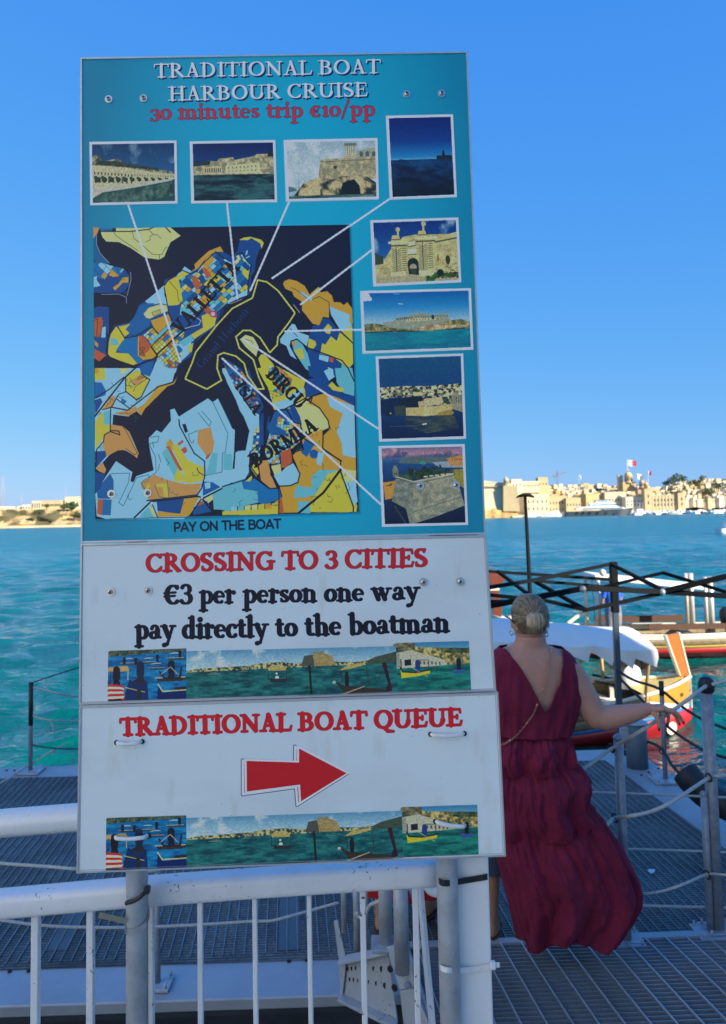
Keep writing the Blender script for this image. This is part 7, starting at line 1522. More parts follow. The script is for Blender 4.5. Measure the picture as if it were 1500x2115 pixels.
for i, (x, y, w, h) in enumerate(((148, 1052, 10, 5.2), (132, 1052, 6, 3.6), (97, 1049, 4, 3.0), (160, 1067, 5, 3.5), (80, 1062, 7, 3.2))):
    far_tree(x, y, 556 if i < 3 else 550, w, h, ('broad green tree in front of the barracks', 'smaller green tree left of the barracks tree', 'little tree before the long low house', 'green bush low on the cliff beside the sign', 'olive bush halfway up the left cliff')[i], 'trees on the left shore', i)
def lattice_mast(x, ytop, ybot, Y, wd, label, legs=True):
    b, tp = at_y(x, ybot, Y), at_y(x, ytop, Y); root = empty('lattice_mast', b, label, 'mast', 'radio masts on the left shore'); h = tp.z - b.z; t = MB()
    if legs:
        for sx in (-1, 1): t.tube([b + Vector((sx * wd, 0, -2)), b + Vector((sx * wd * .15, 0, h))], .16, 5)
        n_ = 12
        for i in range(n_):
            u0, u1 = i / n_, (i + 1) / n_; w0, w1 = wd * (1 - .85 * u0), wd * (1 - .85 * u1)
            t.bar(b + Vector((-w0, 0, h * u0)), b + Vector((w1, 0, h * u1)), .14, .14); t.bar(b + Vector((w0, 0, h * u0)), b + Vector((-w1, 0, h * u1)), .14, .14); t.bar(b + Vector((-w1, 0, h * u1)), b + Vector((w1, 0, h * u1)), .14, .14)
    else: t.tube([b + Vector((0, 0, -2)), b + Vector((0, 0, h))], .12, 5)
    t.build('lattice' if legs else 'rod', mat('pale_mast_steel', (.32, .31, .34), .5), root)
lattice_mast(6, 982, 1052, 640, 2.2, 'tallest lattice mast at the left edge'); lattice_mast(45, 1021, 1050, 640, .4, 'thin rod mast left of the pavilion', False); lattice_mast(136, 1002, 1030, 640, .4, 'thin rod mast above the barracks', False)

# --- the city on the right
shore('city_hill', [(860, 1062, 40), (960, 1040, 30), (1010, 1020, 16), (1080, 1016, 10), (1200, 1012, 12), (1260, 1008, 14), (1400, 1006, 30), (1500, 1004, 40), (1700, 1000, 50), (2300, 1010, 80)], 640, 220, M_HILL, 8.4, 60)
def fort():
    root = empty('harbour_fort', at_y(1020, 1074, 600), 'huge plain limestone fort wall with a watch turret, right beside the blue sign', 'fort')
    def blk(name, pts, Y, d, m_): t = MB(); t.prism([at_y(x, y, Y) for x, y in pts], (0, d, 0)); return t.build(name, m_, root)
    t = MB(); f = [at_y(900, 1056, 606), at_y(1068, 1056, 598), at_y(1058, 1003, 603), at_y(900, 1003, 612)]; t.prism(f, (0, 40, 0)); t.build('rampart', LS[1], root)
    t = MB(); f = [at_y(900, 1004, 611), at_y(1058, 1004, 602.5), at_y(1056, 998, 603), at_y(1030, 996, 604), at_y(1002, 993, 606), at_y(900, 992, 612)]; t.prism(f, (0, 34, 0)); t.build('upper_rampart', LS[1], root)
    t = MB(); f = [at_y(900, 1005.6, 609.8), at_y(1058, 1005.6, 601.2), at_y(1058, 1004.2, 601.2), at_y(900, 1004.2, 609.8)]; t.prism(f, (0, 1, 0)); t.build('string_course', LS[2], root)
    t = MB(); f = [at_y(1040, 1003, 598), at_y(1068, 1003, 596), at_y(1074, 1056, 594), at_y(1040, 1056, 596)]; t.prism(f[::-1], (0, 30, 0)); t.build('side_rampart', LS[0], root)
    nx = 60; rows = []
    for i in range(nx + 1):
        x = 900 + 188 * i / nx; top = 1052 + max(0, x - 1060) * .9 + 2.5 * math.sin(x * .3); q = []
        for k in range(6):
            u = k / 5; p = at_y(x, 1078 + (top - 1078) * u, 593 + 4 * u); p.y -= 2.5 * mnoise.noise(p * .15); q.append(p)
        rows.append(q)
    t = MB(); t.loft(rows, cap=False, closed=False); t.build('rock_base', shore_mat('orange_rock', (.55, .34, .13), (.36, .21, .09), .22), root)
    c = at_y(1046, 1003, 600); t = MB(); rr_ = 1.9; t.loft([[c + Vector((r_ * math.cos(a * math.pi / 5), r_ * math.sin(a * math.pi / 5), h_)) for a in range(10)] for r_, h_ in ((1.2, -2.5), (2.1, 0), (2.0, 3.6), (2.35, 3.8), (2.1, 4.6), (1.2, 5.8), (.3, 6.4), (.15, 7.4))]); t.build('watch_turret', LS[0], root)
    for dx in (-1.0, 1.0): o = bpy.data.objects.new('slit_window', win_mesh(.5, 1.4)); COL.objects.link(o); o.parent = root; o.location = c + Vector((dx, -2.1, 2.0)) - root.location
fort()
LB = {}
def city(x0, x1, yt, yb, Y, lab, mi, rows=0, cols=0, name='limestone_building', wh=(.9, 1.6), **k): return house(name, x0, x1, yt, yb, Y, lab, LS[mi], rows=rows, cols=cols, wh=wh, **k)
city(1088, 1134, 1022, 1066, 606, 'tall warehouse with two rows of windows, right of the lamp head', 1, 2, 5, wh=(1.0, 2.2))
city(1064, 1090, 1022, 1062, 612, 'shadowed block between the fort and the tall warehouse', 3, 2, 2, wh=(1.0, 2.4))
city(1134, 1172, 1026, 1066, 608, 'long warehouse with close windows beside the tall warehouse', 0, 2, 6, wh=(.8, 2.0))
city(1170, 1200, 1030, 1056, 604, 'low gold warehouse behind the yacht stern', 0, 1, 5, wh=(.8, 2.0))
city(1076, 1114, 996, 1010, 640, 'flat roofed palace on top of the ridge near the lamp head', 1, 1, 8, wh=(.8, 1.6))
city(1112, 1132, 988, 1012, 642, 'tallest square block left of the crane', 0, 1, 3)
city(1057, 1078, 992, 1012, 632, 'pale ridge house right of the fort turret', 3, 1, 3)
city(1205, 1250, 1022, 1056, 620, 'plain gold block standing behind the yacht mast', 2, 1, 4, yaw=.3)
city(1190, 1212, 1024, 1050, 624, 'grey sided block left of the yacht mast', 0, 0, 0, yaw=-.5)
city(1250, 1294, 1018, 1048, 618, 'low arcaded gold block right of the yacht mast', 1, 1, 7)
city(1293, 1338, 1028, 1050, 606, 'terraced cream block just above the yacht bow', 3, 2, 6)
# palace with two towers
r_, fr_, w_, h_ = city(1342, 1404, 1024, 1052, 602, 'long classical palace front with pilasters by the marina', 0, 2, 9, wh=(1.0, 2.2))
for k in range(10): t = MB(); t.box(fr_(w_ * (k / 9 - .5), -4.6, h_ / 2), (.5, .5, h_)); t.build('pilaster', LS[1], r_)
for x0_, lb in ((1332, 'square bell tower at the left end of the palace'), (1401, 'square tower block at the right end of the palace')):
    rr, ff, ww, hh = city(x0_, x0_ + 15, 1012 if x0_ < 1350 else 1020, 1052, 600, lb, 0, 2, 1, name='bell_tower', wh=(1.2, 2.6), depth=7, arch=True)
    if x0_ < 1350:
        t = MB(); c = ff(0, 0, hh + .5); t.loft([[c + Vector((q * math.cos(a * math.pi / 6), q * math.sin(a * math.pi / 6), z)) for a in range(12)] for q, z in ((1.8, 0), (1.7, 3.2), (2.1, 3.4), (1.6, 4.6), (.7, 5.8), (.2, 6.3), (.1, 7.6))]); t.build('belfry', LS[2], rr)
def dome_church(x, yb, Y, s_, lb, m_, mr):
    p = at_y(x, yb, Y); root = empty('domed_church', p, lb, 'church')
    t = MB(); t.box(p + Vector((0, 3, 3.5 * s_)), (13 * s_, 12 * s_, 9 * s_)); t.build('nave', m_, root)
    t = MB(); c = p + Vector((0, 0, 8 * s_)); t.loft([[c + Vector((q * s_ * math.cos(a * math.pi / 8), q * s_ * math.sin(a * math.pi / 8), z * s_)) for a in range(16)] for q, z in ((4.4, -1), (4.4, 0), (3.9, .2), (3.9, 4.6), (4.3, 4.8), (4.3, 5.2))]); t.build('drum', m_, root)
    t = MB(); t.loft([[c + Vector((q * s_ * math.cos(a * math.pi / 8), q * s_ * math.sin(a * math.pi / 8), z * s_)) for a in range(16)] for q, z in ((3.9, 5.2), (3.8, 6.6), (3.3, 8.0), (2.4, 9.2), (1.2, 9.9))]); t.build('dome', mr, root)
    t = MB(); t.loft([[c + Vector((q * s_ * math.cos(a * math.pi / 4), q * s_ * math.sin(a * math.pi / 4), z * s_)) for a in range(8)] for q, z in ((1.1, 9.7), (1.0, 11.4), (1.3, 11.5), (.7, 12.4), (.1, 13), (.08, 14.4))]); t.build('lantern', m_, root)
    for a in range(7):
        an = math.pi * (1.1 + .8 * a / 6); o = bpy.data.objects.new('window', win_mesh(round(.8 * s_, 1), round(2.2 * s_, 1), True)); COL.objects.link(o); o.parent = root; o.location = Vector((3.95 * s_ * math.cos(an), 3.95 * s_ * math.sin(an), 10.3 * s_)); o.rotation_euler.z = an + math.pi / 2
    return root
dome_church(1299, 1012, 636, .82, 'big domed church on the ridge under the tall flag', LS[2], LS[0])
dome_church(1327, 1018, 628, .58, 'smaller pinkish domed church right of the big dome', LS[4], LS[4])
rr, ff, ww, hh = city(1278, 1287, 984, 1012, 640, 'left bell tower of the big domed church', 1, 1, 1, name='bell_tower', depth=4)
M_FLAGW, M_FLAGR = mat('flag_white', (.8, .8, .8), .8), mat('flag_red', (.62, .03, .05), .8)
def flag(x, yt, yb, Y, w, h, lb, cols_, seed=0):
    b, tp = at_y(x, yb, Y), at_y(x, yt, Y); root = empty('flag_pole', b, lb, 'flag')
    t = MB(); t.tube([b, tp], .14, 6); t.build('pole', mat('pole_white', (.7, .7, .7), .5), root)
    for i, m_ in enumerate(cols_):
        t = MB(); rows = []
        for k in range(7):
            u = (i + k / 6) / len(cols_); d = Vector((w * u, -.8 * math.sin(u * 6 + seed), -h * .30 * u - .35 * math.sin(u * 5))); rows.append([tp + d, tp + d + Vector((0, .1, -h * (1 - .12 * u)))])
        t.loft(rows, cap=False, closed=False); t.build('flag_half', m_, root)
flag(1296, 949, 1000, 634, 7.2, 5.0, 'tallest flag pole, its white and red flag above the big dome', (M_FLAGW, M_FLAGR))
flag(1316, 978, 1010, 630, 5.2, 4.2, 'white flag right of the big dome', (M_FLAGW,), 1)
flag(1339, 972, 1012, 626, 2.2, 3.6, 'small pale flag over the pink dome', (M_FLAGW, M_FLAGR), 2)
flag(1196, 980, 1004, 640, 1.6, 3.6, 'narrow white flag right of the crane', (M_FLAGW,), 3)
# tower crane
cp = at_y(1151, 1008, 660); cr_ = empty('tower_crane', cp, 'dark tower crane with a tilted jib above the rooftops', 'crane'); M_CR = mat('crane_steel', (.14, .13, .14), .6)
t = MB(); tp = at_y(1151, 974, 660)
for sx in (-.6, .6): t.bar(cp + Vector((sx, 0, -3)), tp + Vector((sx, 0, 0)), .25, .25)
for k in range(8): a = cp.lerp(tp, k / 8); b = cp.lerp(tp, (k + 1) / 8); t.bar(a + Vector((-.6, 0, 0)), b + Vector((.6, 0, 0)), .16, .16)
t.build('tower', M_CR, cr_)
t = MB(); a, b = at_y(1145, 983, 660), at_y(1170, 975, 660); t.bar(a, b, .4, .5); t.bar(a + Vector((0, 0, 1.0)), b + Vector((0, 0, .3)), .2, .2); t.build('jib', M_CR, cr_)
t = MB(); a = at_y(1145, 984, 660); t.box(a, (2.2, 1, 1.6)); t.build('counterweight', M_CR, cr_); t = MB(); t.bar(at_y(1151, 971, 660), at_y(1151, 984, 660), .4, .4); t.build('peak', M_CR, cr_)
# packed houses over the hillside
rh = random.Random(21); protos = []
SK = [(1060, 1006), (1130, 1004), (1200, 1003), (1270, 1002), (1300, 1008), (1360, 1008), (1400, 996), (1440, 992), (1500, 990), (1560, 988), (1900, 992)]
cnt = 0
for row in range(7):
    x = 1052 + rh.uniform(0, 6)
    while x < 1545:
        w = rh.uniform(6, 13); sk = np.interp(x, [q[0] for q in SK], [q[1] for q in SK]); ln = 9 if x < 1340 else 9.5
        yt = sk + row * (4.6 if x < 1340 else 6.2) + rh.uniform(-3, 3); yb = yt + rh.uniform(9, 15); Y = 668 - row * 8 + rh.uniform(-2, 2)
        if not (x < 1340 and row > 4) and yt < 1044 and cnt < 296:
            mi = rh.choice([0, 1, 1, 3, 3, 2, 3, 0]); nc = max(1, int(w / 4.2)) if cnt % 2 == 0 else 0; R_, F_, W2, H2 = house('hillside_house', x, x + w, yt, yb, Y, 'small sunlit limestone house packed among the others on the far city hillside', LS[mi], 'packed hillside houses of the far city', rows=2 if nc else 0, cols=min(nc, 3), wh=(.8, 1.3), depth=7, parapet=.5 if rh.random() < .6 else 0, yaw=rh.uniform(-.25, .45))
            cnt += 1
        x += w * rh.uniform(.75, 1.35)
for i, (x, y, w, h) in enumerate(((1388, 1000, 8, 6), (1400, 996, 9, 7), (1412, 996, 7, 5), (1425, 1005, 6, 5), (1440, 1003, 8, 5), (1464, 1022, 9, 6), (1480, 1010, 8, 5), (1493, 1012, 8, 6), (1375, 1004, 6, 4), (1452, 994, 6, 5))):
    far_tree(x, y, 622 + i, w, h, 'dark green tree between the limestone houses on the right hillside', 'trees among the right hillside houses', 40 + i, 120)
# quay and marina
t = MB(); a = at_y(1060, 1070, 590); b = at_y(2200, 1060, 590); t.hexa([Vector((a.x, 592, WATER_Z - 1)), Vector((b.x, 592, WATER_Z - 1)), Vector((b.x, 640, WATER_Z - 1)), Vector((a.x, 640, WATER_Z - 1))], [Vector((a.x, 592, WATER_Z + 1.2)), Vector((b.x, 592, WATER_Z + 1.2)), Vector((b.x, 640, WATER_Z + 1.6)), Vector((a.x, 640, WATER_Z + 1.6))]); tag(t.build('far_quay', LS[3]), kind='structure')
M_YW, M_YG, M_YD = mat('yacht_white', (.78, .80, .80), .3, coat=.3), mat('yacht_window', (.10, .20, .24), .15), mat('yacht_hull_grey', (.045, .06, .075), .35, coat=.2)
YY = 560
def pp(x, y, Y=YY): return at_y(x, y, Y)
wl = WATER_Z; yc = pp(1235, 1066); ya = empty('motor_yacht', (yc.x, YY, wl), 'large yacht with a dark grey hull and tiered white decks moored before the city', 'yacht')
def deckb(name, x0, x1, y0, y1, wd, m_, rake0=0, rake1=0):
    a, b = pp(x0, y0), pp(x1, y0); c, d = pp(x0 + rake0, y1), pp(x1 - rake1, y1); t = MB(); zb, zt = (a.z + b.z) / 2, (c.z + d.z) / 2
    q = lambda xa, xb_, z, w: [Vector((xa, YY - w / 2, z)), Vector((xb_, YY - w / 2, z)), Vector((xb_, YY + w / 2, z)), Vector((xa, YY + w / 2, z))]
    t.hexa(q(a.x, b.x, zb, wd), q(c.x, d.x, zt, wd * .96)); return t.build(name, m_, ya)
t = MB(); st = []
for u, hb, zt_ in ((0, 3.6, 3.6), (.05, 4.2, 3.6), (.5, 4.5, 3.9), (.8, 3.6, 4.6), (.93, 1.8, 5.2), (1.0, .1, 5.6)):
    x_ = pp(1163 + 146 * u, 1060).x; xk = pp(1163 + (146 - 9 * u ** 3) * u, 1060).x; st.append([Vector((xk, YY - hb * .8, wl - .5)), Vector((x_, YY - hb, wl + zt_)), Vector((x_, YY + hb, wl + zt_)), Vector((xk, YY + hb * .8, wl - .5))])
t.loft(st, smooth=False); t.build('hull', M_YD, ya)
deckb('main_deck', 1188, 1290, 1052, 1048.5, 8, M_YW, 1, 6); deckb('main_windows', 1200, 1284, 1051.5, 1049, 8.1, M_YG, 0, 3); deckb('upper_deck', 1194, 1278, 1048.5, 1046.5, 8.2, M_YW, 1, 4)
deckb('bridge', 1216, 1272, 1046.5, 1040.5, 7, M_YW, 2, 6); deckb('bridge_windows', 1219, 1270, 1044.5, 1042, 7.1, M_YG, 1, 3); deckb('sun_deck', 1214, 1270, 1040.5, 1039, 7.6, M_YW, 0, 2); deckb('top_house', 1228, 1258, 1039, 1034, 5, M_YW, 2, 5); deckb('top_windows', 1231, 1256, 1037.5, 1035.5, 5.1, M_YG, 1, 3); deckb('hard_top', 1226, 1262, 1033.5, 1032, 6, M_YG, 0, 2)
t = MB(); t.tube([pp(1242, 1034), pp(1241, 1012)], .25, 6); t.box(pp(1241.5, 1020), (1.6, .4, .4)); t.build('mast', M_YD, ya)
for k, x in enumerate((1190, 1203, 1216, 1232, 1250, 1270)): t = MB(); c = pp(x, 1059); t.ball((c.x, YY - 4.9, c.z), .55, 8, (1, 1, 1.6)); t.build('fender', M_RUB, ya)
def little(name, x, y, Y, L_, h_, m_, label, group, mast=0, seed=0):
    p = at_y(x, y, Y); p.z = wl; root = empty(name, p, label, 'boat', group, (seed % 7) * .3 - .9); fr = frame(root)
    t = MB(); t.loft([[fr(-L_ / 2 + L_ * u, s_ * L_ * .14 * b_ * w2, z_ + .3 * u * (z_ > 0)) for s_, w2, z_ in ((-1, .6, -.3), (-1, 1, h_ * .5), (1, 1, h_ * .5), (1, .6, -.3))] for u, b_ in ((0, .85), (.35, 1), (.7, .85), (1, .08))], smooth=False); t.build('hull', m_, root)
    t = MB(); t.hexa([fr(-L_ * .25, -L_ * .09, h_ * .5), fr(L_ * .2, -L_ * .08, h_ * .5), fr(L_ * .2, L_ * .08, h_ * .5), fr(-L_ * .25, L_ * .09, h_ * .5)], [fr(-L_ * .22, -L_ * .08, h_), fr(L_ * .08, -L_ * .06, h_), fr(L_ * .08, L_ * .06, h_), fr(-L_ * .22, L_ * .08, h_)]); t.build('cabin', M_YW, root)
    if mast: t = MB(); t.tube([fr(0, 0, h_ * .8), fr(0, 0, mast)], .12, 5); t.build('mast', mat('pole_white', (.7, .7, .7), .5), root)
    return root
rb = random.Random(9)
for i in range(44):
    x = 1300 + 260 * (i + rb.uniform(-.4, .4)) / 44; y = 1061 + rb.uniform(-3, 4)
    little('moored_boat', x, y, 585 - rb.uniform(0, 26), rb.uniform(6, 11), rb.uniform(2.0, 3.4), rb.choice([M_YW, M_YW, M_YW, M_CREAM, mat('navy_hull', (.03, .05, .12), .4)]), 'small white boat moored in the crowded marina below the city', 'boats moored in the marina', rb.choice([0, 0, 0, 9]), i)
for x, h_ in ((1494, 22), (1488, 18), (1498, 25), (1476, 14)): little('sailing_boat', x, 1062, 570, 12, 2.6, M_YW, 'tall masted sailing boat at the right end of the marina', 'sailing boats at the right end of the marina', h_, int(x))
little('work_boat', 1138, 1068, 584, 16, 3.0, M_YW, 'long low white boat moored left of the big yacht', None, 0, 3); little('work_boat', 1150, 1060, 588, 14, 4.5, mat('teal_hull', (.15, .35, .38), .4), 'pale green boat just left of the yacht stern', None, 0, 3); little('work_boat', 1104, 1066, 588, 12, 3.6, M_YW, 'small boat below the tall warehouse windows', None, 0, 3); little('work_boat', 1325, 1059, 575, 14, 4.6, M_YW, 'white cabin boat just right of the yacht bow', None, 0, 2)
# ------------------------------------------------------------------ people
def fuse(name, mb, voxel, smooth=4, mat_=None, parent=None, decimate=None):
    """one continuous surface out of overlapping solids"""
    M_ = Matrix(); p_ = parent
    while p_ is not None: M_ = Matrix.LocRotScale(p_.location, p_.rotation_euler, None) @ M_; p_ = p_.parent
    inv = M_.inverted()
    me = mb.mesh(name, inv); tmp = bpy.data.objects.new('tmp', me); COL.objects.link(tmp)
    md = tmp.modifiers.new('r', 'REMESH'); md.mode = 'VOXEL'; md.voxel_size = voxel; md.use_smooth_shade = True
    ms = tmp.modifiers.new('s', 'SMOOTH'); ms.factor = .5; ms.iterations = smooth
    dg = bpy.context.evaluated_depsgraph_get(); res = bpy.data.meshes.new_from_object(tmp.evaluated_get(dg)); res.name = name
    bpy.data.objects.remove(tmp); res.polygons.foreach_set('use_smooth', [True] * len(res.polygons)); res.materials.clear()
    return new_mesh_obj(name, res, mat_, parent)
def ell(c, rx, ry, n=20): return [Vector((c.x + rx * math.cos(2 * math.pi * k / n), c.y + ry * math.sin(2 * math.pi * k / n), c.z)) for k in range(n)]
def limb(mb, pts, rs, n=14):
    P_ = [Vector(p) for p in pts]; mb.tube(P_, list(rs), n); 
    for p, r in zip(P_, rs): mb.ball(p, r * .995, 12)
def skin_mat(name, c, c2):
    m_ = mat(name, c, .5, noise=(16, .45), color2=c2, bump=(90, .25, .002), spec=.35); b = m_.node_tree.nodes['Principled BSDF']
    b.inputs['Subsurface Weight'].default_value = .12; b.inputs['Subsurface Radius'].default_value = (.01, .004, .002); return m_
M_SKIN = skin_mat('sunned_skin', (.54, .28, .20), (.43, .20, .145))
def cloth_mat(name, c, c2, weave=380, rough=.85):
    m_ = mat(name, c, rough, noise=(7, .55), color2=c2, bump=(weave, .7, .0022), spec=.2); m_.node_tree.nodes['Principled BSDF'].inputs['Sheen Weight'].default_value = .25; m_.node_tree.nodes['Principled BSDF'].inputs['Sheen Tint'].default_value = (*[min(1, x * 3 + .1) for x in c], 1); return m_
M_BURG = cloth_mat('burgundy_crinkle_cotton', (.19, .016, .046), (.11, .010, .028))
WY = 3.5; PX = WY / F_PX
def wp(px, py, d=0.0): return at_y(px, py, WY) + Vector((0, d * PX, 0))     # d: px towards the sea

wroot = empty('person', wp(1130, 1966), 'woman in a long burgundy tiered dress seen from behind, one hand on the rope', 'person')
# torso rings: y, centre, half width, half depth, forward lean
TOR = [(1312, 1096, 30, 30, -2), (1326, 1096, 31, 31, 0), (1334, 1096, 40, 33, 3), (1343, 1097, 62, 38, 5), (1354, 1098, 80, 44, 6), (1372, 1098, 90, 50, 8), (1400, 1098, 92, 54, 10), (1440, 1097, 89, 56, 12), (1480, 1096, 82, 50, 14), (1515, 1096, 76, 44, 14), (1560, 1099, 80, 42, 14), (1610, 1101, 84, 46, 14), (1660, 1102, 84, 46, 14), (1700, 1102, 78, 44, 14)]
def tor(y):
    ys = [q[0] for q in TOR]; return [float(np.interp(y, ys, [q[k] for q in TOR])) for k in (1, 2, 3, 4)]
def ring(y, cx, rx, ry, d, n=26, sq=2.3):
    out = []
    for k in range(n):
        a = 2 * math.pi * k / n; c_, s_ = math.cos(a), math.sin(a); out.append(wp(cx + rx * abs(c_) ** (2 / sq) * math.copysign(1, c_), y, d + ry * abs(s_) ** (2 / sq) * math.copysign(1, s_)))
    return out
b_ = MB(); b_.loft([ring(y, cx, rx, ry, d) for y, cx, rx, ry, d in TOR])
# spine hollow and shoulder blades
for sx in (-1, 1): b_.ball(wp(1098 + sx * 42, 1398, -26), 24 * PX, 14, (1.0, .55, 1.5))
# head with jaw, ears, nose, eyes facing the sea
hc = wp(1096, 1276, 6); HR = 36 * PX
b_.loft([[hc + Vector((x_ * PX * math.cos(2 * math.pi * k / 20), (dy + y_ * math.sin(2 * math.pi * k / 20)) * PX, z_ * PX)) for k in range(20)] for x_, y_, dy, z_ in ((2, 2, 0, 43), (15, 18, 0, 41), (25, 31, 0, 34), (32, 39, 1, 22), (35, 42, 2, 8), (36, 44, 3, -8), (34, 40, 6, -20), (30, 34, 10, -32), (24, 27, 16, -42), (14, 16, 24, -49), (3, 4, 28, -51))])
for sx in (-1, 1):
    b_.ball(hc + Vector((sx * 36 * PX, 2 * PX, -12 * PX)), 9 * PX, 12, (.45, .8, 1.25)); b_.ball(hc + Vector((sx * 37 * PX, -1 * PX, -14 * PX)), 6 * PX, 10, (.6, .7, 1.5))
b_.loft([[hc + Vector((r_ * PX * math.cos(2 * math.pi * k / 10), (dy + r_ * .9 * math.sin(2 * math.pi * k / 10)) * PX, z_ * PX)) for k in range(10)] for r_, dy, z_ in ((3, 44, 2), (4, 48, -6), (6, 51, -13), (5, 47, -16))])
b_.ball(hc + Vector((0, 38 * PX, -28 * PX)), 9 * PX, 10, (1.3, .6, .5)); b_.ball(hc + Vector((0, 38 * PX, -42 * PX)), 9 * PX, 10, (1, .7, .7))
# arms
ARM = [((1158, 1372, 4), 31), ((1176, 1392, 2), 31), ((1197, 1425, 0), 29.5), ((1214, 1455, -2), 28), ((1231, 1477, -3), 26.5), ((1250, 1481, -6), 24.5), ((1272, 1477, -9), 22.5), ((1298, 1471, -12), 19), ((1318, 1465, -13), 15.5), ((1334, 1461, -13), 12.5)]
limb(b_, [wp(*p) for p, r in ARM], [r * PX for p, r in ARM], 18)
b_.ball(wp(1236, 1484, -3), 22 * PX, 14, (1.1, 1, .9))
ARL = [((1038, 1372, 4), 29), ((1022, 1400, 4), 29), ((1008, 1440, 6), 27), ((1002, 1480, 12), 25), ((1004, 1500, 22), 23), ((1010, 1496, 50), 20), ((1020, 1480, 82), 14), ((1024, 1474, 96), 11)]
limb(b_, [wp(*p) for p, r in ARL], [r * PX for p, r in ARL], 16)
b_.loft([ell(wp(1026 + q * 4, 1474 + q * 6, 102 + q * 10), r1 * PX, r2 * PX, 12) for q, r1, r2 in ((0, 9, 8), (1, 12, 9), (2, 11, 8), (3, 7, 6))])
# legs and feet below the skirt
for sx in (-1, 1):
    c0 = 1128 + sx * 27; limb(b_, [wp(1102 + sx * 40, 1690, 10), wp(c0 + 10, 1800, 24), wp(c0 + 18, 1860, 32), wp(c0 + 24, 1920, 38)], [40 * PX, 27 * PX, 26 * PX, 13 * PX], 14)
    b_.loft([ell(wp(c0 + 25, 1934 + dz, dd + 30), rx_ * PX, ry_ * PX, 12) for dz, dd, rx_, ry_ in ((-6, 8, 13, 14), (4, 14, 15, 26), (12, 20, 17, 38), (15, 22, 16, 38))])
# the right hand: palm, thumb, four bent fingers over the rope
def chain(pts, r0, r1): limb(b_, [wp(*p) for p in pts], [(r0 + (r1 - r0) * i / (len(pts) - 1)) * PX for i in range(len(pts))], 10)
for p, r, sc in (((1344, 1460, -13), 12.5, (1.2, 1.15, .72)), ((1356, 1459, -12), 13, (1.2, 1.35, .60)), ((1366, 1461, -9), 11.5, (1.0, 1.5, .55))): b_.ball(wp(*p), r * PX, 14, sc)
body = fuse('body', b_, .0062, 5, M_SKIN, wroot)
b_ = MB()
chain([(1366, 1460, -20), (1382, 1463, -22), (1394, 1472, -20), (1404, 1486, -15)], 5.4, 3.4)      # index
chain([(1368, 1461, -10), (1384, 1466, -10), (1394, 1478, -6), (1401, 1492, -2)], 5.4, 3.4)     # middle
chain([(1366, 1463, 0), (1378, 1471, 3), (1384, 1484, 7), (1383, 1496, 9)], 5.0, 3.2)        # ring
chain([(1360, 1465, 9), (1368, 1474, 12), (1370, 1485, 14), (1367, 1494, 15)], 4.6, 2.9)        # little
chain([(1342, 1466, -22), (1348, 1477, -27), (1351, 1487, -28), (1350, 1497, -27)], 5.6, 3.6)    # thumb
b_.ball(wp(1360, 1461, -10), 11 * PX, 12, (1.2, 1.3, .6))
fuse('hand', b_, .0034, 2, M_SKIN, body)
M_NAIL = mat('dark_nail_polish', (.05, .008, .015), .25)
for p in ((1405, 1488, -16), (1402, 1494, -3), (1383, 1497.5, 8), (1367, 1496, 14), (1350, 1498, -28.5)):
    t = MB(); t.ball(wp(*p) + Vector((0, -.003, 0)), 3.0 * PX, 8, (.8, .6, 1.3)); t.build('fingernail', M_NAIL, body)
# face
for sx in (-1, 1):
    t = MB(); t.ball(hc + Vector((sx * 14 * PX, 38 * PX, -2 * PX)), 6.2 * PX, 12); t.build('eye', mat('eye_white', (.75, .73, .70), .2), body)
    t = MB(); t.ball(hc + Vector((sx * 14 * PX, 41 * PX, -2 * PX)), 3.6 * PX, 10); t.build('iris', mat('iris_blue', (.08, .16, .25), .2), body)
t = MB(); t.tube([hc + Vector((x_ * PX, (45 - abs(x_) * .5) * PX, -28 * PX)) for x_ in (-10, -5, 0, 5, 10)], 2.2 * PX, 8); t.build('lips', mat('lip', (.42, .13, .12), .4), body)

# --- hair: cap, combed strands and a low bun
def hair_mat(name, c, c2):
    m_ = mat(name, c, .42, noise=(60, .8), color2=c2, spec=.4); return m_
M_HAIR, M_HAIR2, M_HAIR3 = hair_mat('ash_blonde_hair', (.33, .24, .14), (.17, .12, .07)), hair_mat('light_blonde_hair', (.64, .50, .32), (.42, .32, .20)), hair_mat('dark_ash_hair', (.21, .145, .085), (.11, .075, .045))
HA, HB, HC_ = 39.0, 47.5, 49.5
hc2 = hc + Vector((0, 0, -1 * PX))
def on_head(th, ph, k=1.0):
    """th: angle from the top, ph: around, 0 = back of the head (towards the camera)"""
    low = max(0.0, -math.cos(th)); nar = 1 - .30 * low
    return hc2 + Vector((HA * math.sin(th) * math.sin(ph) * nar * k * PX, (-HB * math.sin(th) * math.cos(ph) * nar * k + 3) * PX, HC_ * math.cos(th) * k * PX))
hroot = bpy.data.objects.new('hair', None)
t = MB(); rows = []
for i in range(15):
    rr = []
    for k in range(41):
        ph = math.radians(-180 + 360 * k / 40); lim = 2.14 if abs(ph) < .9 else 2.14 - (abs(ph) - .9) * 1.15
        lim = max(lim, .62); rr.append(on_head(lim * i / 14 + .001, ph))
    rows.append(rr)
t.loft(rows, cap=False, closed=False); hair = t.build('hair', M_HAIR, wroot)
rs = random.Random(3); bun = wp(1093, 1272, -50); MBs = [MB(), MB(), MB()]
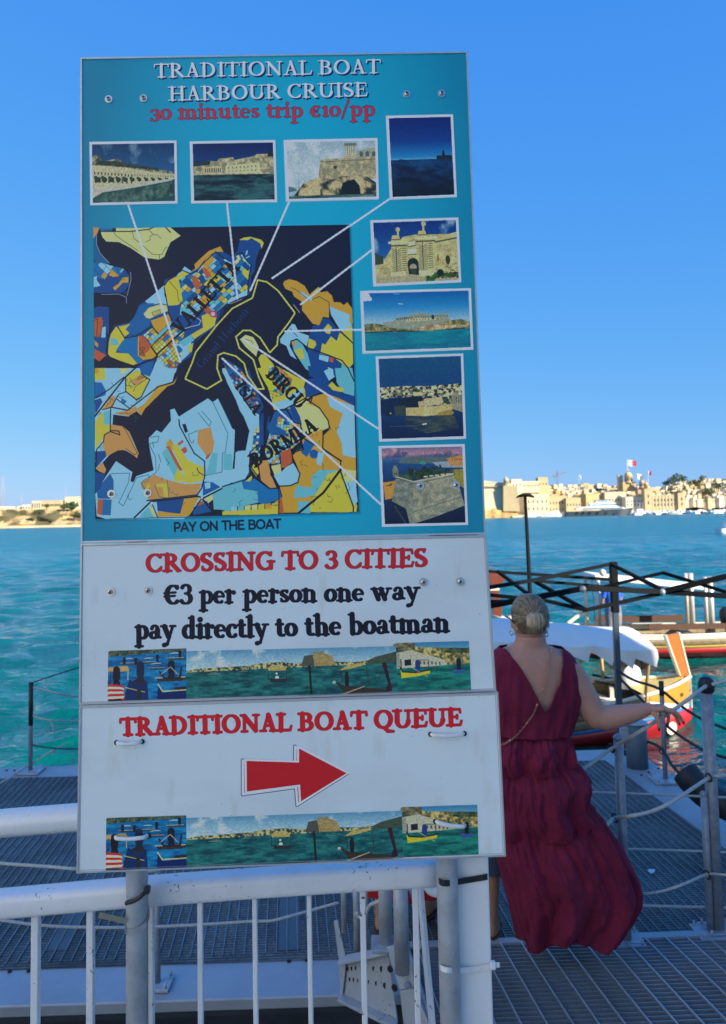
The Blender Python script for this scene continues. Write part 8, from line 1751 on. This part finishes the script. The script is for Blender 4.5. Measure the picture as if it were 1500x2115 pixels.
for i in range(760):
    ph0 = math.radians(rs.uniform(-178, 178)) * (1 if rs.random() < .5 else .75); lim = 2.10 if abs(ph0) < .9 else 2.10 - (abs(ph0) - .9) * 1.15
    lim = max(.62, lim); th0 = lim * rs.uniform(.93, 1.0); 
    if rs.random() < .35: th0 = lim * rs.uniform(.3, .95)
    th1, ph1 = 1.36 + rs.uniform(-.08, .16), rs.uniform(-.16, .12); pts = []
    a0 = on_head(th0, ph0) - hc2; a1 = on_head(th1, ph1) - hc2
    for k in range(9):
        u = k / 8; d = (a0.normalized() * (1 - u) + a1.normalized() * u).normalized()
        if d.length < .1: continue
        th = math.acos(max(-1, min(1, d.z * .93))); ph = math.atan2(d.x, -d.y); pts.append(on_head(th, ph, 1.015 + .012 * rs.random()))
    if len(pts) > 3: MBs[rs.choice([0, 0, 0, 1, 2, 2, 2])].tube(pts, [rs.uniform(.38, .8) * PX * (.9 if k else .5) for k in range(len(pts))], 4, cap=False)
for i in range(150):     # the bun: loops folding down and under
    a = rs.uniform(-1, 1); w_ = 19.0 * a; k_ = math.sqrt(1 - a * a * .85); c = bun + Vector((1 * PX, 0, 4 * PX)); o_ = rs.uniform(.88, 1.04)
    pts = [c + Vector((w_ * .35 * PX, 4 * PX, 8 * PX)), c + Vector((w_ * .8 * PX, -7 * k_ * o_ * PX, 7 * k_ * PX)), c + Vector((w_ * o_ * PX, -14 * k_ * o_ * PX, -6 * PX)), c + Vector((w_ * .95 * o_ * PX, -13 * k_ * o_ * PX, -17 * PX)), c + Vector((w_ * .7 * PX, -5 * k_ * PX, -26 * k_ * PX)), c + Vector((w_ * .4 * PX, 3 * PX, -24 * PX))]
    MBs[rs.choice([0, 1, 1, 1, 1])].tube(spline(pts, 3), rs.uniform(.8, 1.5) * PX, 4, cap=False)
for i in range(40):      # wisps at the nape and ears
    ph0 = rs.choice([rs.uniform(-1.5, -.9), rs.uniform(.9, 1.5), rs.uniform(-.8, .8)]); a = on_head(1.95, ph0, 1.0); b = a + Vector((rs.uniform(-6, 6) * PX, rs.uniform(-3, 4) * PX, -rs.uniform(6, 16) * PX)); MBs[rs.choice([0, 1])].tube([a, a.lerp(b, .5) + Vector((rs.uniform(-2, 2) * PX, 0, 0)), b], .45 * PX, 3, cap=False)
t = MB(); t.ball(bun + Vector((0, 2 * PX, -8 * PX)), 16 * PX, 14, (1.05, 1.0, 1.3)); t.build('bun', M_HAIR, hair)
for mb_, m_ in zip(MBs, (M_HAIR, M_HAIR2, M_HAIR3)): tag(mb_.build('hair_strands', m_, hair), kind='stuff')
t = MB(); t.torus(bun + Vector((0, 2 * PX, 6 * PX)), 7 * PX, 1.8 * PX, (0, 1, .4)); t.build('hair_tie', M_RUB, hair)
for x, y in ((1056.5, 1308), (1130, 1311)):
    t = MB(); t.torus(wp(x, y, 4), 4.2 * PX, 1.1 * PX, (.8, .5, 0)); t.build('hoop_earring', mat('pale_gold', (.75, .62, .38), .25, 1.0), wroot)
t = MB(); t.tube([wp(1061, 1286, -10), wp(1054, 1278, 4), wp(1051, 1277, 14), wp(1050, 1278, 40)], 1.5 * PX, 6); t.build('glasses_arm', M_BLACK, wroot)

# --- dress
BOD = [(1338, 1098, 66, 36, 5), (1346, 1099, 76, 42, 6), (1358, 1100, 87, 48, 8), (1372, 1100, 95, 54, 9), (1395, 1100, 103, 60, 11), (1420, 1100, 107, 62, 12), (1445, 1099, 105, 63, 13), (1470, 1098, 98, 62, 14), (1495, 1097, 90, 60, 14), (1514, 1097, 86, 59, 14)]
def interp(tab, y, ks=(1, 2, 3, 4)):
    ys = [q[0] for q in tab]; return [float(np.interp(y, ys, [q[k] for q in tab])) for k in ks]
VL, VR = [(1335, 1038), (1350, 1049), (1370, 1064), (1390, 1076), (1410, 1087), (1435, 1100), (1463, 1115)], [(1335, 1160), (1350, 1158), (1380, 1152), (1405, 1144), (1430, 1133), (1463, 1115.5)]
def bod_pt(px_side, y, back, push=0.0):
    """a point of the bodice surface at picture x and height y, on the back (towards us) or the front"""
    cx, rx, ry, d = interp(BOD, y); q = max(-1.0, min(1.0, (px_side - cx) / rx)); s_ = (1 - abs(q) ** 2.5) ** (1 / 2.5)
    return wp(cx + (rx + push) * q, y, d + (-(ry + push) * s_ if back else (ry + push) * s_))
def wr(th, y, side):      # folds running from the shoulder to the waist
    f = 0.0
    for n_, a_, k_, p_ in ((15, 1.5, .050, .3), (23, 1.1, -.03, 1.9), (38, .7, .02, .7)): f += a_ * math.sin(n_ * th + k_ * y * (1 if side > 0 else -1) + p_)
    return f * min(1, (y - 1330) / 60)
def tube_ring(y, th0, th1, n, tab=BOD, side=1, extra=0):
    cx, rx, ry, d = interp(tab, y); out = []
    for k in range(n + 1):
        th = th0 + (th1 - th0) * k / n; c_, s_ = math.cos(th), math.sin(th); w_ = wr(th, y, side) + extra
        x_ = abs(c_) ** .8 * math.copysign(1, c_); z_ = abs(s_) ** .8 * math.copysign(1, s_); out.append(wp(cx + (rx + w_) * x_, y, d + (ry + w_) * z_))
    return out
def th_for(px_, y):    # angle on the back half whose picture x is px_
    cx, rx, ry, d = interp(BOD, y); q = max(-.999, min(.999, (px_ - cx) / rx)); return -math.acos(abs(q) ** 1.25 * math.copysign(1, q))
t = MB()
rowsR, rowsL = [], []
for i in range(36):
    y = 1337 + (1463 - 1337) * i / 35; xr = float(np.interp(y, [q[0] for q in VR], [q[1] for q in VR])); xl = float(np.interp(y, [q[0] for q in VL], [q[1] for q in VL]))
    tR, tL = th_for(xr, y), th_for(xl, y); fr_ = .95 + .62 * i / 35
    rowsR.append(tube_ring(y, tR, min(fr_, math.pi / 2), 70, side=1)); rowsL.append(tube_ring(y, tL, -math.pi * 2 + math.pi - min(fr_, math.pi / 2), 70, side=-1))
t.loft(rowsR, cap=False, closed=False); t.loft(rowsL, cap=False, closed=False)
t.loft([tube_ring(1463 + 51 * i / 14, -math.pi / 2 - .0, math.pi * 1.5, 200, side=1) for i in range(15)], cap=False, closed=False)
t.tube([r[0] for r in rowsR], 1.6 * PX, 6); t.tube([r[0] for r in rowsL], 1.6 * PX, 6)
dress_b = t.build('dress_bodice', M_BURG, wroot)
SKL = [(1510, 1013), (1530, 1009), (1560, 1004), (1590, 1001), (1640, 1001), (1690, 1006), (1740, 1008), (1770, 1010), (1800, 1021), (1830, 1032), (1870, 1046), (1910, 1060), (1945, 1072), (1958, 1077)]
SKR = [(1510, 1182), (1530, 1184), (1560, 1190), (1590, 1197), (1612, 1212), (1640, 1225), (1662, 1222), (1688, 1224), (1705, 1243), (1720, 1256), (1770, 1281), (1800, 1299), (1850, 1323), (1872, 1328), (1895, 1322), (1915, 1308), (1935, 1290), (1948, 1277), (1958, 1264)]
SKD = [(1510, 57), (1560, 66), (1612, 76), (1640, 84), (1690, 82), (1745, 90), (1850, 98), (1910, 92), (1958, 78)]
def skirt():
    n, m_ = 460, 150; t = MB(); rows = []; r = random.Random(11); ph = [r.uniform(0, 6.28) for _ in range(30)]
    for i in range(m_ + 1):
        y0 = 1510 + (1957 - 1510) * i / m_; L_, R_, D_ = (float(np.interp(y0, [q[0] for q in tb], [q[1] for q in tb])) for tb in (SKL, SKR, SKD)); cx, rx = (L_ + R_) / 2, (R_ - L_) / 2; row = []
        for k in range(n):
            th = 2 * math.pi * k / n; c_, s_ = math.cos(th), math.sin(th); xn = c_
            slant = 46 * max(0, xn) ** 1.3 * min(1, (y0 - 1560) / 100 if y0 > 1560 else 0) - 6 * max(0, -xn); ye = y0 + slant
            if ye < 1612: t0, t1, amp = 1510, 1612, .75
            elif ye < 1748: t0, t1, amp = 1612, 1748, 1.0
            else: t0, t1, amp = 1748, 1995, 1.35
            u = max(0.0, (ye - t0) / (t1 - t0)); tri = t0 * .01
            g = lambda nn, p_, dr: (1 - 2 * abs(math.sin((nn * th + p_ + dr * u + .8 * math.sin(3 * th + p_)) / 2))) 
            f = 0.0; amp *= 1.45
            f += 2.0 * g(50, ph[0] + tri, 1.2) * math.exp(-u * 4.5) * min(1, u * 14 + .1)
            f += 1.7 * (.6 + .6 * math.sin(4 * th + tri * 9)) * g(37, ph[1] + tri * 2, 2.0) * math.exp(-u * 1.7) * min(1, u * 6)
            f += 1.7 * amp * g(19, ph[2] + tri * 3, -1.6) * min(1, u * 2.2) * (.75 + .35 * math.sin(5 * th + tri))
            f += 5.0 * amp * math.sin(8 * th + ph[3] + tri + 1.5 * u) * min(1, u * 1.3)
            f += 3.0 * amp * math.sin(13 * th + ph[4] - tri + 2.6 * u) * u
            f += 1.6 * mnoise.noise(Vector((th * 26, ye * .035, 3.3))) + 1.1 * mnoise.noise(Vector((th * 55, ye * .05, 8.3))) + (5.0 + 5.0 * (t0 > 1700)) * mnoise.noise(Vector((c_ * 2.6 + ye * .004, s_ * 2.6, ye * .011))) + 5.5 * mnoise.noise(Vector((c_ * 6 + ye * .012, s_ * 6, ye * .02 + 7))) + 2.0 * mnoise.noise(Vector((c_ * 14, s_ * 14, ye * .05)))
            puff = 9.0 * math.sin(math.pi * min(1, u * 1.15)) ** .8 if t0 < 1748 else 4.0 * math.sin(math.pi * min(1, u * 1.6) / 2)
            pinch = -8.0 * math.exp(-(u * 8) ** 2) - 5.0 * math.exp(-((1 - u) * 11) ** 2) * (t0 < 1748)
            f = (f + puff * .8 + pinch) - 3
            x_ = abs(c_) ** .86 * math.copysign(1, c_); z_ = abs(s_) ** .86 * math.copysign(1, s_)
            edge = 1 - .55 * abs(c_) ** 8
            yy = y0 + (5 * math.sin(5 * th + 1) + 3 * math.sin(11 * th) + 34 * abs(c_) ** 2.2) * (i / m_) ** 5
            kk = 1 + (14 - D_) * PX / WY * min(1, (y0 - 1510) / 60); yy = 1060 + (yy - 1060) * kk; xx_ = cx + (rx - 4) * x_ + f * c_ * edge; xx_ += (yy - y0) * .02
            row.append(wp(xx_, yy, 14 + (D_ - 4) * z_ + f * s_ * 1.3))
        rows.append(row)
    t.loft(rows, cap=False, closed=True); t.tube(rows[-1][::4], 1.3 * PX, 5, closed=True)
    return t.build('dress_skirt', M_BURG, wroot)
skirt()
# ties and chain
t = MB(); P_ = [(1134, 1331), (1130, 1345), (1124, 1365), (1119, 1385), (1113, 1405), (1106, 1425), (1100, 1440), (1090, 1462), (1078, 1480), (1060, 1505), (1045, 1519), (1034, 1527), (1012, 1546)]
chain_pts = [bod_pt(x, max(1340, min(1512, y)), True, 3.5 if y > 1440 else -1.0) + Vector((0, 0, at_y(x, y, WY).z - at_y(x, max(1340, min(1512, y)), WY).z)) for x, y in P_]
sp = spline(chain_pts, 6); ch = empty('chain_strap_bag', chain_pts[-1], 'thin rose gold chain bag strap running diagonally across the bare back', 'bag'); M_GOLD = mat('rose_gold', (.80, .48, .34), .3, 1.0)
for k in range(0, len(sp) - 1): t.torus(sp[k], 1.7 * PX, .55 * PX, (1, .2, .3) if k % 2 else (.1, 1, .2), 8, 4)
t.build('chain', M_GOLD, ch)
for k in range(4, len(sp), 11): t = MB(); t.ball(sp[k], 2.4 * PX, 8); t.build('bead', M_GOLD, ch)
t = MB(); t.box(wp(985, 1590, 10), (.05, .16, .13)); t.build('bag_body', mat('tan_leather', (.30, .16, .08), .5), ch, bevel=.01)
t = MB()
for x0, y0, x1, y1 in ((1118, 1560, 1117, 1637), (1131, 1600, 1141, 1680)):
    a, b = wp(x0, y0, -68 + 0), wp(x1, y1, -84); t.tube([a, a.lerp(b, .5) + Vector((0, -.006, 0)), b], .9 * PX, 5); t.ball(b, 2.2 * PX, 8)
t.build('waist_tie', M_BURG, wroot)

# ------------------------------------------------------------------ the other people: one continuous body each, clothes as children
def human(loc, rz, H, label, skin, top, bottom, kind, hairm, pose=None, shoes=None, blob=.014):
    """a standing figure facing +y turned by rz; sizes as shares of the height H"""
    root = empty('person', loc, label, 'person', None, rz); fr = frame(root); S = H / 1.70; q = lambda x, y, z: fr(x * S, y * S, z * S); b = MB()
    arms = (pose or {}).get('arms', {}); fwd = (pose or {}).get('step', 0)
    def er(x, y, z, a, c, n=18): return [q(x + a * math.cos(2 * math.pi * k / n), y + c * math.sin(2 * math.pi * k / n), z) for k in range(n)]
    b.loft([er(0, 0, z, a, c) for z, a, c in ((.80, .15, .10), (.90, .17, .115), (1.0, .15, .10), (1.10, .145, .10), (1.22, .17, .115), (1.34, .18, .11), (1.40, .15, .09), (1.44, .07, .06), (1.52, .055, .058))])
    b.loft([er(0, y, z, a, c) for y, z, a, c in ((.04, 1.475, .02, .03), (.025, 1.49, .045, .06), (.015, 1.52, .062, .08), (.01, 1.57, .072, .092), (.0, 1.62, .074, .096), (0, 1.66, .062, .08), (0, 1.69, .03, .04), (0, 1.70, .005, .005))])
    b.ball(q(0, .105, 1.555), .016 * S, 8, (.8, 1, 1.3)); b.ball(q(0, .085, 1.50), .025 * S, 8, (1, .6, .7))
    for sx in (-1, 1):
        b.ball(q(sx * .076, 0, 1.56), .02 * S, 8, (.4, .8, 1.3))
        A_ = arms.get(sx) or [(.18, 0, 1.37), (.215, -.01, 1.22), (.235, -.02, 1.09), (.235, .03, .96), (.23, .06, .85)]
        P_ = [q(sx * x, y, z) for x, y, z in A_]; limb(b, P_, [r * S for r in (.052, .045, .038, .034, .024)], 12)
        w_ = P_[-1]; d = (P_[-1] - P_[-2]).normalized(); side = Vector((d.y, -d.x, 0)); side = side.normalized() if side.length > .1 else Vector((0, 1, 0))
        b.tube([w_, w_ + d * .05 * S, w_ + d * .09 * S], [.024 * S, .036 * S, .03 * S], 8)
        for k in range(4): s_ = side * (k - 1.5) * .016 * S; limb(b, [w_ + d * .08 * S + s_, w_ + d * (.125 + .01 * (k in (1, 2))) * S + s_ * 1.1, w_ + d * (.16 + .012 * (k in (1, 2))) * S + s_ + Vector((0, 0, -.012 * S))], [.0105 * S, .0095 * S, .008 * S], 6)
        limb(b, [w_ + d * .03 * S + side * -.02 * S, w_ + d * .07 * S + side * -.045 * S, w_ + d * .10 * S + side * -.05 * S], [.012 * S, .011 * S, .009 * S], 6)
        st_ = sx * fwd; limb(b, [q(sx * .085, 0, .86), q(sx * .09, st_ * .5 + .01, .48), q(sx * .092, st_ * .7 - .01, .34), q(sx * .09, st_ - .02, .09)], [.085 * S, .055 * S, .052 * S, .034 * S], 14)
        b.loft([er(sx * .09, st_ + y, z, a, c, 12) for y, z, a, c in ((-.02, .10, .034, .038), (.01, .06, .038, .07), (.04, .03, .045, .115), (.045, .012, .045, .12), (.045, .004, .042, .115))])
    body = fuse('body', b, blob, 3, skin, root)
    for sx in (-1, 1): t = MB(); t.ball(q(sx * .028, .088, 1.585), .011 * S, 8); t.build('eye', mat('eye_white', (.75, .73, .70), .2), body)
    t = MB(); t.loft([er(0, -.012, z, a, c) for z, a, c in ((1.50, .055, .05), (1.55, .078, .085), (1.60, .083, .10), (1.65, .074, .092), (1.69, .045, .055), (1.708, .006, .006))]); hm = fuse('hair', t, .012, 2, hairm, root)
    t = MB(); t.loft([er(0, 0, z, a, c, 30) for z, a, c in ((.90, .195, .14), (1.0, .175, .125), (1.10, .17, .122), (1.22, .192, .135), (1.33, .20, .128), (1.39, .172, .105), (1.425, .10, .078))], cap=False)
    for sx in (-1, 1):
        A_ = arms.get(sx) or [(.18, 0, 1.37), (.215, -.01, 1.22)]; P_ = [q(sx * x, y, z) for x, y, z in A_[:2]]; t.tube([P_[0] + Vector((0, 0, .02 * S)), P_[0].lerp(P_[1], .5), P_[0].lerp(P_[1], 1.02)], [.062 * S, .06 * S, .064 * S], 14, cap=False)
    t.build('shirt', top, root)
    t = MB()
    if kind == 'skirt': t.loft([[q(x, y, z) for x, y, z in ((a * (1 + .05 * math.sin(9 * th)) * math.cos(th), c * (1 + .06 * math.sin(9 * th + 1)) * math.sin(th), z) for th in [2 * math.pi * k / 60 for k in range(60)])] for z, a, c in ((1.02, .165, .12), (.9, .195, .14), (.6, .24, .2), (.30, .27, .24), (.20, .275, .245))], cap=False)
    else:
        t.loft([er(0, 0, z, a, c, 24) for z, a, c in ((1.02, .172, .125), (.9, .195, .14), (.80, .19, .14))], cap=False); zb = {'shorts': .52, 'capri': .30, 'trousers': .1}[kind]
        for sx in (-1, 1): st_ = sx * fwd; t.tube([q(sx * .088, 0, .86), q(sx * .095, st_ * .35, .66), q(sx * .095, st_ * .5 + .01, max(zb, .5)), q(sx * .095, st_ * .75, zb)], [.11 * S, .095 * S, .082 * S, (.075 if kind != 'shorts' else .085) * S], 18, cap=False)
    t.build({'skirt': 'skirt', 'shorts': 'shorts', 'capri': 'capri_trousers', 'trousers': 'trousers'}[kind], bottom, root)
    for sx in (-1, 1):
        st_ = sx * fwd; t = MB(); t.loft([er(sx * .09, st_ + .045, z, a, c, 16) for z, a, c in ((-.012, .044, .13), (.006, .047, .133))]); t.tube([q(sx * .09 - .045, st_ + .06, .01), q(sx * .09 - .03, st_ + .065, .06), q(sx * .09 + .03, st_ + .065, .06), q(sx * .09 + .045, st_ + .06, .01)], .008 * S, 6); t.build('sandal', shoes or M_WOODD, root)
    return root
SK2 = skin_mat('tanned_skin', (.42, .22, .14), (.34, .16, .10))
M_BLUES = cloth_mat('blue_shirt_cloth', (.03, .12, .52), (.02, .08, .40)); M_GREYC = cloth_mat('grey_shorts_cloth', (.20, .21, .23), (.12, .13, .14)); M_REDC = cloth_mat('bright_red_cloth', (.36, .012, .015), (.22, .008, .01)); M_PATT = cloth_mat('dark_patterned_cloth', (.05, .09, .15), (.008, .012, .03), 60); M_PALE = cloth_mat('pale_blouse_cloth', (.55, .53, .50), (.42, .40, .38)); M_DKB = cloth_mat('navy_top_cloth', (.02, .03, .08), (.01, .015, .04))
mp_ = at_y(1272, 1300, 18.2); human(Vector((mp_.x - .04, 18.2, WATER_Z + .12)), math.radians(15), 1.78, 'boatman in a blue shirt and grey shorts standing in the farther boat', SK2, M_BLUES, M_GREYC, 'shorts', M_HAIR3, {'arms': {1: [(.18, 0, 1.37), (.22, .02, 1.22), (.235, .06, 1.10), (.18, .18, 1.05), (.10, .26, 1.04)], -1: [(.18, 0, 1.37), (.22, .02, 1.22), (.24, .05, 1.10), (.19, .17, 1.03), (.12, .25, 1.0)]}}, blob=.016)
fp_ = at_z(838, 1905); human(fp_ + Vector((0, 0, .014)), math.radians(-20), 1.62, 'person in a bright red skirt standing on the pontoon behind the boards', SK2, M_REDC, M_REDC, 'skirt', M_HAIR3, {'step': .10})
fp_ = at_z(985, 1934); human(fp_ + Vector((0, .06, .014)), math.radians(-8), 1.56, 'person in dark patterned calf length trousers and sandals, behind the boards', SK2, M_DKB, M_PATT, 'capri', M_HAIR, {'step': -.05}, shoes=mat('brown_sandal', (.14, .07, .04), .6))
